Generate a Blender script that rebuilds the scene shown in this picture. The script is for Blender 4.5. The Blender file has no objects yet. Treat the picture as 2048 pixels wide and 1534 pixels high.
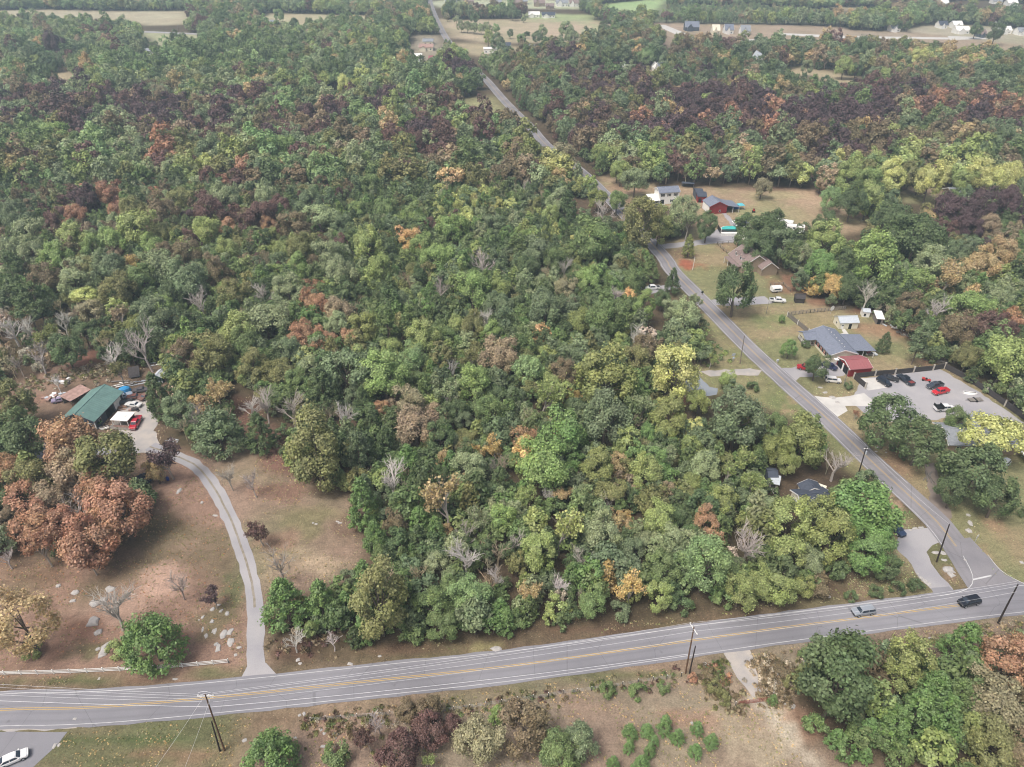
import bpy, math, random
import numpy as np
from mathutils import Vector

S = bpy.context.scene
COL = S.collection
rng = random.Random(7)
nr = np.random.default_rng(11)

# ------------------------------------------------------------------ camera, sky, sun, exposure
F, PITCH, H = 1420.0, math.radians(34.3), 121.0
cam = bpy.data.cameras.new('camera')
cam_o = bpy.data.objects.new('camera', cam)
COL.objects.link(cam_o)
cam_o.location = (0, 0, H)
cam_o.rotation_euler = (math.pi / 2 - PITCH, 0, 0)
cam.sensor_width = 36
cam.lens = 36 * F / 2048
cam.clip_end = 20000
S.camera = cam_o

SUN_EL, SUN_AZ = math.radians(62), math.radians(-130)      # azimuth from +Y towards +X: from behind, left
w = bpy.data.worlds.new('World')
S.world = w
w.use_nodes = True
nt = w.node_tree
bg = nt.nodes['Background']
sky = nt.nodes.new('ShaderNodeTexSky')
sky.sky_type = 'NISHITA'
sky.sun_disc = False
sky.sun_elevation = SUN_EL
sky.sun_rotation = SUN_AZ
sky.altitude = 100
sky.air_density = 1.0
sky.dust_density = 9.0
sky.ozone_density = 0.4
nt.links.new(sky.outputs[0], bg.inputs[0])
bg.inputs[1].default_value = 0.12
sun = bpy.data.lights.new('sun', 'SUN')
sun.energy = 1.7
sun.angle = math.radians(20)
sun.color = (0.95, 0.985, 1.0)
sun_o = bpy.data.objects.new('sun', sun)
COL.objects.link(sun_o)
d_ = Vector((math.sin(SUN_AZ) * math.cos(SUN_EL), math.cos(SUN_AZ) * math.cos(SUN_EL), math.sin(SUN_EL)))
sun_o.rotation_euler = d_.to_track_quat('Z', 'Y').to_euler()
S.view_settings.view_transform = 'Standard'
S.view_settings.look = 'None'
S.view_settings.gamma = 1
S.view_settings.use_curve_mapping = False
S.view_settings.exposure = 0.24
S.cycles.pixel_filter_type = 'BLACKMAN_HARRIS'
S.cycles.filter_width = 1.05
S.cycles.use_denoising = True
try:
    S.cycles.denoiser = 'OPENIMAGEDENOISE'
    S.cycles.denoising_input_passes = 'RGB_ALBEDO_NORMAL'
    S.cycles.denoising_prefilter = 'ACCURATE'
except Exception:
    pass
try:
    S.cycles.max_bounces = 6
    S.cycles.diffuse_bounces = 3
    S.cycles.volume_bounces = 1
    S.cycles.transmission_bounces = 3
except Exception:
    pass

# ------------------------------------------------------------------ helpers
CP, SP = math.cos(PITCH), math.sin(PITCH)

def P(u, v, z=0.0):
    a = (u - 1024) / F
    b = -(v - 767) / F
    t = (z - H) / (-SP + b * CP)
    return (a * t, (CP + b * SP) * t)

def px(x, y, z):
    dz = z - H
    dep = y * CP - dz * SP
    return 1024 + F * x / dep, 767 - F * (y * SP + dz * CP) / dep

def depth(x, y, z):
    return y * CP - (z - H) * SP

def lin(c):
    f = lambda s: s / 12.92 if s <= 0.04045 else ((s + 0.055) / 1.055) ** 2.4
    return tuple(f(x / 255) for x in c)

def mat(name, base, rough=0.7, metal=0.0, spec=0.3, var=0.12, scale=3.0, bump=0.0, coat=0.0):
    m = bpy.data.materials.new(name)
    m.use_nodes = True
    n = m.node_tree
    b = n.nodes['Principled BSDF']
    b.inputs['Roughness'].default_value = rough
    b.inputs['Metallic'].default_value = metal
    b.inputs['Specular IOR Level'].default_value = spec
    if coat:
        b.inputs['Coat Weight'].default_value = coat
        b.inputs['Coat Roughness'].default_value = 0.08
    tc = n.nodes.new('ShaderNodeTexCoord')
    no = n.nodes.new('ShaderNodeTexNoise')
    no.inputs['Scale'].default_value = scale
    no.inputs['Detail'].default_value = 5
    n.links.new(tc.outputs['Object'], no.inputs['Vector'])
    mr = n.nodes.new('ShaderNodeMapRange')
    mr.inputs['From Min'].default_value = 0.3
    mr.inputs['From Max'].default_value = 0.7
    mr.inputs['To Min'].default_value = 1 - var
    mr.inputs['To Max'].default_value = 1 + var
    n.links.new(no.outputs[0], mr.inputs['Value'])
    mx = n.nodes.new('ShaderNodeVectorMath')
    mx.operation = 'SCALE'
    mx.inputs[0].default_value = base
    n.links.new(mr.outputs[0], mx.inputs['Scale'])
    n.links.new(mx.outputs[0], b.inputs['Base Color'])
    if bump:
        bp = n.nodes.new('ShaderNodeBump')
        bp.inputs['Strength'].default_value = bump
        bp.inputs['Distance'].default_value = 0.1
        n.links.new(no.outputs[0], bp.inputs['Height'])
        n.links.new(bp.outputs[0], b.inputs['Normal'])
    return m

_mc = {}
def paint(c, rough=0.6, **k):
    key = (tuple(c), rough, tuple(sorted(k.items())))
    if key not in _mc:
        _mc[key] = mat('paint', lin(c), rough, **k)
    return _mc[key]

class MB:
    def __init__(s):
        s.v, s.f = [], []
    def add(s, vs, fs):
        o = len(s.v)
        s.v += [tuple(p) for p in vs]
        s.f += [tuple(i + o for i in q) for q in fs]
        return s
    def box(s, x0, x1, y0, y1, z0, z1):
        return s.add([(x0, y0, z0), (x1, y0, z0), (x1, y1, z0), (x0, y1, z0), (x0, y0, z1), (x1, y0, z1), (x1, y1, z1), (x0, y1, z1)],
                     [(3, 2, 1, 0), (4, 5, 6, 7), (0, 1, 5, 4), (1, 2, 6, 5), (2, 3, 7, 6), (3, 0, 4, 7)])
    def tube(s, pts, rad, n=5, caps=True):
        pts = [Vector(p) for p in pts]
        if not hasattr(rad, '__len__'):
            rad = [rad] * len(pts)
        rings = []
        for i, p in enumerate(pts):
            d = (pts[min(i + 1, len(pts) - 1)] - pts[max(i - 1, 0)]).normalized()
            a = d.cross(Vector((0.31, 0.93, 0.2))).normalized() if abs(d.z) > 0.3 else d.cross(Vector((0, 0, 1))).normalized()
            b = d.cross(a)
            rings.append([p + (a * math.cos(t) + b * math.sin(t)) * rad[i] for t in [2 * math.pi * k / n for k in range(n)]])
        vs = [q for r in rings for q in r]
        fs = []
        for i in range(len(pts) - 1):
            for k in range(n):
                fs.append((i * n + k, i * n + (k + 1) % n, (i + 1) * n + (k + 1) % n, (i + 1) * n + k))
        if caps:
            fs.append(tuple(range(n - 1, -1, -1)))
            fs.append(tuple(range((len(pts) - 1) * n, len(pts) * n)))
        return s.add(vs, fs)
    def loft(s, rings):
        n = len(rings[0])
        vs = [q for r in rings for q in r]
        fs = []
        for i in range(len(rings) - 1):
            for k in range(n):
                fs.append((i * n + k, i * n + (k + 1) % n, (i + 1) * n + (k + 1) % n, (i + 1) * n + k))
        fs.append(tuple(range(n - 1, -1, -1)))
        fs.append(tuple(range((len(rings) - 1) * n, len(rings) * n)))
        return s.add(vs, fs)
    def mesh(s, name):
        me = bpy.data.meshes.new(name)
        me.from_pydata(s.v, [], s.f)
        me.validate()
        return me
    def build(s, name, m, parent=None, smooth=False):
        me = s.mesh(name)
        me.materials.append(m)
        if smooth:
            me.polygons.foreach_set('use_smooth', [True] * len(me.polygons))
        o = bpy.data.objects.new(name, me)
        COL.objects.link(o)
        if parent:
            o.parent = parent
        return o

def tag(o, label=None, cat=None, group=None, kind=None):
    if label: o['label'] = label
    if cat: o['category'] = cat
    if group: o['group'] = group
    if kind: o['kind'] = kind
    return o

def thing(name, label, cat, loc=(0, 0, 0), rz=0.0, group=None):
    o = bpy.data.objects.new(name, None)
    o.empty_display_size = 0.3
    COL.objects.link(o)
    o.location = loc if len(loc) == 3 else (loc[0], loc[1], 0)
    o.rotation_euler = (0, 0, rz)
    return tag(o, label, cat, group)

KIDS = {}
def dup(root, label, loc, rz=0.0, scale=None, group=None):
    r = root.copy()
    COL.objects.link(r)
    r.location = loc if len(loc) == 3 else (loc[0], loc[1], 0)
    r.rotation_euler = (0, 0, rz)
    if scale is not None:
        r.scale = scale
    tag(r, label, None, group)
    def rec(a, b):
        for ch in a.children:
            c = ch.copy()
            COL.objects.link(c)
            c.parent = b
            rec(ch, c)
    rec(root, r)
    return r

def inside(x, y, poly):
    x = np.asarray(x, float); y = np.asarray(y, float)
    r = np.zeros(x.shape, bool)
    n = len(poly)
    for i in range(n):
        x0, y0 = poly[i]; x1, y1 = poly[(i + 1) % n]
        if y0 == y1: continue
        c = ((y0 > y) != (y1 > y)) & (x < (x1 - x0) * (y - y0) / (y1 - y0) + x0)
        r ^= c
    return r

def near_line(x, y, line):
    x = np.asarray(x, float); y = np.asarray(y, float)
    best = np.full(x.shape, 1e9)
    for (x0, y0), (x1, y1) in zip(line, line[1:]):
        dx, dy = x1 - x0, y1 - y0
        t = np.clip(((x - x0) * dx + (y - y0) * dy) / (dx * dx + dy * dy + 1e-9), 0, 1)
        best = np.minimum(best, np.hypot(x - x0 - t * dx, y - y0 - t * dy))
    return best

def spline(pts, step=4.0):
    pts = [Vector((p[0], p[1], 0)) for p in pts]
    out = []
    for i in range(len(pts) - 1):
        p0 = pts[max(i - 1, 0)]; p1 = pts[i]; p2 = pts[i + 1]; p3 = pts[min(i + 2, len(pts) - 1)]
        n = max(2, int((p2 - p1).length / step))
        for k in range(n):
            t = k / n
            q = 0.5 * ((2 * p1) + (p2 - p0) * t + (2 * p0 - 5 * p1 + 4 * p2 - p3) * t * t + (3 * p1 - p0 - 3 * p2 + p3) * t ** 3)
            out.append((q.x, q.y))
    out.append((pts[-1].x, pts[-1].y))
    return out

def offset(line, d):
    out = []
    for i, p in enumerate(line):
        a = line[max(i - 1, 0)]; b = line[min(i + 1, len(line) - 1)]
        dx, dy = b[0] - a[0], b[1] - a[1]
        l = math.hypot(dx, dy) or 1
        out.append((p[0] - dy / l * d, p[1] + dx / l * d))
    return out

def strip(mb, line, d0, d1, z):
    a, b = offset(line, d0), offset(line, d1)
    n = len(line)
    mb.add([(p[0], p[1], z) for p in a] + [(p[0], p[1], z) for p in b],
           [(i, i + 1, n + i + 1, n + i) if d1 > d0 else (n + i, n + i + 1, i + 1, i) for i in range(n - 1)])

def rough_poly(poly, amp, step=2.0, seed=0):
    r = random.Random(seed)
    out = []
    n = len(poly)
    for i in range(n):
        (x0, y0), (x1, y1) = poly[i], poly[(i + 1) % n]
        l = math.hypot(x1 - x0, y1 - y0)
        k = max(1, int(l / step))
        for j in range(k):
            t = j / k
            out.append((x0 + (x1 - x0) * t + r.uniform(-amp, amp), y0 + (y1 - y0) * t + r.uniform(-amp, amp)))
    return out

def pix(*pts):
    return [P(*p) for p in pts]
# ------------------------------------------------------------------ roads (centre lines, world)
MAIN = spline([P(-700, 1470), P(-350, 1446), P(0, 1420), P(135, 1417), P(275, 1409), P(510, 1387), P(762, 1360), P(1022, 1332), P(1274, 1297),
               P(1534, 1260), P(1730, 1235), P(1918, 1211), P(2048, 1197), P(2300, 1170), P(2700, 1135)], 3)
_l = [(1316, 512), (1330, 545), (1400, 620), (1480, 703), (1556, 768), (1664, 880), (1720, 936), (1846, 1040), (1915, 1100), (1948, 1140)]
SIDE = spline([P(1975, 1188), P(1949, 1148), P(1912, 1093), P(1874, 1044), P(1820, 993), P(1745, 925), P(1666, 848), P(1574, 766), P(1500, 698),
               P(1418, 615), P(1345, 541), P(1326, 512), P(1245, 425), P(1170, 350), P(1095, 292), P(1060, 253), P(1010, 203), P(968, 155), P(925, 118),
               P(905, 93), P(890, 72), P(876, 45), P(866, 22), P(860, 2), P(858, -20)], 4)
DRIVE = spline([P(517, 1362), P(512, 1320), P(511, 1250), P(506, 1180), P(488, 1110), P(466, 1050), P(434, 985), P(396, 935), P(352, 912), P(300, 893)], 2)

# ------------------------------------------------------------------ open ground (pixels on the ground plane -> world)
def wp(*p): return pix(*p)
OPEN = {
 'leftyard': wp((-300, 1120), (0, 1120), (120, 1118), (240, 1085), (320, 1010), (250, 935), (240, 900), (330, 895), (400, 925), (470, 1000), (510, 1100), (540, 1362), (-300, 1440)),
 'meadow': wp((395, 905), (480, 880), (560, 900), (590, 960), (640, 990), (720, 985), (705, 1060), (725, 1110), (690, 1165), (600, 1180), (535, 1190), (540, 1362), (500, 1350), (480, 1100)),
 'track': wp((455, 770), (500, 790), (570, 880), (600, 960), (540, 950), (470, 850)),
 'junk': wp((-120, 770), (0, 775), (100, 742), (165, 690), (200, 690), (180, 735), (260, 735), (330, 730), (350, 760), (350, 830), (310, 905), (235, 905), (90, 910), (50, 880), (80, 830), (-60, 830)),
 'verge_n': wp((-300, 1440), (-300, 1380), (540, 1345), (700, 1300), (1000, 1275), (1300, 1238), (1560, 1205), (1660, 1170), (1760, 1150), (1830, 1150), (1990, 1170), (2048, 1190), (1000, 1330)),
 'south': wp((-400, 1700), (-300, 1440), (1000, 1330), (2048, 1200), (2300, 1180), (2400, 1260), (2048, 1262), (1880, 1290), (1750, 1290), (1640, 1300), (1580, 1400), (1620, 1500), (1750, 1530), (1950, 1560), (1500, 1700)),
 'corner': wp((1690, 1155), (1760, 1080), (1770, 1020), (1760, 975), (1830, 1040), (1950, 1150), (1930, 1200), (1700, 1215)),
 'houseyard': wp((1540, 960), (1560, 930), (1610, 935), (1660, 960), (1680, 1000), (1600, 1020), (1560, 1020)),
 'westverge': wp((1398, 600), (1405, 655), (1440, 700), (1425, 725), (1370, 735), (1330, 790), (1345, 815), (1385, 800), (1440, 790), (1480, 800), (1540, 820), (1640, 865), (1700, 950), (1790, 1000), (1760, 930), (1480, 690)),
 'lightyard': wp((1270, 600), (1275, 585), (1340, 570), (1390, 600), (1400, 650), (1350, 610), (1300, 640), (1278, 620)),
 'east': wp((1326, 500), (1400, 478), (1480, 488), (1540, 545), (1600, 590), (1650, 612), (1730, 628), (1770, 640), (1800, 680), (1850, 720), (1890, 738), (1960, 775), (2048, 838), (2300, 980), (2500, 1140),
            (2100, 1180), (1990, 1175), (1930, 1080), (1700, 860), (1480, 670), (1330, 530)),
 'barnyard': wp((1190, 385), (1205, 352), (1290, 368), (1400, 374), (1600, 378), (1700, 415), (1745, 440), (1735, 465), (1690, 470), (1600, 452), (1520, 440), (1485, 446), (1490, 480), (1420, 500), (1330, 500), (1320, 488),
                (1380, 470), (1390, 440), (1330, 412), (1230, 412)),
 'clump': wp((1060, 402), (1130, 396), (1230, 402), (1225, 412), (1120, 418)),
 'lawn_e': wp((1795, 382), (1830, 372), (1870, 372), (1895, 388), (1880, 402), (1810, 408)),
 'f1': wp((-60, 21), (120, 20), (250, 23), (380, 22), (384, 38), (370, 49), (300, 51), (250, 47), (100, 37), (-60, 35)),
 'f2': wp((260, 62), (405, 69), (404, 79), (330, 95), (300, 84), (278, 66)),
 'f2b': wp((285, 115), (330, 110), (330, 120), (280, 122)),
 'f3': wp((534, 27), (610, 28), (760, 32), (745, 41), (640, 44), (600, 58), (545, 54), (512, 45)),
 'f4': wp((866, 33), (900, 40), (1030, 38), (1130, 37), (1190, 40), (1232, 52), (1190, 76), (1150, 85), (1060, 86), (960, 85), (905, 74), (882, 55)),
 'f4b': wp((900, 84), (960, 88), (1090, 96), (1090, 105), (960, 112), (920, 105)),
 'f5': wp((850, 6), (880, 0), (1160, 0), (1165, 18), (1110, 18), (960, 15), (880, 16)),
 'f5b': wp((1050, 26), (1190, 30), (1190, 38), (1050, 38)),
 'f6': wp((1195, 10), (1290, 0), (1340, 0), (1312, 20), (1250, 28), (1205, 22)),
 'f8': wp((1290, 45), (1400, 48), (1550, 50), (1680, 54), (1700, 60), (1830, 66), (1900, 70), (1960, 78), (2100, 96), (2100, 108), (1900, 98), (1690, 86), (1560, 82), (1500, 82), (1362, 74), (1346, 98), (1322, 98), (1330, 74)),
 'f8b': wp((1800, 62), (1840, 52), (1930, 50), (2100, 62), (2100, 96), (1960, 80)),
 'f9': wp((1640, 14), (1740, 16), (1850, 34), (1760, 28), (1700, 24)),
 'f10': wp((1545, 146), (1592, 132), (1650, 142), (1735, 160), (1738, 174), (1680, 168), (1600, 153)),
 'f11': wp((915, 198), (960, 193), (985, 190), (1012, 215), (1034, 238), (1005, 240), (960, 232), (915, 216)),
 'f12': wp((630, 180), (690, 178), (692, 190), (640, 190)),
 'f13': wp((45, 154), (70, 152), (108, 146), (150, 142), (152, 156), (120, 163), (50, 165)),
 'f14': wp((1170, 138), (1240, 132), (1330, 134), (1330, 146), (1240, 144), (1180, 146)),
 'f15': wp((820, 70), (880, 70), (892, 100), (880, 122), (820, 125), (815, 100)),
 'f16': wp((1700, 66), (1760, 68), (1830, 66), (1830, 72), (1700, 72)),
}
BRUSH = [wp((1290, 28), (1340, 14), (1500, 12), (1660, 22), (1760, 32), (1700, 48), (1400, 46), (1295, 42)), wp((1250, 30), (1330, 24), (1400, 44), (1290, 44)), wp((1830, 14), (2060, 20), (2060, 44), (1900, 40))]

# gravel, concrete and asphalt sheets: name, label-less structure, pixels, material key, height
SHEETS = [
 ('parking_lot', wp((1720, 757), (1880, 738), (1960, 785), (2048, 846), (1990, 838), (1945, 828), (1872, 839), (1800, 846), (1740, 838), (1700, 800), (1716, 780)), 'gravel', 0.02),
 ('concrete_pad', wp((1719, 756), (1752, 757), (1785, 774), (1736, 781), (1724, 770)), 'concrete', 0.035),
 ('concrete_apron', wp((1628, 792), (1665, 796), (1700, 792), (1728, 786), (1745, 800), (1740, 812), (1690, 812), (1695, 822), (1672, 836)), 'concrete', 0.04),
 ('driveway', wp((1560, 737), (1605, 733), (1640, 725), (1680, 722), (1695, 742), (1690, 752), (1650, 752), (1600, 755), (1590, 764)), 'gravel', 0.03),
 ('driveway', wp((1318, 489), (1400, 480), (1440, 455), (1480, 466), (1488, 484), (1420, 488), (1325, 498)), 'gravel', 0.03),
 ('gravel_path', wp((1442, 424), (1450, 424), (1475, 452), (1464, 452)), 'gravel', 0.03),
 ('driveway', wp((1306, 408), (1322, 402), (1330, 410), (1310, 415)), 'concrete', 0.03),
 ('driveway', wp((1418, 600), (1440, 596), (1530, 592), (1545, 606), (1480, 612), (1432, 610)), 'gravel', 0.03),
 ('driveway', wp((1280, 575), (1340, 570), (1360, 576), (1300, 588)), 'gravel', 0.03),
 ('gravel_patch', wp((1368, 762), (1384, 748), (1398, 747), (1406, 762), (1420, 773), (1436, 778), (1434, 790), (1394, 794), (1376, 784)), 'blue_gravel', 0.03),
 ('dirt_track', wp((1395, 742), (1440, 740), (1500, 737), (1522, 742), (1515, 750), (1460, 752), (1420, 752)), 'pale_gravel', 0.03),
 ('gravel_drive', wp((1800, 1060), (1825, 1058), (1858, 1056), (1885, 1082), (1868, 1092), (1850, 1102), (1862, 1128), (1882, 1150), (1908, 1178), (1866, 1182), (1840, 1158), (1812, 1118), (1788, 1090)), 'gravel', 0.03),
 ('asphalt_apron', wp((1862, 1176), (1898, 1173), (1912, 1186), (1870, 1192)), 'asphalt', 0.045),
 ('yard_drive', wp((228, 905), (245, 880), (235, 850), (255, 830), (225, 815), (235, 790), (290, 795), (318, 835), (310, 860), (318, 890), (352, 912), (300, 906)), 'pale_gravel', 0.03),
 ('yard_drive', wp((40, 905), (95, 885), (240, 895), (240, 906), (80, 918)), 'gravel', 0.025),
 ('field_drive', wp((1442, 1302), (1496, 1298), (1512, 1335), (1520, 1385), (1505, 1395), (1488, 1375), (1455, 1320)), 'pale_gravel', 0.03),
 ('asphalt_lot', wp((-120, 1465), (0, 1464), (135, 1464), (115, 1490), (60, 1540), (20, 1600), (-160, 1600)), 'asphalt', 0.03),
 ('concrete_shoulder', wp((-120, 1456), (0, 1455), (170, 1449), (150, 1460), (0, 1464), (-120, 1466)), 'pale_gravel', 0.025),
 ('dirt_drive', wp((1850, 930), (1868, 925), (1890, 990), (1905, 1035), (1895, 1045), (1860, 1005)), 'brown_gravel', 0.03),
 ('concrete_path', wp((1683, 659), (1690, 658), (1700, 672), (1692, 674)), 'concrete', 0.03),
 ('concrete_path', wp((1673, 670), (1690, 665), (1695, 672), (1680, 676)), 'concrete', 0.028),
 ('far_street', wp((1310, 50), (1330, 50), (1400, 78), (1520, 79), (1520, 83), (1380, 82)), 'concrete', 0.05),
 ('far_street', wp((1560, 66), (1700, 72), (1900, 75), (1900, 79), (1700, 77), (1560, 70)), 'concrete', 0.05),
 ('far_street', wp((1895, 72), (1955, 74), (1980, 78), (1900, 80)), 'concrete', 0.06),
 ('far_lane', wp((262, 61), (405, 67), (405, 70), (262, 64)), 'gravel', 0.05),
]

# ------------------------------------------------------------------ ground colour, zone by zone
C_ = lambda *c: np.array(lin(c))
litter, green, tan, soil, olive, pale = C_(96, 80, 62), C_(96, 104, 66), C_(158, 136, 110), C_(164, 112, 84), C_(116, 108, 76), C_(178, 160, 126)
ZONES = [   # polygon, colour, second colour, share noise
 (OPEN['leftyard'], C_(126, 110, 84), C_(156, 124, 104)), (OPEN['meadow'], C_(144, 132, 102), C_(156, 130, 110)), (OPEN['track'], C_(132, 96, 82), litter), (OPEN['junk'], C_(150, 122, 102), C_(118, 98, 78)),
 (OPEN['verge_n'], C_(116, 98, 76), olive), (OPEN['south'], C_(152, 138, 114), C_(154, 130, 110)),
 (wp((-400, 1700), (-300, 1440), (560, 1400), (1000, 1360), (1560, 1290), (1500, 1318), (1000, 1392), (620, 1440), (480, 1500), (430, 1600)), C_(110, 112, 74), C_(150, 128, 100)),
 (OPEN['corner'], C_(128, 120, 84), C_(150, 128, 100)), (OPEN['houseyard'], C_(112, 90, 76), litter), (OPEN['westverge'], C_(128, 132, 84), C_(150, 138, 100)), (OPEN['lightyard'], olive, litter),
 (OPEN['east'], C_(136, 136, 92), C_(158, 140, 104)), (OPEN['barnyard'], C_(154, 146, 104), C_(166, 142, 112)), (OPEN['clump'], litter, litter), (OPEN['lawn_e'], C_(146, 142, 100), tan),
 (OPEN['f1'], C_(186, 178, 146), C_(176, 162, 132)), (OPEN['f2'], C_(176, 176, 136), C_(168, 170, 126)), (OPEN['f2b'], C_(176, 174, 130), pale), (OPEN['f3'], C_(178, 176, 136), pale), (OPEN['f4'], C_(186, 166, 138), C_(168, 158, 122)),
 (OPEN['f4b'], C_(164, 154, 120), pale), (OPEN['f5'], C_(186, 188, 160), C_(170, 178, 134)), (OPEN['f5b'], C_(160, 172, 118), C_(160, 172, 118)), (OPEN['f6'], C_(150, 184, 116), C_(166, 186, 128)), (OPEN['f8'], C_(172, 150, 128), C_(158, 140, 112)),
 (OPEN['f8b'], C_(158, 154, 122), C_(178, 166, 146)), (OPEN['f9'], C_(172, 164, 126), tan), (OPEN['f10'], C_(178, 164, 124), pale), (OPEN['f11'], C_(150, 152, 104), C_(158, 154, 106)), (OPEN['f12'], C_(124, 132, 88), green),
 (OPEN['f13'], C_(180, 164, 126), pale), (OPEN['f14'], C_(176, 156, 126), tan), (OPEN['f15'], C_(150, 140, 116), C_(168, 156, 136)), (OPEN['f16'], C_(170, 160, 140), tan),
 (BRUSH[0], C_(110, 122, 86), C_(126, 128, 94)), (BRUSH[1], C_(120, 130, 90), C_(126, 128, 94)), (BRUSH[2], C_(112, 126, 90), C_(126, 128, 94)),
]
def ell(u, v, ru, rv, n=18):
    return [P(u + ru * math.cos(2 * math.pi * k / n), v + rv * math.sin(2 * math.pi * k / n)) for k in range(n)]
PATCH = [   # bare-earth, dry-grass and green patches: ellipse, colour, strength
 (240, 1205, 75, 40, C_(184, 150, 128), .7), (330, 1160, 62, 36, C_(196, 160, 138), .75), (380, 1090, 40, 20, C_(176, 144, 122), .5), (150, 1260, 70, 40, C_(156, 112, 86), .6), (90, 1150, 60, 30, C_(124, 98, 74), .6),
 (470, 1170, 22, 40, C_(92, 106, 62), .7), (440, 1240, 40, 50, C_(112, 112, 72), .6), (330, 1060, 60, 30, C_(112, 102, 70), .6), (170, 1300, 40, 18, C_(96, 102, 62), .7), (120, 1360, 110, 10, C_(98, 106, 62), .8), (440, 1345, 60, 14, C_(104, 112, 68), .7),
 (300, 1360, 60, 10, C_(116, 86, 68), .6), (620, 1040, 60, 30, C_(132, 126, 86), .8), (620, 1130, 60, 26, C_(190, 166, 134), .7), (560, 1090, 40, 30, C_(164, 124, 102), .6), (560, 980, 60, 20, C_(134, 96, 78), .6), (690, 1070, 30, 34, C_(122, 94, 78), .6),
 (590, 1300, 60, 26, C_(112, 84, 68), .7), (800, 1300, 140, 16, C_(116, 88, 70), .6), (980, 1290, 40, 14, C_(150, 142, 92), .8), (1200, 1260, 200, 12, C_(112, 86, 68), .6), (1430, 1235, 100, 10, C_(112, 88, 70), .6),
 (1500, 1470, 70, 70, C_(184, 168, 138), .7), (1560, 1450, 30, 60, C_(196, 180, 152), .5), (1600, 1440, 40, 40, C_(168, 130, 104), .7), (1380, 1440, 60, 24, C_(176, 134, 110), .6), (1180, 1420, 60, 20, C_(158, 132, 110), .6),
 (1280, 1350, 150, 10, C_(112, 116, 72), .7), (640, 1460, 60, 30, C_(162, 128, 106), .6), (560, 1440, 50, 14, C_(120, 98, 78), .6), (250, 1480, 120, 10, C_(90, 108, 60), .7), (330, 1510, 120, 12, C_(150, 116, 90), .6), (250, 1525, 90, 10, C_(104, 108, 70), .6),
 (1560, 1300, 60, 10, C_(150, 128, 108), .7), (1850, 1270, 160, 14, C_(144, 122, 104), .6), (1950, 1240, 80, 8, C_(112, 112, 74), .7), (1640, 1180, 80, 14, C_(110, 88, 70), .7), (1790, 1100, 22, 34, C_(176, 158, 122), .7), (1770, 1160, 60, 14, C_(112, 108, 74), .6),
 (1880, 1115, 26, 26, C_(118, 120, 76), .8), (1900, 1150, 18, 20, C_(150, 118, 96), .6), (1790, 1010, 14, 14, C_(186, 152, 124), .7), (1800, 1030, 30, 12, C_(108, 122, 68), .7), (1980, 1090, 70, 40, C_(136, 136, 92), .7), (1990, 1050, 24, 14, C_(176, 138, 106), .6),
 (1960, 1110, 18, 24, C_(170, 136, 106), .6), (1930, 1040, 40, 20, C_(124, 126, 84), .7), (1790, 930, 40, 30, C_(150, 118, 92), .7), (1720, 840, 30, 22, C_(158, 146, 104), .6), (1650, 800, 26, 14, C_(176, 150, 118), .7), (1665, 775, 40, 14, C_(140, 134, 92), .7),
 (1590, 800, 16, 12, C_(180, 146, 118), .5), (1560, 805, 20, 14, C_(124, 134, 82), .7), (1610, 830, 24, 16, C_(118, 132, 78), .7), (1575, 820, 14, 9, C_(184, 146, 118), .6), (1440, 590, 60, 24, C_(126, 136, 86), .7), (1440, 540, 60, 14, C_(136, 132, 86), .7),
 (1373, 528, 32, 9, C_(172, 88, 60), .85), (1360, 505, 40, 12, C_(134, 106, 84), .7), (1480, 500, 40, 14, C_(156, 118, 92), .7), (1580, 570, 40, 22, C_(144, 104, 80), .8), (1640, 605, 40, 8, C_(142, 104, 80), .8), (1540, 640, 40, 16, C_(126, 138, 82), .7),
 (1570, 690, 50, 26, C_(134, 138, 90), .6), (1740, 620, 40, 10, C_(136, 96, 74), .8), (1770, 660, 50, 16, C_(158, 120, 90), .7), (1780, 700, 46, 22, C_(126, 134, 84), .7), (1850, 725, 26, 10, C_(160, 122, 92), .8), (1640, 640, 30, 10, C_(156, 142, 100), .6),
 (1350, 800, 26, 10, C_(162, 92, 66), .7), (1640, 400, 70, 20, C_(182, 152, 124), .7), (1560, 390, 60, 9, C_(172, 162, 116), .6), (1500, 425, 40, 12, C_(156, 158, 104), .6), (1260, 378, 50, 10, C_(160, 126, 100), .6), (1520, 378, 90, 4, C_(128, 100, 82), .7),
 (1270, 400, 30, 8, C_(128, 96, 82), .7), (1720, 430, 30, 10, C_(150, 112, 90), .6), (1140, 62, 60, 14, C_(196, 168, 144), .5), (1130, 40, 60, 4, C_(150, 170, 114), .7), (1190, 60, 22, 14, C_(156, 170, 116), .7),
 (1520, 1402, 22, 16, C_(196, 186, 168), .95), (1545, 1432, 22, 22, C_(196, 184, 164), .9), (1572, 1468, 24, 24, C_(192, 180, 158), .9), (1604, 1505, 26, 24, C_(190, 176, 154), .85), (1635, 1540, 28, 24, C_(190, 176, 154), .85),
 (1400, 1250, 30, 5, C_(118, 104, 80), .5), (170, 720, 16, 22, C_(124, 78, 64), .7), (330, 740, 26, 12, C_(166, 140, 110), .7), (50, 800, 50, 16, C_(160, 120, 98), .6), (480, 820, 30, 30, C_(130, 92, 76), .6),
]
WORLD_OPEN = list(OPEN.values())

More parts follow.
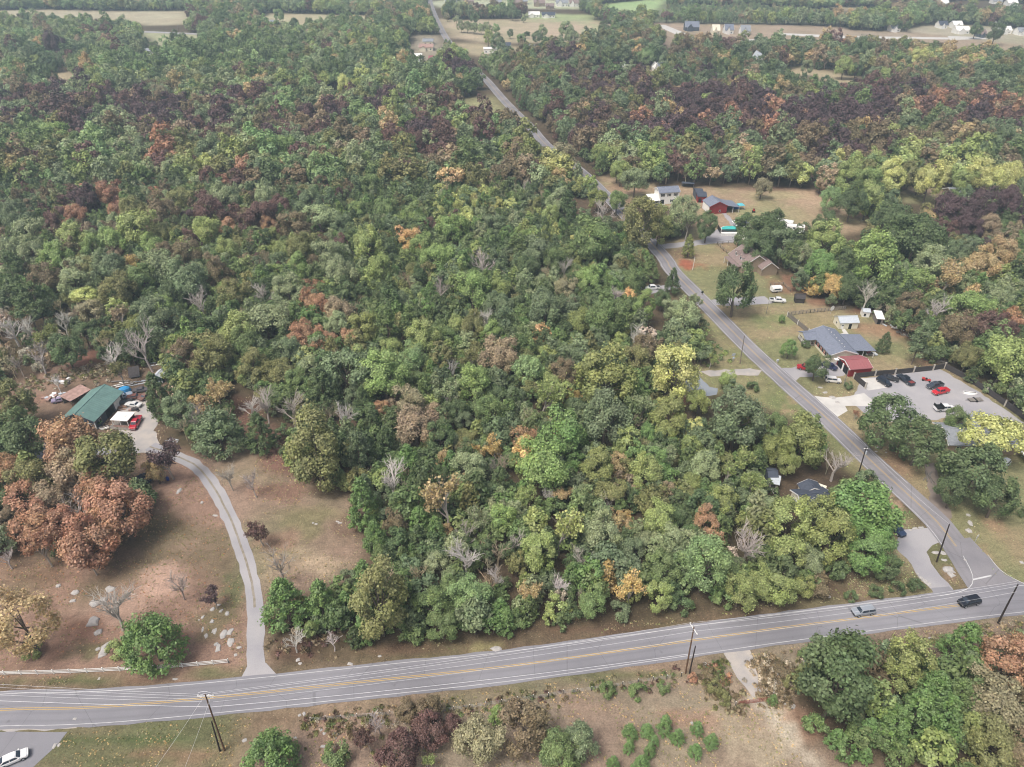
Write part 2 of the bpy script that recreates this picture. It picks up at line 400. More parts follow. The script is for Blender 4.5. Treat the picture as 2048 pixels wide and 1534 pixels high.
def vnoise(x, y, s, seed=0):
    """smooth value noise, numpy"""
    r = np.random.default_rng(seed).random((256, 256))
    xs, ys = x / s, y / s
    xi, yi = np.floor(xs).astype(int), np.floor(ys).astype(int)
    fx, fy = xs - xi, ys - yi
    fx, fy = fx * fx * (3 - 2 * fx), fy * fy * (3 - 2 * fy)
    g = lambda a, b: r[a % 256, b % 256]
    return (g(xi, yi) * (1 - fx) + g(xi + 1, yi) * fx) * (1 - fy) + (g(xi, yi + 1) * (1 - fx) + g(xi + 1, yi + 1) * fx) * fy

def blur(a, k):
    for ax in (0, 1):
        for _ in range(2):
            p = np.pad(a, [(k, k) if i == ax else (0, 0) for i in range(a.ndim)], mode='edge')
            n = a.shape[ax]
            a = sum(np.take(p, range(i, i + n), axis=ax) for i in range(2 * k + 1)) / (2 * k + 1)
    return a

def ground_colours(X, Y, cell, k):
    amp = min(cell * 1.5, 4)
    jx = X + (vnoise(X, Y, 5, 1) - .5) * amp * 2 + (vnoise(X, Y, 1.8, 2) - .5) * amp
    jy = Y + (vnoise(X, Y, 5, 3) - .5) * amp * 2 + (vnoise(X, Y, 1.8, 4) - .5) * amp
    big = vnoise(X, Y, 14, 5) * .6 + vnoise(X, Y, 5, 6) * .4
    c = np.empty(X.shape + (3,))
    f = np.clip((vnoise(X, Y, 9, 8) * .6 + vnoise(X, Y, 3, 9) * .4 - .3) * 2, 0, 1)[..., None]
    c[:] = litter * (1 - f) + C_(86, 78, 56) * f
    lf = np.full(X.shape, .8)
    for poly, a, b in ZONES:
        m = inside(jx, jy, poly)
        t = np.clip((big - .36) * 3.6, 0, 1)[..., None]
        col = a * (1 - t) + b * t
        c[m] = col[m]
        lf[m] = .35
    c = blur(c, k)
    for u, v, ru, rv, col, s in PATCH:
        e = ell(u, v, ru, rv)
        cx = sum(p[0] for p in e) / len(e); cy = sum(p[1] for p in e) / len(e)
        rx = max(abs(p[0] - cx) for p in e); ry = max(abs(p[1] - cy) for p in e)
        d = np.sqrt(((X - cx) / rx) ** 2 + ((Y - cy) / ry) ** 2)
        t = np.clip(1.3 - d + (vnoise(X, Y, max(rx, 2) * .6, 21) - .5) * 1.1 + (vnoise(X, Y, 2.2, 22) - .5) * .7, 0, 1)
        t = (t * t * (3 - 2 * t) * s)[..., None]
        c = c * (1 - t) + col * t
    lum = c.mean(-1, keepdims=True)
    c = (lum + (c - lum) * .84) * .95
    return c, blur(lf, k)

NX0, NX1, NY0, NY1 = -190.0, 240.0, 46.0, 376.0
def ground_mesh():
    vs, fs, cs, ls = [], [], [], []
    off = 0
    def grid(x0, x1, y0, y1, cell, k):
        nonlocal off
        nx, ny = max(1, round((x1 - x0) / cell)), max(1, round((y1 - y0) / cell))
        X, Y = np.meshgrid(np.linspace(x0, x1, nx + 1), np.linspace(y0, y1, ny + 1), indexing='ij')
        c, l = ground_colours(X, Y, cell, k)
        vs.append(np.stack([X, Y, np.zeros_like(X)], -1).reshape(-1, 3))
        cs.append(c.reshape(-1, 3)); ls.append(l.reshape(-1))
        i = np.arange(nx)[:, None] * (ny + 1) + np.arange(ny)[None, :] + off
        fs.append(np.stack([i, i + ny + 1, i + ny + 2, i + 1], -1).reshape(-1, 4))
        off += (nx + 1) * (ny + 1)
    grid(NX0, NX1, NY0, NY1, 1.25, 1)
    grid(-1000, NX0, NY0, NY1, 8, 1); grid(NX1, 1000, NY0, NY1, 8, 1)
    grid(-1000, 1000, NY1, 1400, 5, 1)
    grid(-1000, 1000, -300, NY0, 25, 1)
    grid(-6000, -1000, -300, 1400, 200, 1); grid(1000, 6000, -300, 1400, 200, 1)
    grid(-6000, 6000, 1400, 6000, 200, 1); grid(-6000, 6000, -3000, -300, 200, 1)
    v = np.concatenate(vs); f = np.concatenate(fs); c = np.concatenate(cs); l = np.concatenate(ls)
    me = bpy.data.meshes.new('ground')
    me.vertices.add(len(v)); me.vertices.foreach_set('co', v.ravel())
    me.loops.add(f.size); me.loops.foreach_set('vertex_index', f.ravel())
    me.polygons.add(len(f)); me.polygons.foreach_set('loop_start', np.arange(0, f.size, 4))
    a = me.attributes.new('earth', 'FLOAT_COLOR', 'POINT')
    a.data.foreach_set('color', np.concatenate([c, l[:, None]], 1).astype(np.float32).ravel())
    me.update(); me.validate()
    return me

def ground_material():
    m = bpy.data.materials.new('earth and grass')
    m.use_nodes = True
    n = m.node_tree; L = n.links
    b = n.nodes['Principled BSDF']
    b.inputs['Roughness'].default_value = .95
    b.inputs['Specular IOR Level'].default_value = .1
    at = n.nodes.new('ShaderNodeAttribute'); at.attribute_name = 'earth'
    tc = n.nodes.new('ShaderNodeTexCoord')
    def noise(scale, detail=4, rough=.6):
        t = n.nodes.new('ShaderNodeTexNoise'); t.inputs['Scale'].default_value = scale; t.inputs['Detail'].default_value = detail; t.inputs['Roughness'].default_value = rough
        L.new(tc.outputs['Object'], t.inputs['Vector']); return t
    def ramp(src, a, b_, lo, hi):
        r = n.nodes.new('ShaderNodeMapRange'); r.inputs[1].default_value = a; r.inputs[2].default_value = b_; r.inputs[3].default_value = lo; r.inputs[4].default_value = hi
        L.new(src, r.inputs[0]); return r.outputs[0]
    def math_(op, a, b_):
        q = n.nodes.new('ShaderNodeMath'); q.operation = op
        for i, x in enumerate((a, b_)):
            if isinstance(x, (int, float)): q.inputs[i].default_value = x
            else: L.new(x, q.inputs[i])
        return q.outputs[0]
    fine, mid, big = noise(2.6, 6, .75), noise(.5, 5, .65), noise(.08, 4)
    k = math_('MULTIPLY', math_('MULTIPLY', ramp(fine.outputs[0], .3, .7, .62, 1.38), ramp(mid.outputs[0], .3, .7, .76, 1.24)), ramp(big.outputs[0], .3, .7, .88, 1.12))
    sc = n.nodes.new('ShaderNodeVectorMath'); sc.operation = 'SCALE'
    L.new(at.outputs['Color'], sc.inputs[0]); L.new(k, sc.inputs['Scale'])
    # scattered fallen leaves: small pale and rusty flecks
    vo = n.nodes.new('ShaderNodeTexVoronoi'); vo.inputs['Scale'].default_value = 2.2
    L.new(tc.outputs['Object'], vo.inputs['Vector'])
    dot = ramp(vo.outputs['Distance'], .16, .24, 1, 0)
    hs = n.nodes.new('ShaderNodeSeparateColor'); L.new(vo.outputs['Color'], hs.inputs[0])
    pick = ramp(hs.outputs[0], .62, .68, 0, 1)
    patch = ramp(noise(.11, 3).outputs[0], .42, .6, .15, 1)
    fac = math_('MULTIPLY', math_('MULTIPLY', dot, pick), math_('MULTIPLY', patch, .75))
    lc = n.nodes.new('ShaderNodeValToRGB')
    lc.color_ramp.elements[0].color = (*lin((150, 104, 74)), 1); lc.color_ramp.elements[1].color = (*lin((206, 186, 158)), 1)
    L.new(hs.outputs[1], lc.inputs[0])
    mx = n.nodes.new('ShaderNodeMix'); mx.data_type = 'RGBA'
    L.new(fac, mx.inputs[0]); L.new(sc.outputs[0], mx.inputs[6]); L.new(lc.outputs[0], mx.inputs[7])
    L.new(mx.outputs[2], b.inputs['Base Color'])
    bp = n.nodes.new('ShaderNodeBump'); bp.inputs['Strength'].default_value = .7; bp.inputs['Distance'].default_value = .35
    L.new(fine.outputs[0], bp.inputs['Height']); L.new(bp.outputs[0], b.inputs['Normal'])
    return m

g_o = bpy.data.objects.new('ground', ground_mesh())
g_o.data.materials.append(ground_material())
COL.objects.link(g_o)
tag(g_o, kind='structure')

def surface(name, a, b_, s1=.25, s2=2.0, rough=.9, amp=.18, bump=.3, streak=None):
    m = bpy.data.materials.new(name); m.use_nodes = True
    n = m.node_tree; L = n.links; bs = n.nodes['Principled BSDF']
    bs.inputs['Roughness'].default_value = rough; bs.inputs['Specular IOR Level'].default_value = .2
    tc = n.nodes.new('ShaderNodeTexCoord')
    n1 = n.nodes.new('ShaderNodeTexNoise'); n1.inputs['Scale'].default_value = s1; n1.inputs['Detail'].default_value = 6
    n2 = n.nodes.new('ShaderNodeTexNoise'); n2.inputs['Scale'].default_value = s2 * 3; n2.inputs['Detail'].default_value = 6; n2.inputs['Roughness'].default_value = .8
    L.new(tc.outputs['Object'], n1.inputs[0]); L.new(tc.outputs['Object'], n2.inputs[0])
    r = n.nodes.new('ShaderNodeMapRange'); r.inputs[1].default_value = .38; r.inputs[2].default_value = .62
    L.new(n1.outputs[0], r.inputs[0])
    mx = n.nodes.new('ShaderNodeMix'); mx.data_type = 'RGBA'
    mx.inputs[6].default_value = (*lin(a), 1); mx.inputs[7].default_value = (*lin(b_), 1)
    L.new(r.outputs[0], mx.inputs[0])
    r2 = n.nodes.new('ShaderNodeMapRange'); r2.inputs[1].default_value = .3; r2.inputs[2].default_value = .7; r2.inputs[3].default_value = 1 - amp; r2.inputs[4].default_value = 1 + amp
    L.new(n2.outputs[0], r2.inputs[0])
    sc = n.nodes.new('ShaderNodeVectorMath'); sc.operation = 'SCALE'
    L.new(mx.outputs[2], sc.inputs[0]); L.new(r2.outputs[0], sc.inputs['Scale'])
    L.new(sc.outputs[0], bs.inputs['Base Color'])
    if bump:
        bp = n.nodes.new('ShaderNodeBump'); bp.inputs['Strength'].default_value = bump; bp.inputs['Distance'].default_value = .05
        L.new(n2.outputs[0], bp.inputs['Height']); L.new(bp.outputs[0], bs.inputs['Normal'])
    return m

SM = {
 'asphalt': surface('asphalt', (130, 129, 134), (143, 142, 147), .06, 1.5, .9, .07, .1),
 'old_asphalt': surface('old asphalt', (130, 128, 132), (146, 143, 146), .08, 1.2, .9, .08, .1),
 'gravel': surface('gravel', (156, 154, 158), (170, 167, 168), .12, 2.5, .95, .14),
 'pale_gravel': surface('pale gravel', (164, 160, 158), (182, 174, 166), .3, 2.5, .95, .16),
 'blue_gravel': surface('blue gravel', (138, 146, 156), (150, 156, 164), .3, 3, .95, .12),
 'brown_gravel': surface('brown gravel', (132, 120, 112), (146, 134, 124), .3, 3, .95, .14),
 'concrete': surface('concrete', (192, 189, 184), (206, 203, 197), .3, 1.5, .85, .06, .1),
 'white_paint': surface('white road paint', (206, 206, 206), (184, 184, 184), .5, 1.0, .7, .1, 0),
 'yellow_paint': surface('yellow road paint', (196, 164, 92), (186, 160, 104), .5, 1.0, .7, .1, 0),
}
for i, (nm, poly, mk, z) in enumerate(SHEETS):
    rp = rough_poly(poly, .06 if mk in ('concrete', 'asphalt') else .35, 1.6, i) if not nm.startswith('far') else poly
    mb = MB(); mb.add([(x, y, z) for x, y in rp], [tuple(range(len(rp)))])
    me = mb.mesh(nm)
    if me.polygons and me.polygons[0].normal.z < 0:
        me.flip_normals()
    me.materials.append(SM[mk])
    o = bpy.data.objects.new(nm, me); COL.objects.link(o); tag(o, kind='structure')

def road(name, line, half, z, mk):
    offs = [-half, -3.05, -2.75, -2.35, -1.95, -1.3, -.85, -.4, 0, .4, .85, 1.3, 1.95, 2.35, 2.75, 3.05, half]
    r = random.Random(len(name)); n = len(line)
    cols = [offset(line, d) for d in offs]
    cols[0] = [(x + r.uniform(-.14, .14), y + r.uniform(-.14, .14)) for x, y in cols[0]]; cols[-1] = [(x + r.uniform(-.14, .14), y + r.uniform(-.14, .14)) for x, y in cols[-1]]
    mb = MB(); mb.add([(x, y, z) for c in cols for x, y in c], [(k * n + i, k * n + i + 1, (k + 1) * n + i + 1, (k + 1) * n + i) for k in range(len(offs) - 1) for i in range(n - 1)])
    o = mb.build(name, SM[mk]); a = o.data.attributes.new('lane', 'FLOAT', 'POINT')
    val = [1.0 if abs(abs(d) - 2.35) < .05 or abs(abs(d) - .85) < .05 else 0.0 for d in offs]
    a.data.foreach_set('value', [v for v in val for _ in range(n)])
    tag(o, kind='structure')
road('side_road', SIDE, 3.35, .05, 'old_asphalt')
# flared mouth of the side road at the junction
mouth = wp((1905, 1195), (1946, 1186), (1985, 1190), (2030, 1182), (2060, 1172), (2010, 1150), (1975, 1112), (1940, 1075), (1900, 1082), (1920, 1108), (1940, 1140), (1946, 1160), (1938, 1175))
road('main_road', MAIN, 3.75, .075, 'asphalt')
mb = MB(); mb.add([(x, y, .062) for x, y in mouth], [tuple(range(len(mouth)))])
me = mb.mesh('junction')
if me.polygons[0].normal.z < 0: me.flip_normals()
me.materials.append(SM['old_asphalt']); o = bpy.data.objects.new('road_junction', me); COL.objects.link(o); tag(o, kind='structure')
# gravel drive with a worn grass strip in the middle
mb = MB()
for i, (a, b_) in enumerate(zip(DRIVE, DRIVE[1:])): pass
_r = random.Random(3)
_a = [(p[0] + _r.uniform(-.22, .22), p[1] + _r.uniform(-.22, .22)) for p in offset(DRIVE, -1.62)]
_b = [(p[0] + _r.uniform(-.22, .22), p[1] + _r.uniform(-.22, .22)) for p in offset(DRIVE, 1.62)]
_n = len(DRIVE)
mb.add([(x, y, .04) for x, y in _a + _b], [(i, i + 1, _n + i + 1, _n + i) for i in range(_n - 1)])
mb.add([(*P(478, 1364), .047), (*P(556, 1352), .047), (*P(532, 1326), .047), (*P(499, 1324), .047)], [(0, 1, 2, 3)])
tag(mb.build('gravel_drive', SM['gravel']), kind='structure')
mb = MB(); _m = [(p[0] + _r.uniform(-.08, .08), p[1] + _r.uniform(-.08, .08)) for p in DRIVE]
strip(mb, _m[8:44], -.24, .24, .052); strip(mb, _m[46:74], -.12, .12, .052)
tag(mb.build('grass_strip', surface('worn strip', (154, 146, 134), (136, 128, 112), .8, 3, .95, .3)), kind='structure')

# painted lines
cut = [i for i, p in enumerate(MAIN)]
def worn(m, attr='lane'):
    n = m.node_tree; L = n.links; bs = n.nodes['Principled BSDF']
    src = bs.inputs['Base Color'].links[0].from_socket
    a = n.nodes.new('ShaderNodeAttribute'); a.attribute_name = attr
    tc = n.nodes.new('ShaderNodeTexCoord')
    def nz(sc, lo, hi, a0, a1, det=5):
        t = n.nodes.new('ShaderNodeTexNoise'); t.inputs['Scale'].default_value = sc; t.inputs['Detail'].default_value = det
        L.new(tc.outputs['Object'], t.inputs[0]); r = n.nodes.new('ShaderNodeMapRange'); r.inputs[1].default_value = lo; r.inputs[2].default_value = hi; r.inputs[3].default_value = a0; r.inputs[4].default_value = a1
        L.new(t.outputs[0], r.inputs[0]); return r.outputs[0]
    def mul(x, y):
        q = n.nodes.new('ShaderNodeMath'); q.operation = 'MULTIPLY'; L.new(x, q.inputs[0]); L.new(y, q.inputs[1]); return q.outputs[0]
    ra = n.nodes.new('ShaderNodeMapRange'); ra.inputs[3].default_value = 1.0; ra.inputs[4].default_value = .86
    L.new(mul(a.outputs['Fac'], nz(.12, .35, .65, .5, 1.0)), ra.inputs[0])
    k = mul(mul(ra.outputs[0], nz(.35, .66, .72, 1.0, .8)), nz(.045, .4, .6, .94, 1.05))
    v = n.nodes.new('ShaderNodeTexVoronoi'); v.feature = 'DISTANCE_TO_EDGE'; v.inputs['Scale'].default_value = .09
    L.new(tc.outputs['Object'], v.inputs['Vector'])
    rc = n.nodes.new('ShaderNodeMapRange'); rc.inputs[1].default_value = .002; rc.inputs[2].default_value = .006; rc.inputs[3].default_value = .78; rc.inputs[4].default_value = 1.0
    L.new(v.outputs['Distance'], rc.inputs[0]); k = mul(k, rc.outputs[0])
    sc = n.nodes.new('ShaderNodeVectorMath'); sc.operation = 'SCALE'; L.new(src, sc.inputs[0]); L.new(k, sc.inputs['Scale']); L.new(sc.outputs[0], bs.inputs['Base Color'])
worn(SM['asphalt']); worn(SM['old_asphalt'])
def seg(line, d0, d1, z, name, mk, i0=0, i1=None):
    mb = MB(); strip(mb, line[i0:i1], d0, d1, z); tag(mb.build(name, SM[mk]), kind='structure')
ux = [px(x, y, 0)[0] for x, y in MAIN]
j0 = next(i for i, u in enumerate(ux) if u > 1888); j1 = next(i for i, u in enumerate(ux) if u > 2040)
jy0 = next(i for i, u in enumerate(ux) if u > 1950)
jy1 = next(i for i, u in enumerate(ux) if u > 2075)
seg(MAIN, 3.09, 3.2, .081, 'edge_line', 'white_paint', 0, j0)
seg(MAIN, 3.09, 3.2, .081, 'edge_line', 'white_paint', j1)
seg(MAIN, -3.2, -3.09, .081, 'edge_line', 'white_paint')
for s in (.1, -.22):
    seg(MAIN, s, s + .12, .081, 'centre_line', 'yellow_paint', 0, jy0)
    seg(MAIN, s, s + .12, .081, 'centre_line', 'yellow_paint', jy1)
sv = [px(x, y, 0)[1] for x, y in SIDE]
k0 = next(i for i, v in enumerate(sv) if v < 1140)
seg(SIDE, 2.86, 2.98, .068, 'edge_line', 'white_paint', k0 + 1)
seg(SIDE, -2.98, -2.86, .068, 'edge_line', 'white_paint', k0 + 6)
for s in (.08, -.2):
    seg(SIDE, s, s + .1, .068, 'centre_line', 'yellow_paint', k0 + 1)
cv = spline(pix((1880, 1192), (1912, 1186), (1938, 1176), (1946, 1160), (1941, 1140), (1926, 1112)), 1)
seg(cv, -.06, .08, .085, 'edge_line', 'white_paint')
cv = spline(pix((1975, 1110), (2000, 1140), (2028, 1158), (2062, 1174)), 1)
seg(cv, -.06, .08, .085, 'edge_line', 'white_paint')
mb = MB(); q = wp((1946, 1158), (1982, 1150), (1983, 1153), (1947, 1161)); mb.add([(x, y, .086) for x, y in q], [(0, 1, 2, 3)])
me = mb.build('stop_line', SM['white_paint']); tag(me, kind='structure')
if me.data.polygons[0].normal.z < 0: me.data.flip_normals()

# haze: one closed box of even, pale air
hz = bpy.data.materials.new('air'); hz.use_nodes = True
hn = hz.node_tree
hn.nodes.remove(hn.nodes['Principled BSDF'])
pv = hn.nodes.new('ShaderNodeVolumePrincipled')
pv.inputs['Color'].default_value = (.66, .85, 1, 1)
pv.inputs['Density'].default_value = .00028
pv.inputs['Anisotropy'].default_value = .1
hn.links.new(pv.outputs[0], hn.nodes['Material Output'].inputs['Volume'])
mb = MB().box(-6100, 6100, -3100, 6100, -1.0, 124.0)
HAZE = tag(mb.build('haze', hz), kind='stuff')
# ------------------------------------------------------------------ foliage
PAL = {
 'g': (96, 120, 60), 'd': (80, 102, 58), 'b': (114, 142, 62), 'G': (94, 130, 54), 'y': (126, 144, 68), 'Y': (162, 170, 88), 'l': (114, 118, 64), 'z': (118, 130, 58), 'o': (152, 114, 74), 'r': (148, 104, 70),
 'q': (138, 122, 96), 't': (158, 138, 88), 'u': (172, 146, 68), 'U': (180, 146, 70), 'p': (98, 70, 66), 'P': (82, 62, 70), 'w': (110, 98, 70), 'k': (98, 118, 82), 'e': (124, 140, 98), 'a': (130, 126, 96),
 'j': (92, 126, 54), 'm': (112, 142, 82), 'x': (170, 162, 152),
}
WORDS = {'g': 'mid green', 'd': 'dark green', 'b': 'bright green', 'G': 'vivid green', 'y': 'yellow-green', 'Y': 'pale yellow', 'l': 'olive', 'z': 'mustard-green', 'o': 'orange-brown', 'r': 'rust red', 'q': 'faded mauve-brown',
 't': 'tan', 'u': 'gold', 'U': 'bright orange', 'p': 'maroon', 'P': 'dark purple', 'w': 'brown', 'k': 'grey-green', 'e': 'pale sage green', 'a': 'khaki', 'j': 'deep green', 'm': 'soft green', 'x': 'grey'}

PAL = {k: (min(255, c[0] * 1.13), min(255, c[1] * 1.1), c[2] * 1.0) for k, c in PAL.items()}
def leaf_material(name, inst):
    m = bpy.data.materials.new(name); m.use_nodes = True
    n = m.node_tree; L = n.links
    n.nodes.remove(n.nodes['Principled BSDF'])
    out = n.nodes['Material Output']
    if inst:
        src = n.nodes.new('ShaderNodeAttribute'); src.attribute_type = 'INSTANCER'; src.attribute_name = 'tint'; colr = src.outputs['Color']
    else:
        src = n.nodes.new('ShaderNodeObjectInfo'); colr = src.outputs['Color']
    at = n.nodes.new('ShaderNodeAttribute'); at.attribute_name = 'leaf'
    sp = n.nodes.new('ShaderNodeSeparateColor'); L.new(at.outputs['Color'], sp.inputs[0])
    hsv = n.nodes.new('ShaderNodeHueSaturation')
    mr = n.nodes.new('ShaderNodeMapRange'); mr.inputs[3].default_value = .475; mr.inputs[4].default_value = .525
    L.new(sp.outputs[0], mr.inputs[0]); L.new(mr.outputs[0], hsv.inputs['Hue'])
    mv = n.nodes.new('ShaderNodeMapRange'); mv.inputs[3].default_value = .6; mv.inputs[4].default_value = 2.05
    L.new(sp.outputs[1], mv.inputs[0]); L.new(mv.outputs[0], hsv.inputs['Value'])
    ms = n.nodes.new('ShaderNodeMapRange'); ms.inputs[3].default_value = .6; ms.inputs[4].default_value = .9
    L.new(sp.outputs[2], ms.inputs[0]); L.new(ms.outputs[0], hsv.inputs['Saturation'])
    L.new(colr, hsv.inputs['Color'])
    df = n.nodes.new('ShaderNodeBsdfPrincipled'); df.inputs['Roughness'].default_value = .55; df.inputs['Specular IOR Level'].default_value = .28
    tr = n.nodes.new('ShaderNodeBsdfTranslucent')
    L.new(hsv.outputs[0], df.inputs['Base Color']); L.new(hsv.outputs[0], tr.inputs['Color'])
    mx = n.nodes.new('ShaderNodeMixShader'); mx.inputs[0].default_value = .2
    L.new(df.outputs[0], mx.inputs[1]); L.new(tr.outputs[0], mx.inputs[2]); L.new(mx.outputs[0], out.inputs['Surface'])
    return m
LEAF, LEAF_I = leaf_material('leaves', False), leaf_material('forest leaves', True)
BARK = mat('bark', lin((112, 102, 92)), .9, var=.3, scale=2.5, bump=.4)
PALE_BARK = mat('pale bark', lin((176, 168, 158)), .9, var=.2, scale=2.5, bump=.3)
def twig_material(name, inst):
    m = bpy.data.materials.new(name); m.use_nodes = True
    n = m.node_tree; b = n.nodes['Principled BSDF']; b.inputs['Roughness'].default_value = .85; b.inputs['Specular IOR Level'].default_value = .1
    if inst:
        s = n.nodes.new('ShaderNodeAttribute'); s.attribute_type = 'INSTANCER'; s.attribute_name = 'tint'
    else:
        s = n.nodes.new('ShaderNodeObjectInfo')
    n.links.new(s.outputs['Color'], b.inputs['Base Color'])
    return m
TWIG, TWIG_I = twig_material('twigs', False), twig_material('forest twigs', True)

def leaf_mesh(name, pos, nrm, size, hue, val, sat, long_=1.3):
    """one folded four-cornered leaf spray per point"""
    n = len(pos)
    r = np.random.default_rng(len(name) * 7 + n)
    rv = r.normal(size=(n, 3))
    nrm = nrm / (np.linalg.norm(nrm, axis=1, keepdims=True) + 1e-9)
    a = np.cross(nrm, rv); a /= np.linalg.norm(a, axis=1, keepdims=True) + 1e-9
    b = np.cross(nrm, a)
    s = (size * r.uniform(.65, 1.35, n))[:, None]
    A, B = a * s * long_ * .5, b * s * .5
    bend = nrm * s * r.uniform(-.3, .1, n)[:, None]
    v = np.stack([pos - A + bend, pos - B * r.uniform(.7, 1.1, n)[:, None], pos + A + bend, pos + B * r.uniform(.7, 1.1, n)[:, None]], 1).reshape(-1, 3)
    me = bpy.data.meshes.new(name)
    me.vertices.add(4 * n); me.vertices.foreach_set('co', v.ravel())
    me.loops.add(4 * n); me.loops.foreach_set('vertex_index', np.arange(4 * n))
    me.polygons.add(n); me.polygons.foreach_set('loop_start', np.arange(0, 4 * n, 4))
    at = me.attributes.new('leaf', 'FLOAT_COLOR', 'POINT')
    c = np.repeat(np.clip(np.stack([hue, val, sat, np.ones(n)], 1), 0, 1), 4, 0)
    at.data.foreach_set('color', c.astype(np.float32).ravel())
    me.update(); me.validate()
    return me

def rand_dirs(r, n):
    d = r.normal(size=(n, 3)); return d / np.linalg.norm(d, axis=1, keepdims=True)

def lobed(kind, seed, n_leaf, size):
    """crown in units of its own width: limbs carry clusters, clusters carry tufts, tufts carry leaf sprays"""
    r = np.random.default_rng(seed)
    nl, rx, rz, cz, cr, low, ns = {'R': (14, .5, .5, .68, .16, -.6, 6), 'O': (19, .5, .78, .9, .16, -.78, 6), 'F': (14, .5, .22, .62, .16, -.3, 5), 'S': (9, .5, .4, .34, .17, -.6, 5), 'W': (15, .5, .62, .85, .15, -.7, 5)}[kind]
    ctr, sub = [], []
    for i in range(nl):
        zz = 1 - (1 - low) * (i + .5) / nl
        th = i * 2.39996 + r.uniform(-.5, .5) + seed
        q = math.sqrt(max(0, 1 - zz * zz))
        d = np.array([q * math.cos(th), q * math.sin(th), zz])
        if i > 1 and r.random() < .07: continue                  # a missing limb leaves a gap
        k = r.uniform(.45, .95)
        c = np.array([d[0] * rx * k, d[1] * rx * k, cz + d[2] * rz * k])
        ctr.append(c)
        hk, vk, sk = r.uniform(.36, .64), r.uniform(.42, .56), r.uniform(.38, .62)
        m = ns + int(r.integers(-1, 3))
        for e in rand_dirs(r, m):
            if e @ d < -.3: e = -e
            rad = r.uniform(.085, .145)
            flat = .5 if kind == 'F' else .85
            sub.append((c + e * np.array([1, 1, flat]) * cr * r.uniform(.55, 1.05), rad, d * .55 + e * .6 + np.array([0, 0, .35]), hk + r.normal(0, .06), vk + r.normal(0, .055), sk + r.normal(0, .06)))
    ctr = np.array(ctr)
    tot = sum(t[1] ** 2 for t in sub)
    pos, nrm, hue, val, sat = [], [], [], [], []
    for c, rad, out, h_, v_, s_ in sub:
        n = max(6, int(n_leaf * rad ** 2 / tot))
        out = out / (np.linalg.norm(out) + 1e-9)
        d = rand_dirs(r, n * 3); d = d[(d @ out) > r.uniform(-.7, .3, n * 3)][:n]; n = len(d)
        pos.append(c + d * (rad * (.78 + np.abs(r.normal(0, .38, n)) - .1))[:, None] * np.array([1, 1, .6 if kind == 'F' else .9]))
        nrm.append(d * .8 + out * .3 + rand_dirs(r, n) * .65 + np.array([0, 0, .3]))
        hue.append(h_ + r.normal(0, .1, n)); val.append(v_ + r.normal(0, .2, n)); sat.append(s_ + r.normal(0, .08, n))
    cat = lambda x: np.concatenate(x)
    pos = cat(pos)
    pos[:, 2] = np.maximum(pos[:, 2], .02)
    q = .5 / np.percentile(np.hypot(pos[:, 0], pos[:, 1]), 96)
    pos[:, :2] *= q; ctr = ctr * np.array([q, q, 1])
    return leaf_mesh('crown', pos, cat(nrm), np.full(len(pos), size), cat(hue), cat(val), cat(sat)), ctr

def conical(kind, seed, n_leaf, size):
    r = np.random.default_rng(seed + 50)
    n = n_leaf
    if kind == 'C':            # red cedar: pointed, dense, to the ground, built of up-swept sprays
        h, base = 1.55, .05
        nb = 90
        t = np.sort(r.random(nb) ** .8)
        th = np.arange(nb) * 2.39996 + r.uniform(-.4, .4, nb)
        prof = .5 * np.clip((1 - t) ** .62, 0, 1) * np.clip(t * 9, .62, 1)
        rb = prof * r.uniform(.72, 1.05, nb) * (1 + .18 * np.sin(th * 2 + seed))
        bx = np.stack([np.cos(th) * rb, np.sin(th) * rb, base + t * (h - base)], 1)
        br = .055 + .13 * prof
    elif kind == 'B':          # round full cedar
        h = 1.0; nb = 110
        d = rand_dirs(r, nb); d[:, 2] = np.abs(d[:, 2]) * 1.1 - .12
        bx = d * np.array([.44, .44, .74]) * r.uniform(.8, 1.05, nb)[:, None] * (1 + .1 * np.sin(np.arctan2(d[:, 1], d[:, 0]) * 2 + seed))[:, None] + np.array([0, 0, .22])
        br = np.full(nb, .1)
    else:                      # 'P' pine: open whorls on a visible stem
        h = 1.75; nb = 46
        t = np.sort(r.uniform(.28, 1, nb)); th = np.arange(nb) * 2.39996 + r.uniform(-.6, .6, nb)
        rb = .46 * (1.08 - t) ** .6 * r.uniform(.35, 1.05, nb)
        bx = np.stack([np.cos(th) * rb, np.sin(th) * rb, t * h - rb * .12], 1)
        br = r.uniform(.07, .13, nb)
    w_ = br ** 2; per = np.maximum(3, (w_ / w_.sum() * n).astype(int))
    pos, nrm, hue, val, sat = [], [], [], [], []
    for k in range(nb):
        m = per[k]; d = rand_dirs(r, m)
        o = np.array([bx[k, 0], bx[k, 1], .12]); o /= np.linalg.norm(o) + 1e-9
        pos.append(bx[k] + d * br[k] * r.uniform(.3, 1.1, m)[:, None] * np.array([1, 1, .8]) + o * br[k] * r.uniform(-.6, .7, m)[:, None] + np.array([0, 0, .05]) * r.random(m)[:, None])
        nrm.append(d * .6 + o * .35 + rand_dirs(r, m) * .7 + np.array([0, 0, .25]))
        hue.append(r.uniform(.35, .65) + r.normal(0, .1, m)); val.append(r.uniform(.34, .6) + r.normal(0, .12, m)); sat.append(r.uniform(.3, .7) + r.normal(0, .12, m))
    cat = lambda x: np.concatenate(x)
    pos = cat(pos); pos[:, 2] = np.maximum(pos[:, 2], .01)
    q = .5 / np.percentile(np.hypot(pos[:, 0], pos[:, 1]), 97); pos[:, :2] *= q; bx = bx * np.array([q, q, 1])
    return leaf_mesh('crown', pos, cat(nrm), np.full(len(pos), size), cat(hue), cat(val), cat(sat), 1.6), bx

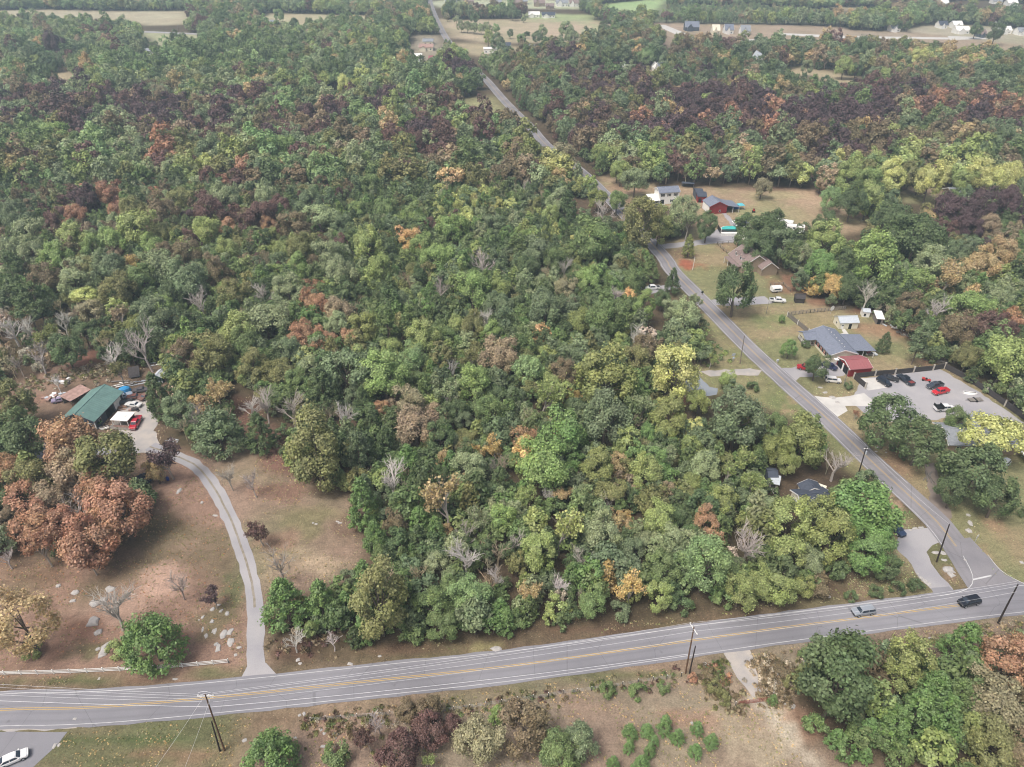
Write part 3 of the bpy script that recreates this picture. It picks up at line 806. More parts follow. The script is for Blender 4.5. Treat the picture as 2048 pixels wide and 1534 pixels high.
def limbs(mb, ctr, cz, r0, seed, n=7):
    r = random.Random(seed)
    top = cz * .95
    p = [(0, 0, -.02), (r.uniform(-.02, .02), r.uniform(-.02, .02), top * .4), (r.uniform(-.05, .05), r.uniform(-.05, .05), top)]
    mb.tube(p, [r0, r0 * .75, r0 * .3], 6)
    idx = list(range(len(ctr))); r.shuffle(idx)
    for k in idx[:n]:
        t = r.uniform(.35, .75)
        a = Vector(p[1]).lerp(Vector(p[2]), t) if t > .4 else Vector(p[0]).lerp(Vector(p[1]), .9)
        e = Vector(ctr[k]); m_ = a.lerp(e, .5) + Vector((0, 0, -.03))
        mb.tube([a, m_, e], [r0 * .42, r0 * .28, r0 * .1], 4, False)

def bare(seed, levels=(6, 5, 4, 3), h=1.25, spread=.5, droop=0.0, r0=.03):
    """leafless tree: trunk, limbs, branches, twigs; returns trunk mesh builder, twig builder, tips"""
    r = random.Random(seed)
    tr, tw, tips = MB(), MB(), []
    def grow(p, d, l, rad, lev):
        q1 = p + d * l * .5 + Vector((r.uniform(-1, 1), r.uniform(-1, 1), r.uniform(-.3, .6))) * l * .09
        q2 = p + d * l + Vector((r.uniform(-1, 1), r.uniform(-1, 1), r.uniform(-.4, .6))) * l * .13
        (tr if lev <= 1 else tw).tube([p, q1, q2], [rad, rad * .8, rad * .5], 5 if lev == 0 else (4 if lev == 1 else 3), False)
        if lev >= len(levels):
            tips.append(q2); tips.append(q1); return
        for k in range(levels[lev]):
            t = r.uniform(.35, 1.0) if lev else r.uniform(.45, 1.0)
            a = p.lerp(q1, t * 2) if t < .5 else q1.lerp(q2, t * 2 - 1)
            ax = Vector((r.gauss(0, 1), r.gauss(0, 1), r.gauss(0, .35) - droop * lev))
            nd = (d * .75 + ax.normalized() * r.uniform(.55, .95) + Vector((0, 0, .22))).normalized()
            grow(a, nd, l * r.uniform(.5, .72), rad * .52, lev + 1)
    grow(Vector((0, 0, -.02)), Vector((r.uniform(-.06, .06), r.uniform(-.06, .06), 1)).normalized(), h * .42, r0, 0)
    m = max(max(abs(v[0]), abs(v[1])) for v in tw.v) or 1
    s = spread / m
    zt = max(v[2] for v in tw.v); sz = h / zt
    for b in (tr, tw):
        b.v = [(x * s, y * s, z * sz) for x, y, z in b.v]
    tips = [Vector((t.x * s, t.y * s, t.z * sz)) for t in tips]
    return tr, tw, tips

VAR = {}           # kind -> list of (crown mesh, trunk mesh, centre height of the crown)
def variants():
    for kind, nv, n, sz, cz, r0 in (('R', 8, 7600, .034, .68, .035), ('O', 5, 8600, .036, .9, .036), ('F', 3, 5000, .033, .62, .035), ('W', 2, 4600, .032, .85, .036), ('S', 4, 2600, .046, .3, .02)):
        for k in range(nv):
            me, ctr = lobed(kind, k + 1, n, sz)
            me.materials.append(LEAF)
            t = MB(); limbs(t, ctr, cz, r0, k, 9)
            tm = t.mesh('trunk'); tm.materials.append(BARK)
            VAR.setdefault(kind, []).append((me, tm, cz))
    for kind, nv, n, sz, cz in (('C', 4, 5600, .038, .62), ('B', 3, 8000, .031, .5), ('P', 3, 3400, .042, 1.05)):
        for k in range(nv):
            me, ctr = conical(kind, k + 1, n, sz)
            me.materials.append(LEAF)
            t = MB(); t.tube([(0, 0, -.02), (.01, .01, cz), (0, 0, cz * 1.9 if kind != 'B' else .9)], [.03, .02, .006], 5)
            if kind == 'P':
                for b in ctr[::2]:
                    t.tube([(0, 0, b[2] - .06), tuple(b)], [.008, .004], 3, False)
            tm = t.mesh('trunk'); tm.materials.append(BARK)
            VAR.setdefault(kind, []).append((me, tm, cz))
    for k in range(6):
        tr, tw, tips = bare(k + 3, (7, 5, 4) if k < 4 else (10, 6, 3), 1.15 + .1 * (k % 3), .5, 0, .03)
        a, b = tr.mesh('trunk'), tw.mesh('branches')
        a.materials.append(TWIG); b.materials.append(TWIG)
        VAR.setdefault('N', []).append((b, a, .72))
    for k in range(5):         # thinning tree: branches still show between sparse leaves
        tr, tw, tips = bare(k + 31, (6, 5, 4), 1.2, .46, 0, .026)
        r = np.random.default_rng(k)
        tp = np.array([tuple(t) for t in tips])
        n = 1500 + 300 * k
        grp = r.random(len(tp)) ** 1.5
        sel = r.choice(len(tp), n, p=grp / grp.sum())
        pos = tp[sel] + r.normal(0, .035, (n, 3))
        me = leaf_mesh('crown', pos, rand_dirs(r, n) + np.array([0, 0, .4]), np.full(n, .04), grp[sel] * .5 + .25 + r.normal(0, .1, n), .45 + r.normal(0, .15, n), r.uniform(.3, .7, n))
        me.materials.append(LEAF)
        tr.add(tw.v, tw.f)
        tm = tr.mesh('trunk'); tm.materials.append(PALE_BARK)
        VAR.setdefault('H', []).append((me, tm, .74))
variants()

# ------------------------------------------------------------------ trees that can be told apart: crown centre in the photograph, crown width, kind, colour
TREES = """
38 1240 130 W t;62 1297 48 S y;305 1285 118 B j;240 1297 48 S y;222 1210 110 N x;357 1168 66 N x;425 1193 50 H P
727 1017 78 C j;558 1125 78 N x;520 1065 52 H p;572 1212 84 C j;643 1208 76 C j;587 1278 60 N x;665 1282 46 N x;700 1155 40 S k;757 1205 118 O l
728 1150 42 C j;752 1083 52 C j;762 1122 42 C g;805 1120 38 C g;827 1128 32 C g;790 1052 56 R w;840 1050 56 C j;837 1087 52 C d;872 1070 52 C j;893 1005 112 H t
960 1040 62 H e;935 1068 58 N x;935 1122 80 N x;872 1128 52 R e;833 1180 38 N x;868 1215 76 R g;885 1250 62 R g;905 1180 62 R g;942 1195 80 R m;957 1232 52 S k;830 1268 46 S g
800 1255 60 S g;730 1255 52 C j;692 1212 42 C j;995 1160 48 N x;1002 1225 46 C j;1014 1248 46 C j;1003 1040 62 R b
1036 1085 54 N x;1120 1055 100 H Y;1078 1110 70 O y;1203 1065 80 R e;1166 1115 62 N x;1201 1110 42 C d;1243 1030 42 H u;1258 1055 44 F t;1317 1040 70 O y;1360 1035 52 R d;1409 1047 50 O o
1300 1085 52 R e;1342 1080 62 R e;1262 1100 56 R k;1410 1130 90 O m;1494 1085 100 N x;1324 1140 72 R g;1320 1192 58 R y;1262 1180 78 H u;1064 1185 58 H t;1117 1170 54 N x;1144 1160 52 C j;1184 1205 62 R g
1112 1218 56 S y;1144 1230 42 S d;1034 1242 52 S g;1241 1222 46 S k;1359 1207 52 S d;1470 1160 62 R g;1480 1182 70 R y;1520 1165 64 R y;1445 1195 50 S g
1556 1178 72 R y;1603 1172 48 R z;1636 1180 50 S w;1703 1192 28 S d;1751 1184 30 S d;1796 1177 34 S d;1830 1172 33 S d
1682 1358 152 O d;1817 1330 90 O z;1768 1365 54 R w;1858 1400 92 C j;1822 1442 96 C j;1875 1452 92 C j;1785 1462 72 C j;1910 1402 72 C g;1930 1464 62 C y;1940 1424 56 C j;1733 1464 52 C g;1928 1290 72 C j
1944 1335 62 R k;2008 1330 104 R o;2028 1288 64 H o;1985 1405 112 R a;2030 1425 90 R w;1985 1482 102 R l;2030 1502 82 R w;1672 1478 36 C j;1731 1512 30 C j;1546 1402 20 C j
538 1516 112 B j;675 1516 62 S g;757 1445 56 N x;814 1423 46 R w;861 1417 56 R w;798 1507 82 R p;858 1460 76 R p;905 1453 42 R p;738 1478 60 H p;959 1480 102 R a;853 1518 42 H y;995 1432 34 C b;1052 1450 106 R w;1120 1500 84 R g;1158 1484 74 R k
1260 1464 30 C j;1294 1462 27 C j;1330 1451 34 C j;1355 1475 30 C j;1395 1458 27 C j;1422 1484 30 C j;1258 1494 24 C j;1299 1502 27 C j;1309 1482 21 C j;1391 1504 29 C j;1282 1530 36 C j;1227 1528 27 C j
1213 1382 36 S g;1273 1382 40 S g;1327 1377 30 S g;1385 1357 24 S r;1430 1378 34 S l;1448 1396 34 S l;1570 1345 40 S w;1582 1362 36 S l;1606 1310 24 S g;1420 1350 30 S w
22 815 88 R l;48 868 96 R d;2 885 80 R d;138 896 112 R o;217 922 122 R l;150 950 92 R q;240 1022 114 R r;68 1045 92 R r;150 1015 82 N x;175 1085 112 R r;85 1095 76 H r;62 965 86 R l;20 940 62 R o;6 1005 72 R d;20 1042 62 R w;310 940 40 O t;332 915 78 H P
318 802 62 C d;357 822 66 R k;405 838 62 N x;435 862 104 B k;521 873 62 C d;432 790 62 H t;500 815 52 N x;458 950 58 N x;505 965 56 N x;12 1115 46 N x
632 905 110 O l;717 905 64 P k;582 815 78 N x;530 812 62 N x;687 830 66 N x;772 897 56 C d;745 855 46 C d;727 815 46 C d;817 930 58 C j;782 962 82 N x;762 822 40 R o;782 815 30 R q;820 808 72 R a;832 850 86 R q;867 825 44 R q
880 878 62 R d;927 842 42 R k;912 825 52 R d;897 792 62 H e;769 755 90 R b;825 720 64 R m;695 735 118 F k;622 740 52 R e;595 765 54 R g;575 705 56 R k;562 745 60 R l;647 790 76 C d;710 795 46 R k;837 767 46 R g;867 745 36 C j
947 768 70 R b;905 740 46 N x;1000 715 78 R q;942 725 50 H l;977 825 64 R g;1000 800 50 R d;935 870 46 F l;987 895 56 H u;885 925 44 H t;937 940 74 R e;990 935 36 N x;1000 972 52 C d;882 952 42 R d;800 1000 42 R y;840 1008 46 C j
1057 740 66 R m;1087 792 86 H y;1102 772 46 R y;1054 768 52 F l;1030 795 42 R k;1147 795 34 R u;1130 752 56 R w;1147 722 62 R k;1131 700 20 R U;1082 705 46 F y;1212 757 120 R z;1275 720 66 R l;1347 745 94 O Y;1147 818 44 R k;1210 840 98 R k
1124 870 100 R G;1124 905 38 R l;1064 875 28 R o;1097 845 28 H U;1050 895 44 R u;1084 935 104 R b;1142 942 42 R G;1197 938 68 R z;1237 920 52 F t;1225 980 66 F l;1290 945 68 R y;1312 930 56 R G;1337 915 60 H e;1272 975 36 R q;1334 982 40 R q
1340 835 74 R z;1382 860 44 R Y;1297 865 42 R G;1327 865 42 R y;1290 820 60 H e;1257 875 46 R k;1240 887 40 R y;1394 805 52 R z;1475 840 114 R k;1381 895 48 R y;1410 940 62 R e;1452 950 52 H y;1434 895 32 R y;1490 925 60 H y;1384 967 46 R z
1500 975 60 H y;1444 1007 62 R z;1389 1003 46 R l;1166 990 56 H e;1094 990 40 N x;1054 1000 50 H y;1124 985 46 F t;1211 1010 46 N x;1524 1012 60 R e;1421 720 30 H y;1454 760 36 R y;1505 773 26 S d;1464 780 46 S k
1606 880 96 R z;1550 852 52 R g;1548 897 60 R z;1576 925 56 R z;1676 920 78 N x;1731 958 46 S k;1780 842 104 R d;1841 882 92 R d;1785 896 18 S d;1805 913 18 S d;1721 855 8 C d;1711 830 18 H r;1913 842 52 R g;1993 868 122 F Y
1948 940 112 R d;1995 993 86 R d;1905 935 60 R d;1906 985 62 R d;2046 1025 24 S d;1728 1020 128 R G;1735 1115 76 R G;1775 1130 56 R d;1643 1025 78 R z;1580 1040 92 R y;1660 1075 92 R z;1575 1110 76 R y;1621 1125 52 R e;1671 1140 42 S g
32 436 56 R k;62 468 66 R e;25 505 52 R e;67 508 56 R e;108 458 46 R p;152 430 44 R r;122 428 36 R p;175 402 60 R P;215 394 52 R r;232 422 36 R r;270 428 60 R l;325 425 66 R w;422 424 66 R p;382 440 36 R P;362 398 52 R l;447 402 60 R e
150 482 62 R y;277 457 78 R y;225 482 62 R b;305 497 56 R b;185 502 52 R b;325 470 46 R l;352 446 36 H e;410 462 62 R y;458 458 40 R o;370 505 62 R w;325 510 50 R w;455 505 50 R y;397 517 32 R y;482 492 36 R l;433 545 54 O w;497 435 46 R w
118 520 56 R b;150 535 52 R e;228 508 36 R q;215 535 66 R k;185 545 48 R l;268 530 42 H u;320 540 76 R e;290 560 66 R g;95 560 62 R w;148 565 62 R e;355 555 36 R y;372 565 82 R k;345 585 60 R d;240 585 74 R l;165 590 54 F Y
405 605 62 N x;467 590 52 R l;185 625 56 R a;240 635 54 H q;328 615 44 R b;322 648 76 R k;287 622 46 R k;362 620 26 R g;275 655 46 R z;395 657 56 S b;22 655 62 N x;55 662 46 N x;125 648 48 N x;77 715 58 N x;35 725 46 N x;288 690 90 N x
95 675 56 H z;132 703 66 R d;170 670 46 R d;222 712 62 N x;237 742 50 H l;112 762 36 N x;45 595 66 P d;75 610 56 P d;25 535 52 P d;375 715 62 R w;425 705 88 R l;478 667 72 R y;490 692 62 R g;505 730 62 R l
530 392 46 R e;525 432 62 R p;560 412 42 R p;537 452 38 R o;590 455 64 R w;637 430 76 F e;622 408 52 R k;685 455 46 R k;542 475 38 R y;562 502 46 R y;605 500 60 R l;597 537 48 R b;660 517 66 R e;682 547 64 R e;682 492 38 R p
714 424 38 R b;772 420 50 R g;742 444 34 R l;773 450 34 R g;827 432 46 R b;840 447 38 R g;714 465 28 R y;737 492 62 R y;822 480 46 R U;847 495 52 R b;875 515 64 R b;907 458 64 R b;937 488 38 R g;992 450 48 R k;862 455 32 R p
915 415 36 H Y;960 412 34 H Y;880 428 34 H Y;782 505 32 C d;827 548 42 R l;760 545 52 O y;764 590 50 R d;967 524 66 N x;882 575 60 N x;577 583 66 R e;527 587 52 N x;620 588 34 R r;635 612 52 R o;677 627 58 R q;692 582 38 P d
805 605 40 R k;835 585 32 R k;862 607 46 C j;945 578 70 R b;1000 580 46 R y;995 612 56 R k;527 637 92 F e;730 655 64 R z;675 652 48 R e;600 672 54 R o;662 682 36 R o;700 680 42 R o;775 650 60 P g;820 642 56 P g;847 680 68 R y
887 672 52 R g;917 655 46 R y;947 655 56 R l;985 670 46 R b;782 700 46 R y;975 636 46 N x;1282 447 74 O l;1319 449 52 O z;1187 478 92 R g;1369 426 64 R e;1375 445 52 H e;1415 450 42 O d;1377 497 30 C z;1500 455 62 R d;1542 458 72 R d;1520 497 58 R d;1566 488 60 R k;1492 487 44 R d
1472 581 88 R d;1344 570 34 C d;1299 542 38 C g;1262 560 52 R g;1179 562 56 R b;1229 547 30 R e;1100 482 28 R Y;1150 520 36 R z;1040 477 36 R b;1075 505 60 R k;1106 522 52 R g;1127 537 42 N x;1055 537 52 R d;1084 573 38 R e;1130 577 52 R a
1092 613 76 R k;1259 594 34 R U;1230 592 46 N x;1214 637 82 R g;1159 645 58 R z;1287 617 46 O b;1324 600 36 R d;1345 617 42 R e;1392 607 34 H e;1370 635 60 R e;1350 667 60 S k;1392 650 46 S k;1390 677 42 S y;1372 692 42 S k;1395 702 46 S y
1280 677 62 N x;1290 705 62 R w;1240 682 36 R y;1197 677 46 R k;1209 420 56 N x;1195 397 42 R z;1234 400 42 R g;1117 412 56 R e;1134 430 46 C d;1100 435 42 R y
1746 519 94 R b;1649 487 72 R y;1641 535 60 R G;1665 574 46 R u;1695 577 52 R d;1734 590 56 N x;1653 440 44 R d;1661 397 44 R m;1705 404 62 R d;1738 400 62 R y;1782 437 66 R d;1835 473 94 R d;1891 420 62 R P;1931 432 62 R P;1964 408 62 R P
2020 408 62 R P;1976 457 46 R q;1895 465 42 R p;1940 461 46 R P;1859 436 34 R t;1855 505 56 R y;1863 529 62 R e;1835 566 64 R b;1911 505 46 R k;1960 533 64 R t;1996 513 62 R t;1899 553 72 H t;1940 614 78 R b;2004 598 50 R e;1879 622 58 N x
1911 662 72 R w;1960 658 62 R p;2004 658 56 R p;2036 658 42 R o;1935 715 52 R l;2012 719 90 R y;1839 685 50 P k;1768 691 28 C d;1633 733 50 R d;1578 699 32 R G;1564 638 14 R G;1818 618 52 R w;1525 373 38 R a;1270 360 52 R e;1242 345 42 R y;1962 350 60 R Y;1996 364 62 R Y;2026 358 56 R Y;1860 365 62 R Y
1780 358 60 R Y;1735 370 60 R b;1738 378 36 R o;45 284 52 R g;82 273 52 R m;120 276 56 R b;152 292 48 R g;98 302 50 R g;290 308 48 R k;318 318 46 R k;1650 690 14 S d;1612 690 20 S d;1696 773 18 S d
195 985 82 R r;118 1052 80 R r;205 1068 84 R o;105 1000 76 R q;45 1000 70 R r;180 1120 60 H r;1745 1075 80 R G;1690 990 60 R g
894 33 14 R a;913 38 14 R e;950 36 20 R d;922 52 18 R e;935 53 18 R e;948 55 18 R e;962 56 18 R e;974 57 18 R e;992 56 18 R m;1020 66 16 R k;977 76 24 R y;996 84 30 R k;1042 78 20 R m;1054 68 12 R d;1074 74 24 R k;1085 63 22 R e;1132 58 30 R e;1143 72 30 R e;1054 88 10 R y
1026 25 22 R k;981 18 20 R d;963 24 18 R k;1001 24 18 R k;1014 24 18 R k;923 19 26 R e;900 20 18 R e;1047 38 10 R e;1208 57 24 R d;1232 52 14 R d;1258 50 26 R d;1292 113 34 R m;1724 103 44 R d;1615 135 26 R e;1689 133 36 R y;1713 139 28 R d;1839 121 40 R Y;1774 157 40 R y;1548 133 22 C d;1544 113 20 R t;1952 60 24 R d;1992 65 34 R d
107 87 42 R P;351 77 24 R d;311 97 22 R d;97 157 42 R d;20 155 40 R g;270 140 34 R g;290 132 34 R d;258 161 36 R g;323 194 50 R a;428 307 62 R k;373 289 38 R z;456 282 50 R w;323 319 48 R p;381 349 22 R y;734 327 44 R b;831 290 50 R p;690 170 34 R Y;827 161 24 R Y;726 262 44 R z;742 371 46 R g;560 299 60 R b;778 87 26 R g;619 69 22 R d;558 30 22 R m;587 50 26 R d;960 230 26 R d;944 315 50 R g;851 323 34 R w
1204 307 44 R y;1234 343 34 R y;1319 319 50 R b;1210 206 22 R Y;1179 230 18 R u;1242 194 24 R w;1508 244 26 R g;1361 228 24 R r;1428 246 24 R r;1492 315 48 R t;1123 315 56 R a;1119 351 30 R Y;1149 363 16 R Y;1052 376 28 N x;1697 359 56 R y;1742 375 36 R o;1841 359 48 R e;1883 311 44 R t;2008 287 62 R k;1927 362 46 R y
"""
NAME = {'R': 'broadleaf_tree', 'O': 'broadleaf_tree', 'F': 'broadleaf_tree', 'W': 'broadleaf_tree', 'C': 'cedar_tree', 'B': 'cedar_tree', 'P': 'pine_tree', 'N': 'bare_tree', 'H': 'thinning_tree', 'S': 'shrub'}
FORM = {'R': 'round-crowned tree', 'O': 'tall oval tree', 'F': 'flat spreading tree', 'W': 'feathery tree', 'C': 'pointed cedar', 'B': 'round cedar', 'P': 'open-topped pine', 'N': 'leafless tree', 'H': 'thinning tree', 'S': 'shrub'}
LAND = [('beside the green-roofed workshop', 200, 815), ('by the curve of the gravel drive', 400, 950), ('near the white rail fence', 250, 1345), ('where the gravel drive meets the road', 515, 1345), ('beside the pale meadow', 630, 1060),
 ('in the rusty grove above the bare red soil', 140, 1000), ('along the road edge of the wood', 900, 1290), ('at the road opposite the young cedars', 1300, 1250), ('in the scrub below the main road', 860, 1470), ('in the field of young cedars', 1330, 1470),
 ('beside the lower gate and gravel track', 1520, 1390), ('in the thicket under the road', 1880, 1400), ('at the orange clump under the road', 2020, 1330), ('in front of the dark-roofed house', 1650, 1010), ('by the gravel turnaround near the junction', 1840, 1110),
 ('beside the grey-roofed house', 1960, 910), ('near the gravel lot of parked cars', 1850, 800), ('by the blue-grey-roofed house', 1668, 690), ('near the cream shed', 1700, 640), ('beside the brown-roofed brick house', 1495, 550), ('near the red barn', 1440, 405),
 ('near the white two-storey house', 1335, 388), ('by the blue gravel patch', 1400, 775), ('beside the side road', 1420, 640), ('near the white pickup under the trees', 1305, 577), ('around the mustard-green tree deep in the wood', 1212, 757), ('around the vivid green dome in the wood', 1124, 870),
 ('around the gold feathery tree in the wood', 893, 1005), ('around the bright green dome above the meadow', 769, 755), ('around the orange tree in mid wood', 822, 480), ('around the rust pair in the upper wood', 655, 620), ('around the pale junk yard wreck', 330, 740),
 ('around the big white leafless tree behind the workshop', 288, 690), ('around the yellow-green dome in the far left wood', 277, 457), ('around the yellow flat tree in the left wood', 165, 590), ('in the maroon belt above the lot', 1940, 430), ('around the bright green dome behind the cream shed', 1746, 519),
 ('in the wood above the gravel lot', 1960, 620), ('beside the yellow grove at the lawn', 1990, 352), ('around the pale yellow tree near the road edge', 1120, 1055), ('around the tangled leafless tree near the road', 1494, 1085), ('around the leafless fan above the meadow', 782, 962),
 ('around the yellow oval tree by the wood edge', 1347, 745), ('in the wood behind the roadside willow', 1187, 478), ('around the mauve-brown tree in mid wood', 1000, 715), ('around the bright dome left of the road bend', 945, 578), ('around the soft green tall tree by the road', 1410, 1130),
 ('in the brown wood under the purple belt', 530, 430), ('around the brown pointed tree in the left wood', 433, 545)]
ORD = ['', 'second ', 'third ', 'fourth ', 'fifth ', 'sixth ', 'seventh ', 'eighth ', 'ninth ', 'tenth ', 'eleventh ', 'twelfth ', 'thirteenth ', 'fourteenth ']
HAND = []          # x, y, radius for the forest to keep clear of
def place_trees():
    rows = []
    for t in TREES.replace('\n', ';').split(';'):
        t = t.split()
        if len(t) == 5:
            rows.append((float(t[0]), float(t[1]), float(t[2]), t[3], t[4]))
    # distinct labels: colour, form, size and the thing they stand by; equal ones are counted outwards from that thing
    info = []
    for (u, v, w_, k, c) in rows:
        li = min(range(len(LAND)), key=lambda i: (LAND[i][1] - u) ** 2 + ((LAND[i][2] - v) * 1.6) ** 2)
        z = 5.0
        for _ in range(8):
            x, y = P(u, v, z); W = w_ * depth(x, y, z) / F; z = VAR[k][0][2] * W
        small = 'small ' if W < (1.6 if k == 'S' else 5.2) else ('broad ' if W > 12.5 and k != 'S' else '')
        desc = small + (WORDS[c] + ' ' if k != 'N' else 'pale grey ') + FORM[k]
        info.append((u, v, w_, k, c, x, y, W, desc, li))
    by = {}
    for i, q in enumerate(info):
        by.setdefault((q[8], q[9]), []).append(i)
    label = {}
    for (desc, li), ids in by.items():
        nm, lu, lv = LAND[li]
        ids.sort(key=lambda i: (info[i][0] - lu) ** 2 + ((info[i][1] - lv) * 1.6) ** 2)
        for n, i in enumerate(ids):
            noun = nm[nm.index('the '):] if 'the ' in nm else nm
            label[i] = f'{desc} {nm}' if len(ids) == 1 else f'{ORD[n] if n else "first "}{desc} out from {noun}'
    cnt = {}
    for i, (u, v, w_, k, c, x, y, W, desc, li) in enumerate(info):
        me, tm, cz = VAR[k][i % len(VAR[k])]
        o = thing('autumn_tree' if (NAME[k] == 'broadleaf_tree' and c in 'oqrtuUpPwYaz') else NAME[k], label[i], 'shrub' if k == 'S' else 'tree', (x, y, 0), rng.uniform(0, 6.28), 'shrubs and bushes' if k == 'S' else ('leafless trees' if k == 'N' else ('cedars and pines' if k in 'CBP' else 'broadleaf trees in autumn colour')))
        o.scale = (W * rng.uniform(.94, 1.06), W * rng.uniform(.94, 1.06), W * rng.uniform(.94, 1.08))
        base = lin((108, 146, 62) if (k == 'C' and W < 4.5 and v > 1440) else PAL[c])
        j = rng.uniform(.9, 1.1)
        if k == 'N': base = lin(rng.choice([(190, 182, 174), (206, 200, 194), (176, 166, 158), (198, 192, 186)]))
        cr = bpy.data.objects.new('branches' if k == 'N' else 'crown', me)
        tr = bpy.data.objects.new('trunk', tm)
        for p in (cr, tr):
            COL.objects.link(p); p.parent = o
            p.color = (base[0] * j, base[1] * j * rng.uniform(.96, 1.04), base[2] * j, 1)
        if k == 'N': tr.color = cr.color
        HAND.append((x, y, W * .5, k, c))
place_trees()

# ------------------------------------------------------------------ the rest of the woodland: one mass
def forest():
    hx = np.array([h[0] for h in HAND]); hy = np.array([h[1] for h in HAND]); hr = np.array([h[2] for h in HAND]); hk = np.array([h[3] in 'NH' for h in HAND])
    protos = []
    col = bpy.data.collections.new('forest_parts')            # never linked: holds the shapes the scatter draws
    def proto(me, mat_, tm=None):
        m2 = me.copy(); m2.materials.clear(); m2.materials.append(mat_)
        if tm is not None:                                     # trunk joined in
            import bmesh
            bm = bmesh.new(); bm.from_mesh(m2)
            n0 = len(bm.faces)
            bm.from_mesh(tm)
            bm.faces.ensure_lookup_table()
            for f in bm.faces[n0:]: f.material_index = 1
            bm.to_mesh(m2); bm.free(); m2.materials.append(BARK)
        o = bpy.data.objects.new('p%03d' % len(protos), m2); col.objects.link(o); protos.append(o)
        return len(protos) - 1
    idx = {}
    for k, n, sz in (('R', 1500, .068), ('O', 1700, .07), ('F', 1200, .065), ('S', 700, .085)):
        for s in range(5):
            me, ctr = lobed(k, 60 + s, n, sz)
            t = MB(); t.tube([(0, 0, -.02), (0, 0, .6)], [.032, .02], 5)
            if k in 'RO': limbs(t, ctr, {'R': .68, 'O': .9}[k], .03, s, 3)
            idx.setdefault(k, []).append(proto(me, LEAF_I, t.mesh('t') if k != 'S' else None))
    for k, n, sz in (('C', 1100, .075), ('P', 900, .075)):
        for s in range(4):
            me, ctr = conical(k, 70 + s, n, sz)
            t = MB(); t.tube([(0, 0, -.02), (0, 0, 1.2)], [.025, .01], 4)
            idx.setdefault(k, []).append(proto(me, LEAF_I, t.mesh('t')))
    for s in range(4):
        tr, tw, tips = bare(90 + s, (6, 5, 3), 1.25, .48, 0, .028)
        tr.add(tw.v, tw.f); idx.setdefault('N', []).append(proto(tr.mesh('n'), TWIG_I))
    pts = []
    def scatter(y0, y1, step, jit, far):
        ys = np.arange(y0, y1, step)
        for yy in ys:
            lim = .74 * yy + 60
            xs = np.arange(-lim, lim, step)
            x = xs + nr.uniform(-jit, jit, len(xs)) * step; y = yy + nr.uniform(-jit, jit, len(xs)) * step
            pts.append(np.stack([x, y, np.full(len(xs), far)], 1))
    scatter(48, 345, 3.4, .5, 0)
    scatter(345, 1330, 7.0, .45, 1)
    p = np.concatenate(pts)
    ok = np.ones(len(p), bool)
    for poly in WORLD_OPEN:
        ok &= ~inside(p[:, 0], p[:, 1], poly)
    for nm, poly, mk, z in SHEETS:
        ok &= ~inside(p[:, 0], p[:, 1], poly)
    ok &= near_line(p[:, 0], p[:, 1], MAIN) > 7.5
    sd = near_line(p[:, 0], p[:, 1], SIDE)
    ok &= sd > np.where(p[:, 1] < 300, 6.5, 6.2)
    ok &= near_line(p[:, 0], p[:, 1], DRIVE) > 4
    for (bx, by, br) in KEEP:
        ok &= np.hypot(p[:, 0] - bx, p[:, 1] - by) > br
    polys = WORLD_OPEN + [q[1] for q in SHEETS]
    for hh, frac in ((3.5, .5), (6.5, 1.0), (9.5, 1.0)):
        k_ = H / (H - hh)
        gx, gy = p[:, 0] * k_, p[:, 1] * k_                    # where the sight line past the crown meets the ground
        sel = (p[:, 1] > 150) | (hh < 7)
        for poly in polys:
            ok &= ~(inside(gx, gy, poly) & sel)
        gv = px(gx, gy, 0)[1]
        ok &= ~((near_line(gx, gy, SIDE) < 5.5) & sel & (((gv < 305) & (gv > 152)) | (gv > 505)))
    p = p[ok]
    keep, data = [], []
    sid = near_line(p[:, 0], p[:, 1], SIDE)
    brush = np.zeros(len(p), bool)
    for b in BRUSH: brush |= inside(p[:, 0], p[:, 1], b)
    nz = vnoise(p[:, 0] + 900, p[:, 1], 40, 31); nz2 = vnoise(p[:, 0] + 900, p[:, 1], 13, 32)
    for i in range(len(p)):
        x, y, far = p[i]
        d = np.hypot(hx - x, hy - y)
        u, v = px(x, y, 8)
        if not far or v > 395:
            q = d / hr
            j = int(np.argmin(d))
            lim = .55
            if np.any((q < lim) & ~hk) or np.any((q < .3) & hk): continue
            # understorey between the crowns: lower, mostly greens, tints mostly scaled darker
            inner = np.min(q) < 1.15
            W = rng.uniform(3.2, 5.2) if inner else rng.uniform(4.5, 7.5)
            k = rng.choice('SSRRRC' if inner else 'RRRRCOFS')
            if rng.random() < .05: k = 'N'
            c = rng.choice('gddkkjggelyd') if rng.random() < .78 else HAND[j][4]
            if k == 'N': c = 'x'
            zs = 1.0 if k != 'S' else 1.1
            if u < 230 and 440 < v < 560 and rng.random() < .4: c = rng.choice('wpxeq')
            if u < 700 and v < 520 and rng.random() < .3: c = rng.choice('wpwxe')
            if c == 'x' and k not in 'NS': k = 'N'
            if u < 170 and 590 < v < 770: k = rng.choice('SNSSN'); c = rng.choice('xxkadq'); W *= .8
            dim = rng.uniform(.75, 1.02)
        else:
            if np.any((d / hr) < .6): continue
            c, k, W = species(u, v, nz[i], nz2[i])
            zs = 1.0; dim = rng.uniform(.85, 1.12)
            if brush[i]:
                k = rng.choice('SSSRC'); W = rng.uniform(3, 5.5); c = rng.choice('eegyakkm')
            elif sid[i] < 12: W = min(W, 7); k = rng.choice('RRCO')
        if k == 'x': continue
        b = np.array(lin(PAL[c])) * dim * np.array([rng.uniform(.92, 1.08), rng.uniform(.95, 1.05), rng.uniform(.92, 1.08)])
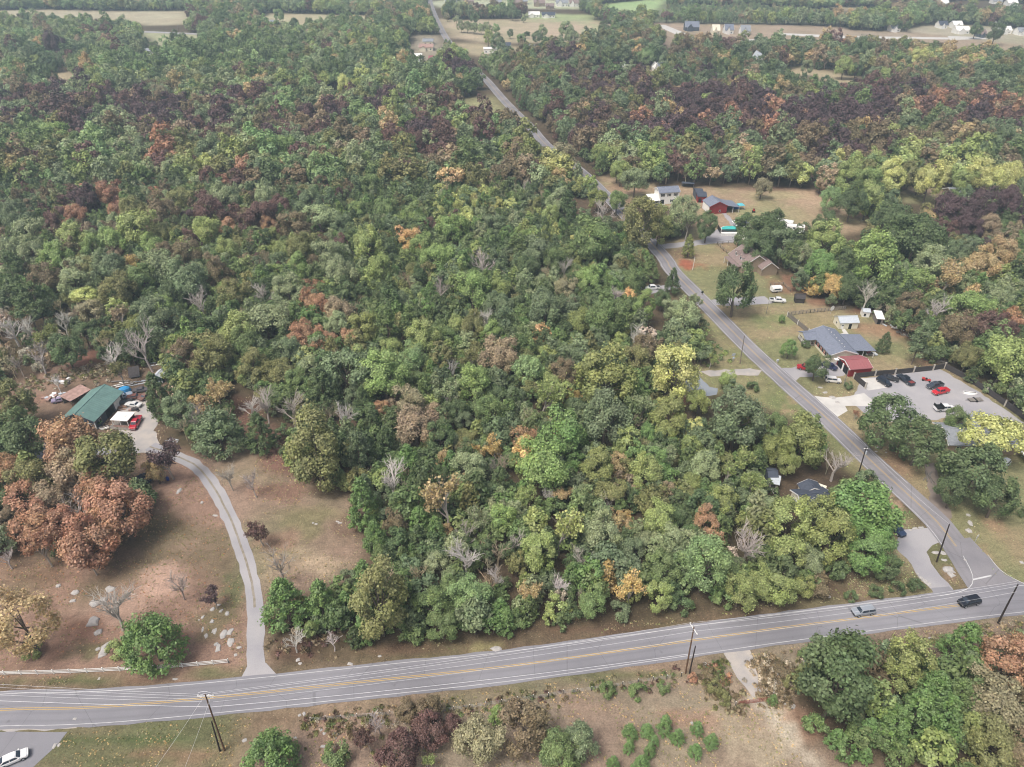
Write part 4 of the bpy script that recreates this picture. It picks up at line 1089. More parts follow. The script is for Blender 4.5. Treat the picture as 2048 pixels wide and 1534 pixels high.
        data.append((x, y, 0, W * rng.uniform(.9, 1.1), W * zs * rng.uniform(.88, 1.14), rng.uniform(0, 6.28), rng.choice(idx[k]), *b))
    a = np.array(data)
    make_scatter('forest', a, col, 'stuff')
    return len(a)

# colour of the far woodland: blobs in the photograph (u, v, ru, rv, colours, share), seen at crown height
BLOBS = [
 (120, 205, 130, 28, 'PPPpwk', .75), (240, 225, 120, 26, 'PPPPpe', .8), (420, 235, 130, 30, 'PPpwek', .75), (130, 250, 120, 22, 'PPpek', .55), (330, 262, 150, 22, 'PpxekPw', .6), (560, 275, 90, 24, 'pPwwk', .7), (440, 280, 80, 18, 'pPwq', .6),
 (520, 200, 60, 16, 'PPpk', .6), (760, 200, 60, 14, 'PPdk', .5), (640, 250, 60, 24, 'PPpx', .55), (830, 292, 60, 26, 'pppP', .8), (900, 265, 50, 16, 'pqwP', .6), (925, 142, 70, 13, 'PPPp', .9), (690, 310, 60, 20, 'wpl', .5), (770, 215, 40, 18, 'PPp', .5),
 (980, 245, 60, 12, 'pPwp', .7), (1080, 262, 60, 30, 'wkdp', .6), (310, 318, 30, 20, 'k', .5), (330, 320, 30, 22, 'rp', .8), (460, 350, 50, 26, 'pwr', .6), (60, 370, 70, 14, 'pwPe', .6), (400, 380, 60, 16, 'pPkw', .5),
 (1140, 112, 40, 16, 'PwdP', .6), (1180, 172, 130, 18, 'PPpwd', .7), (1130, 240, 60, 24, 'wPpd', .6), (1200, 262, 130, 26, 'PPPpww', .75), (1400, 210, 120, 30, 'PPPPp', .85), (1480, 235, 140, 30, 'PPPpre', .8), (1340, 262, 120, 28, 'PPppwr', .75), (1640, 235, 130, 34, 'PPPPPw', .9),
 (1560, 270, 90, 22, 'PpwrP', .6), (1700, 290, 110, 26, 'pPPwwx', .65), (1780, 190, 110, 18, 'pPPwdk', .6), (1890, 212, 110, 20, 'rprwrp', .85), (2000, 225, 60, 20, 'PrpP', .8), (1990, 255, 60, 16, 'PPpk', .6), (1880, 285, 90, 24, 'wwxkwy', .7), (1290, 55, 30, 8, 'k', .2),
 (1960, 270, 60, 24, 'wpk', .5), (1370, 320, 60, 16, 'pwPx', .6), (1450, 320, 90, 20, 'wwxkqd', .6), (1600, 320, 100, 20, 'wdxklw', .6), (1790, 320, 90, 24, 'xwkyd', .6), (1680, 95, 60, 10, 'wrpt', .5), (1890, 105, 80, 14, 'wydt', .5), (1830, 118, 60, 10, 'YYyt', .4),
 (1340, 200, 30, 20, 'Pw', .4), (1400, 155, 60, 10, 'PPd', .35), (1290, 110, 80, 16, 'ddk', .6), (1200, 130, 110, 20, 'ddkd', .8), (1650, 165, 100, 14, 'ddd', .8), (1480, 150, 120, 20, 'dddk', .85), (1950, 165, 90, 20, 'dddk', .7), (1260, 205, 160, 16, 'ddkd', .5),
 (110, 105, 120, 22, 'kdxkd', .7), (130, 95, 20, 9, 'P', .9), (300, 130, 120, 24, 'ggdgm', .8), (480, 110, 160, 34, 'ggdmgk', .8), (600, 140, 120, 30, 'gdewk', .5), (760, 100, 60, 30, 'ggyd', .6), (720, 150, 60, 16, 'ddkg', .6), (840, 170, 70, 14, 'ddd', .6), (880, 160, 70, 24, 'dkdd', .7),
 (700, 165, 26, 16, 'yY', .6), (580, 160, 24, 12, 'yg', .6), (1500, 345, 60, 20, 'ylgd', .7), (1300, 320, 60, 20, 'yygd', .7), (1280, 330, 30, 14, 'yl', .6), (1690, 345, 90, 16, 'Yyylm', .8), (1900, 345, 60, 16, 'Yyy', .7), (1240, 310, 40, 24, 'el', .6), (1120, 345, 40, 14, 'Yyt', .6),
 (960, 300, 60, 30, 'kgdd', .6), (800, 340, 120, 24, 'kgdyl', .6), (880, 330, 50, 14, 'twq', .5), (560, 305, 50, 18, 'm', .6), (60, 290, 80, 30, 'gglg', .7), (240, 345, 120, 16, 'eegm', .6), (150, 320, 120, 26, 'gkew', .5), (380, 340, 60, 14, 'yYl', .5), (520, 330, 40, 30, 'gew', .5),
]
def species(u, v, n1, n2):
    c = None
    for (bu, bv, ru, rv, cs, sh) in BLOBS:
        d = ((u - bu) / ru) ** 2 + ((v - bv) / rv) ** 2
        if d < 1.1 and rng.random() < min(.9, sh * (1.05 if d < .6 else .75)):
            c = rng.choice(cs); break
    if c is None:
        if v < 45: c = rng.choice('kgkdmegy')
        elif u < 1000: c = rng.choice('ggkdmeey' if v < 190 else 'egkdlwemxp')
        else: c = rng.choice('ddkdgkwl' if v < 300 else 'dglywke')
        if n2 > .66: c = rng.choice('yelt' if n1 > .5 else 'wpqx')
    if c == 'x': return c, 'N', rng.uniform(6, 9)
    if c == 'd' and v < 330 and u > 950: k = rng.choice('PCPRC')
    elif c in 'kd' and u < 300 and v < 140: k = rng.choice('PCR')
    else: k = rng.choice('RRRRROF')
    W = rng.uniform(8.2, 14.0) if k in 'ROF' else rng.uniform(5.4, 8.2)
    return c, k, W

def make_scatter(name, a, col, kind):
    me = bpy.data.meshes.new(name)
    n = len(a)
    me.vertices.add(n); me.vertices.foreach_set('co', a[:, :3].astype(np.float32).ravel())
    def attr(nm, ty, key, arr):
        t = me.attributes.new(nm, ty, 'POINT'); t.data.foreach_set(key, arr.ravel())
    attr('size', 'FLOAT_VECTOR', 'vector', np.stack([a[:, 3], a[:, 3], a[:, 4]], 1).astype(np.float32))
    attr('turn', 'FLOAT_VECTOR', 'vector', np.stack([a[:, 5] * 0, a[:, 5] * 0, a[:, 5]], 1).astype(np.float32))
    attr('pick', 'INT', 'value', a[:, 6].astype(np.int32))
    attr('tint', 'FLOAT_COLOR', 'color', np.concatenate([a[:, 7:10], np.ones((n, 1))], 1).astype(np.float32))
    me.update()
    o = bpy.data.objects.new(name, me); COL.objects.link(o)
    g = bpy.data.node_groups.new(name, 'GeometryNodeTree')
    g.interface.new_socket('Geometry', in_out='INPUT', socket_type='NodeSocketGeometry'); g.interface.new_socket('Geometry', in_out='OUTPUT', socket_type='NodeSocketGeometry')
    gi, go = g.nodes.new('NodeGroupInput'), g.nodes.new('NodeGroupOutput')
    ci = g.nodes.new('GeometryNodeCollectionInfo'); ci.inputs['Collection'].default_value = col; ci.inputs['Separate Children'].default_value = True; ci.inputs['Reset Children'].default_value = True
    ip = g.nodes.new('GeometryNodeInstanceOnPoints'); ip.inputs['Pick Instance'].default_value = True
    def named(nm, ty):
        q = g.nodes.new('GeometryNodeInputNamedAttribute'); q.data_type = ty; q.inputs['Name'].default_value = nm; return q.outputs['Attribute']
    L = g.links
    L.new(gi.outputs[0], ip.inputs['Points']); L.new(ci.outputs[0], ip.inputs['Instance'])
    L.new(named('pick', 'INT'), ip.inputs['Instance Index']); L.new(named('turn', 'FLOAT_VECTOR'), ip.inputs['Rotation']); L.new(named('size', 'FLOAT_VECTOR'), ip.inputs['Scale'])
    L.new(ip.outputs[0], go.inputs[0])
    md = o.modifiers.new('scatter', 'NODES'); md.node_group = g
    tag(o, kind=kind)
    return o
KEEP = [(*P(1330, 395), 12), (*P(1435, 412), 14), (*P(1500, 555), 16), (*P(1668, 690), 16), (*P(180, 820), 13), (*P(1965, 900), 20), (*P(1650, 1005), 9), (*P(1547, 968), 5),
        (*P(1215, 545), 4), (*P(1305, 578), 5), (*P(1518, 134), 14), (*P(819, 230), 10), (*P(982, 108), 22), (*P(1320, 140), 18), (*P(855, 95), 24), (*P(850, 122), 22), (*P(814, 32), 22), (*P(300, 108), 16), (*P(34, 74), 16),
        (*P(1924, 398), 12), (*P(496, 38), 20), (*P(1014, 100), 14), (*P(1060, 102), 14), (*P(1985, 12), 60), (*P(1884, 12), 24), (*P(2020, 12), 30), (*P(1095, 20), 20)]
N_FOREST = forest()
# ------------------------------------------------------------------ buildings
M_WHITE = paint((238, 237, 233), .6, var=.06); M_CREAM = paint((226, 220, 200), .7, var=.06); M_RED = paint((140, 46, 48), .6, var=.08); M_REDROOF = paint((154, 96, 98), .6, var=.08)
M_SLATE = mat('slate shingle', lin((122, 128, 142)), .85, var=.2, scale=2.2, bump=.25); M_BROWNROOF = mat('brown shingle', lin((138, 122, 118)), .85, var=.2, scale=2.2, bump=.25); M_DKROOF = mat('charcoal shingle', lin((74, 80, 92)), .85, var=.2, scale=2, bump=.2)
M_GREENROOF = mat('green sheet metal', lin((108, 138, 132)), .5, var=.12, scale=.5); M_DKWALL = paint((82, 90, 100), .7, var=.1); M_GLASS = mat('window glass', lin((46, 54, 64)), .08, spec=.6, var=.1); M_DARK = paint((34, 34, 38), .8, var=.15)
M_BRICK = mat('tan brick', lin((158, 142, 124)), .85, var=.16, scale=4, bump=.2); M_GREYROOF = mat('grey shingle', lin((142, 146, 152)), .8, var=.15, scale=2, bump=.2); M_WOOD = mat('weathered wood', lin((128, 122, 116)), .9, var=.25, scale=2.5, bump=.3)
M_DKWOOD = mat('dark wood', lin((74, 70, 70)), .9, var=.25, scale=2.5, bump=.3); M_RUST = mat('rusted sheet', lin((168, 138, 128)), .8, var=.25, scale=1.2); M_CONC = paint((190, 184, 174), .85, var=.1); M_GALV = paint((190, 196, 202), .45, var=.1)
M_TRIM = paint((236, 235, 231), .6, var=.04); M_BLACK = paint((30, 30, 32), .6, var=.1); M_PORCH = paint((168, 162, 154), .8, var=.1)

def frame(pa, pb, z):
    """a house frame from the two ends of its near eave in the photograph: origin, yaw, length"""
    a, b = P(*pa, z), P(*pb, z)
    return a, math.atan2(b[1] - a[1], b[0] - a[0]), math.hypot(b[0] - a[0], b[1] - a[1])

def face_box(mb, face, L, W, p, z, w_, h_, proud, thick=.06):
    if face == 'front': mb.box(p, p + w_, -proud - thick, -proud + .02, z, z + h_)
    elif face == 'back': mb.box(p, p + w_, W + proud - .02, W + proud + thick, z, z + h_)
    elif face == 'left': mb.box(-proud - thick, -proud + .02, p, p + w_, z, z + h_)
    else: mb.box(L + proud - .02, L + proud + thick, p, p + w_, z, z + h_)

def window(root, face, L, W, p, z, w_, h_, fm=None, shutter=None):
    mb = MB(); face_box(mb, face, L, W, p, z, w_, h_, .0); f = mb.build('window', fm or M_TRIM, root)
    mb = MB(); face_box(mb, face, L, W, p + .09, z + .09, w_ / 2 - .12, h_ - .18, .045); face_box(mb, face, L, W, p + w_ / 2 + .03, z + .09, w_ / 2 - .12, h_ - .18, .045); mb.build('pane', M_GLASS, f)
    if shutter:
        for q in (p - .42, p + w_ + .04):
            mb = MB(); face_box(mb, face, L, W, q, z, .38, h_, .0); mb.build('shutter', shutter, root)

def door(root, face, L, W, p, w_=1.0, h_=2.1, m=None, trim=None):
    mb = MB(); face_box(mb, face, L, W, p, .05, w_, h_, .0, .08); d = mb.build('door', m or M_WHITE, root)
    mb = MB(); face_box(mb, face, L, W, p + .2, 1.25, w_ - .4, h_ - 1.45, .07); mb.build('pane', M_GLASS, d)

def opening(root, face, L, W, p, z, w_, h_, name='opening'):
    mb = MB(); face_box(mb, face, L, W, p, z, w_, h_, .0, .03); mb.build(name, M_DARK, root)

def gable(root, L, W, hw, hr, wall, roof, ax='x', over=.45, ribs=0, x0=0, y0=0, trim=None, wall_name='wall', roof_name='roof', z0=0):
    """walls with gable ends and a two-slope roof of real thickness; ax: ridge direction"""
    mb = MB()
    if ax == 'x':
        ring = lambda x: [(x, y0, z0 - .2), (x, y0 + W, z0 - .2), (x, y0 + W, hw), (x, y0 + W / 2, hr), (x, y0, hw)]
        mb.loft([ring(x0), ring(x0 + L)])
    else:
        ring = lambda y: [(x0 + L, y, z0 - .2), (x0, y, z0 - .2), (x0, y, hw), (x0 + L / 2, y, hr), (x0 + L, y, hw)]
        mb.loft([ring(y0), ring(y0 + W)])
    mb.build(wall_name, wall, root)
    r = MB(); t = .16
    span, length = (W, L) if ax == 'x' else (L, W)
    sl = (hr - hw) / (span / 2)
    for s in (0, 1):
        def pt(a, q, up):               # a along ridge, q across 0..1 from eave to ridge
            c = -over + q * (span / 2 + over)
            z = hw - sl * over + q * (span / 2 + over) * sl + .03 + up
            c = c if s == 0 else span - c
            return (x0 + a, y0 + c, z) if ax == 'x' else (x0 + c, y0 + a, z)
        a0, a1 = -over, length + over
        vs = [pt(a0, 0, 0), pt(a1, 0, 0), pt(a1, 1, 0), pt(a0, 1, 0), pt(a0, 0, t), pt(a1, 0, t), pt(a1, 1, t), pt(a0, 1, t)]
        r.add(vs, [(3, 2, 1, 0), (4, 5, 6, 7), (0, 1, 5, 4), (1, 2, 6, 5), (2, 3, 7, 6), (3, 0, 4, 7)])
        for k in range(ribs):
            a = a0 + (a1 - a0) * (k + .5) / ribs
            vs = [pt(a - .05, .01, t), pt(a + .05, .01, t), pt(a + .05, .99, t), pt(a - .05, .99, t), pt(a - .03, .01, t + .05), pt(a + .03, .01, t + .05), pt(a + .03, .99, t + .05), pt(a - .03, .99, t + .05)]
            r.add(vs, [(4, 5, 6, 7), (0, 1, 5, 4), (1, 2, 6, 5), (2, 3, 7, 6), (3, 0, 4, 7)])
    # ridge cap
    if ax == 'x': r.box(x0 - over, x0 + L + over, y0 + W / 2 - .18, y0 + W / 2 + .18, hr + .1, hr + t + .09)
    else: r.box(x0 + L / 2 - .18, x0 + L / 2 + .18, y0 - over, y0 + W + over, hr + .1, hr + t + .09)
    ro = r.build(roof_name, roof, root)
    if trim:
        for a in (-over - .05, length + over):
            tb = MB()
            for s in (0, 1):
                def pt(q, up):
                    c = -over + q * (span / 2 + over); z = hw - sl * over + q * (span / 2 + over) * sl + up; c = c if s == 0 else span - c
                    return c, z
                (c0, z0_), (c1, z1) = pt(0, .0), pt(1, .0)
                vs = []
                for aa in (a, a + .05):
                    for (c, z) in ((c0, z0_ - .12), (c1, z1 - .12), (c1, z1 + .22), (c0, z0_ + .22)):
                        vs.append((x0 + aa, y0 + c, z) if ax == 'x' else (x0 + c, y0 + aa, z))
                tb.add(vs, [(0, 1, 2, 3), (7, 6, 5, 4), (0, 4, 5, 1), (1, 5, 6, 2), (2, 6, 7, 3), (3, 7, 4, 0)])
            tb.build('trim', trim, root)
    return ro

def shed_roof(root, x0, x1, y0, y1, z0, z1, m, name='roof', t=.12):
    MB().add([(x0, y0, z0), (x1, y0, z0), (x1, y1, z1), (x0, y1, z1), (x0, y0, z0 + t), (x1, y0, z0 + t), (x1, y1, z1 + t), (x0, y1, z1 + t)],
             [(3, 2, 1, 0), (4, 5, 6, 7), (0, 1, 5, 4), (1, 2, 6, 5), (2, 3, 7, 6), (3, 0, 4, 7)]).build(name, m, root)

def posts(root, xy, h, m, r=.08, z=0):
    for (x, y) in xy: MB().box(x - r, x + r, y - r, y + r, z, h).build('post', m, root)

# green-roofed workshop
o, yaw, L = frame((187, 841), (242, 785), 3.2); W = 9.0
t = thing('workshop', 'dark-walled workshop with a long green metal roof in the junk yard', 'workshop', o, yaw)
gable(t, L, W, 3.2, 5.3, M_DKWALL, M_GREENROOF, 'x', .5, int(L / .7), trim=M_DKWALL)
door(t, 'left', L, W, 1.2); window(t, 'front', L, W, 1.8, .9, 1.0, 1.3); opening(t, 'front', L, W, L * .38, .02, L * .26, 2.7, 'garage_opening')
mb = MB(); face_box(mb, 'front', L, W, L * .68, .1, L * .24, 2.8, 0, .08); mb.build('garage_door', M_WHITE, t)
MB().box(-.2, .0, -.12, .1, 0, 3.1).build('corner_board', M_TRIM, t)
MB().box(L - .1, L + .12, -.1, .1, 0, 3.1).build('corner_board', M_TRIM, t)
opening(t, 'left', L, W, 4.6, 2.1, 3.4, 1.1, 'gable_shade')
# rusty lean-to behind it
o, yaw, L = frame((140, 803), (182, 779), 2.3)
t = thing('lean_to', 'rusty sheet lean-to roof behind the green workshop', 'shed', o, yaw)
shed_roof(t, 0, L, 0, 4.4, 2.2, 2.7, M_RUST); posts(t, [(.3, .3), (L - .3, .3), (.3, 4.1), (L - .3, 4.1)], 2.2, M_WOOD)
MB().box(.2, L - .2, 4.15, 4.3, 0, 2.5).build('wall', M_WOOD, t)
for k in range(7): MB().box(k * L / 7 + .02, (k + 1) * L / 7 - .02, -.05, 4.45, 2.33 + .012 * (k % 3), 2.36).build('panel', M_RUST, t) if False else None
# small screened shelter beside the red truck
o, yaw, L = frame((222, 840), (254, 842), 2.5)
t = thing('screen_shelter', 'small white flat-roofed porch shelter beside the red truck', 'shelter', o, yaw)
MB().box(-.2, L + .2, -.2, 3.8, 2.5, 2.66).build('roof', M_WHITE, t); MB().box(L * .4, L * .7, 1.6, 2.3, 2.67, 2.8).build('roof_hatch', M_TRIM, t)
posts(t, [(.1, .1), (L - .1, .1), (.1, 3.5), (L - .1, 3.5), (L / 2, .1)], 2.5, M_TRIM); MB().box(0, L, 3.4, 3.5, 0, 2.5).build('back_wall', M_DKWOOD, t)
MB().box(.05, L - .05, .0, .05, 0, .8).build('low_wall', M_RUST, t); MB().box(-1.2, L + .8, -1.0, 3.6, 0.06, .16).build('deck', M_WOOD, t)
# little green shed, collapsed shed
o, yaw, L = frame((305, 754), (322, 755), 2.2)
t = thing('green_shed', 'little green metal shed heaped with junk at the back of the yard', 'shed', o, yaw)
gable(t, L, 3.6, 2.2, 2.9, paint((52, 92, 84), .6), M_GALV, 'y', .15); opening(t, 'front', L, 3.6, L * .6, 0, .9, 1.9)
o, yaw, L = frame((256, 752), (278, 749), 1.4)
t = thing('collapsed_shed', 'collapsed dark grey shed under the white leafless tree', 'shed', o, yaw + .1)
shed_roof(t, 0, L, 0, 3.2, .5, 2.4, M_DKWOOD); shed_roof(t, .3, L - .6, 3.3, 5.0, 2.3, .4, M_WOOD, 'fallen_roof'); MB().box(.2, L - .3, 2.9, 3.1, 0, 2.3).build('wall', M_WOOD, t)

# white two-storey house
o, yaw, L = frame((1319.5, 386), (1359.5, 383.5), 5.6); W = 7.0
t = thing('farmhouse', 'white two-storey house with slate roof and side porch', 'house', o, yaw)
gable(t, L, W, 5.6, 7.2, M_WHITE, M_SLATE, 'x', .35, trim=M_TRIM)
for k in range(3): window(t, 'front', L, W, 1.2 + k * (L - 2.6) / 2.3, 3.7, 1.0, 1.35, shutter=M_BLACK)
window(t, 'left', L, W, 3.0, 5.4, .8, .9); opening(t, 'front', L, W, .5, .1, 2.2, 2.1, 'porch_door'); window(t, 'front', L, W, L * .62, .8, 1.0, 1.3, shutter=M_BLACK)
shed_roof(t, -4.6, 0.2, -1.8, W - 1, 2.5, 3.2, M_WHITE, 'porch_roof'); posts(t, [(-4.4, -1.6), (-2.2, -1.6), (-.1, -1.6), (-4.4, 3)], 2.6, M_TRIM); MB().box(-3.6, -.3, 3.2, 3.4, 0, 2.6).build('porch_wall', M_DARK, t)
# red barn with lean-to
o, yaw, L = frame((1420, 413.5), (1455, 411.5), 3.6); W = 8.6
t = thing('red_barn', 'red metal barn with grey roof and open lean-to', 'barn', o, yaw)
gable(t, L, W, 3.6, 5.6, M_RED, M_SLATE, 'y', .3, trim=M_RED)
window(t, 'front', L, W, L * .55, .7, .9, 1.1); MB().box(-.1, 0.02, .4, W - .4, .1, 3.3).build('white_siding', M_WHITE, t)
for k in range(2): mb = MB(); face_box(mb, 'left', L, W, 1 + k * 3.7, .1, 3.0, 2.9, .12); mb.build('garage_door', M_WHITE, t)
MB().add([(L, -.3, 3.62), (L + 6.2, -.3, 2.5), (L + 6.2, W, 2.5), (L, W, 3.62), (L, -.3, 3.76), (L + 6.2, -.3, 2.64), (L + 6.2, W, 2.64), (L, W, 3.76)], [(3, 2, 1, 0), (4, 5, 6, 7), (0, 1, 5, 4), (1, 2, 6, 5), (2, 3, 7, 6), (3, 0, 4, 7)]).build('lean_to_roof', M_SLATE, t)
posts(t, [(L + 6, 0), (L + 6, W / 2), (L + 6, W - .3), (L + 3, 0)], 2.5, M_TRIM); MB().box(L + .3, L + 5.6, W * .5, W * .5 + .1, 0, 2.4).build('inner_wall', M_DARK, t)
tg = MB().box(0, 3.4, 0, 3, 0, 1.4); g = tg.build('tarp_stack', paint((46, 76, 130), .6)); g.location = (*P(1464, 419), 0); g.rotation_euler.z = yaw; tag(g, 'blue tarped stack under the red barn lean-to', 'tarp')
for (a, b_, hh, nm) in (((1396, 393), (1413, 393.5), 3.0, 'low dark roofed shed touching the red barn'), ((1393, 387), (1407, 387), 3.0, 'farther low dark roofed shed behind the red barn')):
    o, yaw, L = frame(a, b_, hh); t = thing('storage_shed', nm, 'shed', o, yaw); gable(t, L, 7, hh, hh + .9, M_RED if 'touch' in nm else M_DKWALL, M_DKROOF, 'x', .3); opening(t, 'front', L, 7, .5, 0, 1.4, 2.1)
# pool and its white canopies
o = P(1464, 466); yaw = math.atan2(P(1478, 470)[1] - P(1447, 458)[1], P(1478, 470)[0] - P(1447, 458)[0])
t = thing('swimming_pool', 'above-ground turquoise pool behind a black slatted screen', 'pool', o, 0)
ring = lambda r, z: [(r * 4.6 * math.cos(q), r * 3.2 * math.sin(q) + 2, z) for q in [2 * math.pi * i / 20 for i in range(20)]]
MB().loft([ring(1, 0), ring(1, 1.25)]).build('pool_wall', M_WHITE, t); MB().loft([ring(.95, 1.2), ring(.95, 1.27)]).build('water', mat('pool water', lin((70, 190, 180)), .05, spec=.6, var=.12, scale=.6), t)
MB().box(-5.4, 4.6, -3.2, -1.4, 0, 1.1).build('deck', M_WHITE, t)
mb = MB()
for k in range(22): mb_ = MB().box(-5.2 + k * .44, -4.82 + k * .44, -1.5, -1.42, 1.1, 2.3); mb_.build('slat', M_BLACK, t)
for k in range(8): MB().box(-5.5, -5.42, -1.2 + k * .7, -.6 + k * .7, .3, 2.3).build('slat', M_BLACK, t)
for (u, v, s, c, nm) in ((1471, 447, 3.2, M_WHITE, 'smaller white canopy beside the pool'), (1481, 455, 4.0, M_WHITE, 'larger white canopy beside the pool'), (1486, 447, 4.2, M_SLATE, 'slate-roofed gazebo behind the pool canopies'), (1480, 412, 3.0, paint((96, 190, 204), .6), 'turquoise pop-up canopy beside the barn lean-to')):
    t = thing('canopy', nm, 'canopy', P(u, v + 6), .2); posts(t, [(-s / 2 + .1, -s / 2 + .1), (s / 2 - .1, -s / 2 + .1), (s / 2 - .1, s / 2 - .1), (-s / 2 + .1, s / 2 - .1)], 2.2, M_GALV, .05)
    MB().add([(-s / 2, -s / 2, 2.2), (s / 2, -s / 2, 2.2), (s / 2, s / 2, 2.2), (-s / 2, s / 2, 2.2), (0, 0, 3.0), (-s / 2, -s / 2, 2.1), (s / 2, -s / 2, 2.1), (s / 2, s / 2, 2.1), (-s / 2, s / 2, 2.1)], [(0, 1, 4), (1, 2, 4), (2, 3, 4), (3, 0, 4), (0, 5, 6, 1), (1, 6, 7, 2), (2, 7, 8, 3), (3, 8, 5, 0), (8, 7, 6, 5)]).build('top', c, t)

# brown-roofed brick house: long ridge away from the viewer, brick gable end near
a, b_ = P(1484, 551, 3.0), P(1541, 544, 3.0)
yaw = math.atan2(b_[1] - a[1], b_[0] - a[0]); L = math.hypot(b_[0] - a[0], b_[1] - a[1]); W = 17.0
rd = P(1511, 532, 7.0); rf = P(1486, 509, 7.0); ry = math.atan2(rf[1] - rd[1], rf[0] - rd[0]) - math.pi / 2
t = thing('brick_house', 'tan brick house with steep brown roof, dormers and chimney', 'house', (P(1511, 545)[0], P(1511, 545)[1], 0), ry)
Wd = 12.0; Ln = max(12, math.hypot(rf[0] - rd[0], rf[1] - rd[1]))
gable(t, Wd, Ln, 3.0, 7.2, M_BRICK, M_BROWNROOF, 'y', .5, x0=-Wd / 2, y0=0, trim=M_TRIM)
gable(t, 6.5, 5.5, 2.95, 5.4, M_BRICK, M_BROWNROOF, 'y', .4, x0=.6, y0=-3.2, trim=M_TRIM, wall_name='garage_wall', roof_name='garage_roof')
for k in range(2):
    gable(t, 1.6, 2.6, 0, 0, M_BRICK, M_BROWNROOF) if False else None
    y_ = 3.6 + k * 4.2
    MB().loft([[(-5.0, y_, 3.9), (-5.0, y_ + 1.6, 3.9), (-5.0, y_ + 1.6, 5.2), (-5.0, y_ + .8, 6.0), (-5.0, y_, 5.2)], [(-1.9, y_, 3.9), (-1.9, y_ + 1.6, 3.9), (-1.9, y_ + 1.6, 5.2), (-1.9, y_ + .8, 6.0), (-1.9, y_, 5.2)]]).build('dormer', M_TRIM, t)
    d = MB().add([(-5.2, y_ - .25, 4.98), (-1.8, y_ - .25, 4.98), (-1.8, y_ + .8, 6.06), (-5.2, y_ + .8, 6.06), (-5.2, y_ + 1.85, 4.98), (-1.8, y_ + 1.85, 4.98)], [(0, 1, 2, 3), (3, 2, 5, 4)]).build('dormer_roof', M_BROWNROOF, t)
    MB().box(-5.07, -4.99, y_ + .35, y_ + 1.25, 4.1, 5.2).build('dormer_window', M_GLASS, t)
ch = MB().box(-.9, .9, Ln + .1, Ln + 1.3, 0, 8.6).build('chimney', M_BRICK, t); MB().box(-1.0, 1.0, Ln, Ln + 1.4, 8.6, 8.8).build('chimney_cap', M_CONC, ch); MB().tube([(-.4, Ln + .7, 8.8), (-.4, Ln + .7, 9.3)], .18, 8).build('flue', M_TRIM, ch); MB().tube([(.4, Ln + .7, 8.8), (.4, Ln + .7, 9.3)], .18, 8).build('flue', M_TRIM, ch)
shed_roof(t, -Wd / 2 - 2.6, -Wd / 2 - .3, 1.0, Ln - 1, 2.5, 2.5, M_BROWNROOF, 'porch_roof'); posts(t, [(-Wd / 2 - 2.4, 1.2 + k * (Ln - 2.4) / 3) for k in range(4)], 2.5, M_TRIM)
for k in range(2): MB().tube([(-2.2 + k * 0, 6.0 + 2.4 * k, 5.6), (-2.2, 6.0 + 2.4 * k, 6.1)], .1, 6).build('roof_vent', M_GALV, t)
mb = MB(); face_box(mb, 'front', 0, 0, -4.6, 1.0, 1.2, 1.4, 0); wv = mb.build('window', M_TRIM, t); mb = MB(); face_box(mb, 'front', 0, 0, -4.5, 1.1, 1.0, 1.2, .05); mb.build('pane', M_GLASS, wv)

# blue-grey-roofed long house
n0 = P(1665.5, 712, 2.7); n1 = P(1712, 703, 2.7); rd = P(1690, 700, 4.2); rf = P(1647, 653, 4.2)
ry = math.atan2(rf[1] - rd[1], rf[0] - rd[0]) - math.pi / 2; Ln = math.hypot(rf[0] - rd[0], rf[1] - rd[1]); Wd = 8.6
t = thing('ranch_house', 'long white house with blue-grey shingle roof and railed porch', 'house', (rd[0], rd[1], 0), ry)
gable(t, Wd, Ln, 2.7, 4.2, M_CREAM, M_SLATE, 'y', .4, x0=-Wd / 2, trim=M_TRIM)
Lf = -Wd / 2
for k in range(6):
    y_ = 2 + k * (Ln - 4) / 5
    if k == 4: continue
    mb = MB(); mb.box(Lf - .07, Lf, y_, y_ + 1.0, .9, 2.2); wv = mb.build('window', M_TRIM, t); MB().box(Lf - .12, Lf - .06, y_ + .1, y_ + .9, 1.0, 2.1).build('pane', M_GLASS, wv)
    for q in (y_ - .45, y_ + 1.05): MB().box(Lf - .07, Lf, q, q + .38, .9, 2.2).build('shutter', M_RED, t)
y_ = Ln * .66
gable(t, 3.8, 5.4, 2.5, 3.7, M_CREAM, M_SLATE, 'x', .3, x0=Lf - 3.6, y0=y_, wall_name='porch_gable', roof_name='porch_roof', z0=2.3); posts(t, [(Lf - 3.4, y_ + .3), (Lf - 3.4, y_ + 2.7), (Lf - 3.4, y_ + 5.1), (Lf - 1.6, y_ + .3)], 2.5, M_TRIM)
MB().box(Lf - 3.6, Lf - .1, y_ + .1, y_ + 5.3, .0, .5).build('porch_deck', M_WOOD, t)
rl = MB(); rl.box(Lf - 3.5, Lf - 3.44, y_ + .2, y_ + 5.2, 1.35, 1.42); rl.box(Lf - 3.5, Lf - .2, y_ + .14, y_ + .2, 1.35, 1.42)
for k in range(18): rl.box(Lf - 3.49, Lf - 3.45, y_ + .3 + k * .28, y_ + .36 + k * .28, .5, 1.36)
rl.build('railing', M_TRIM, t)
MB().add([(-Lf - .2, 1.0, 3.0), (-Lf + 7.0, 1.0, 2.45), (-Lf + 7.0, 11.5, 2.45), (-Lf - .2, 11.5, 3.0), (-Lf - .2, 1.0, 3.15), (-Lf + 7.0, 1.0, 2.6), (-Lf + 7.0, 11.5, 2.6), (-Lf - .2, 11.5, 3.15)], [(3, 2, 1, 0), (4, 5, 6, 7), (0, 1, 5, 4), (1, 2, 6, 5), (2, 3, 7, 6), (3, 0, 4, 7)]).build('carport_roof', M_SLATE, t)
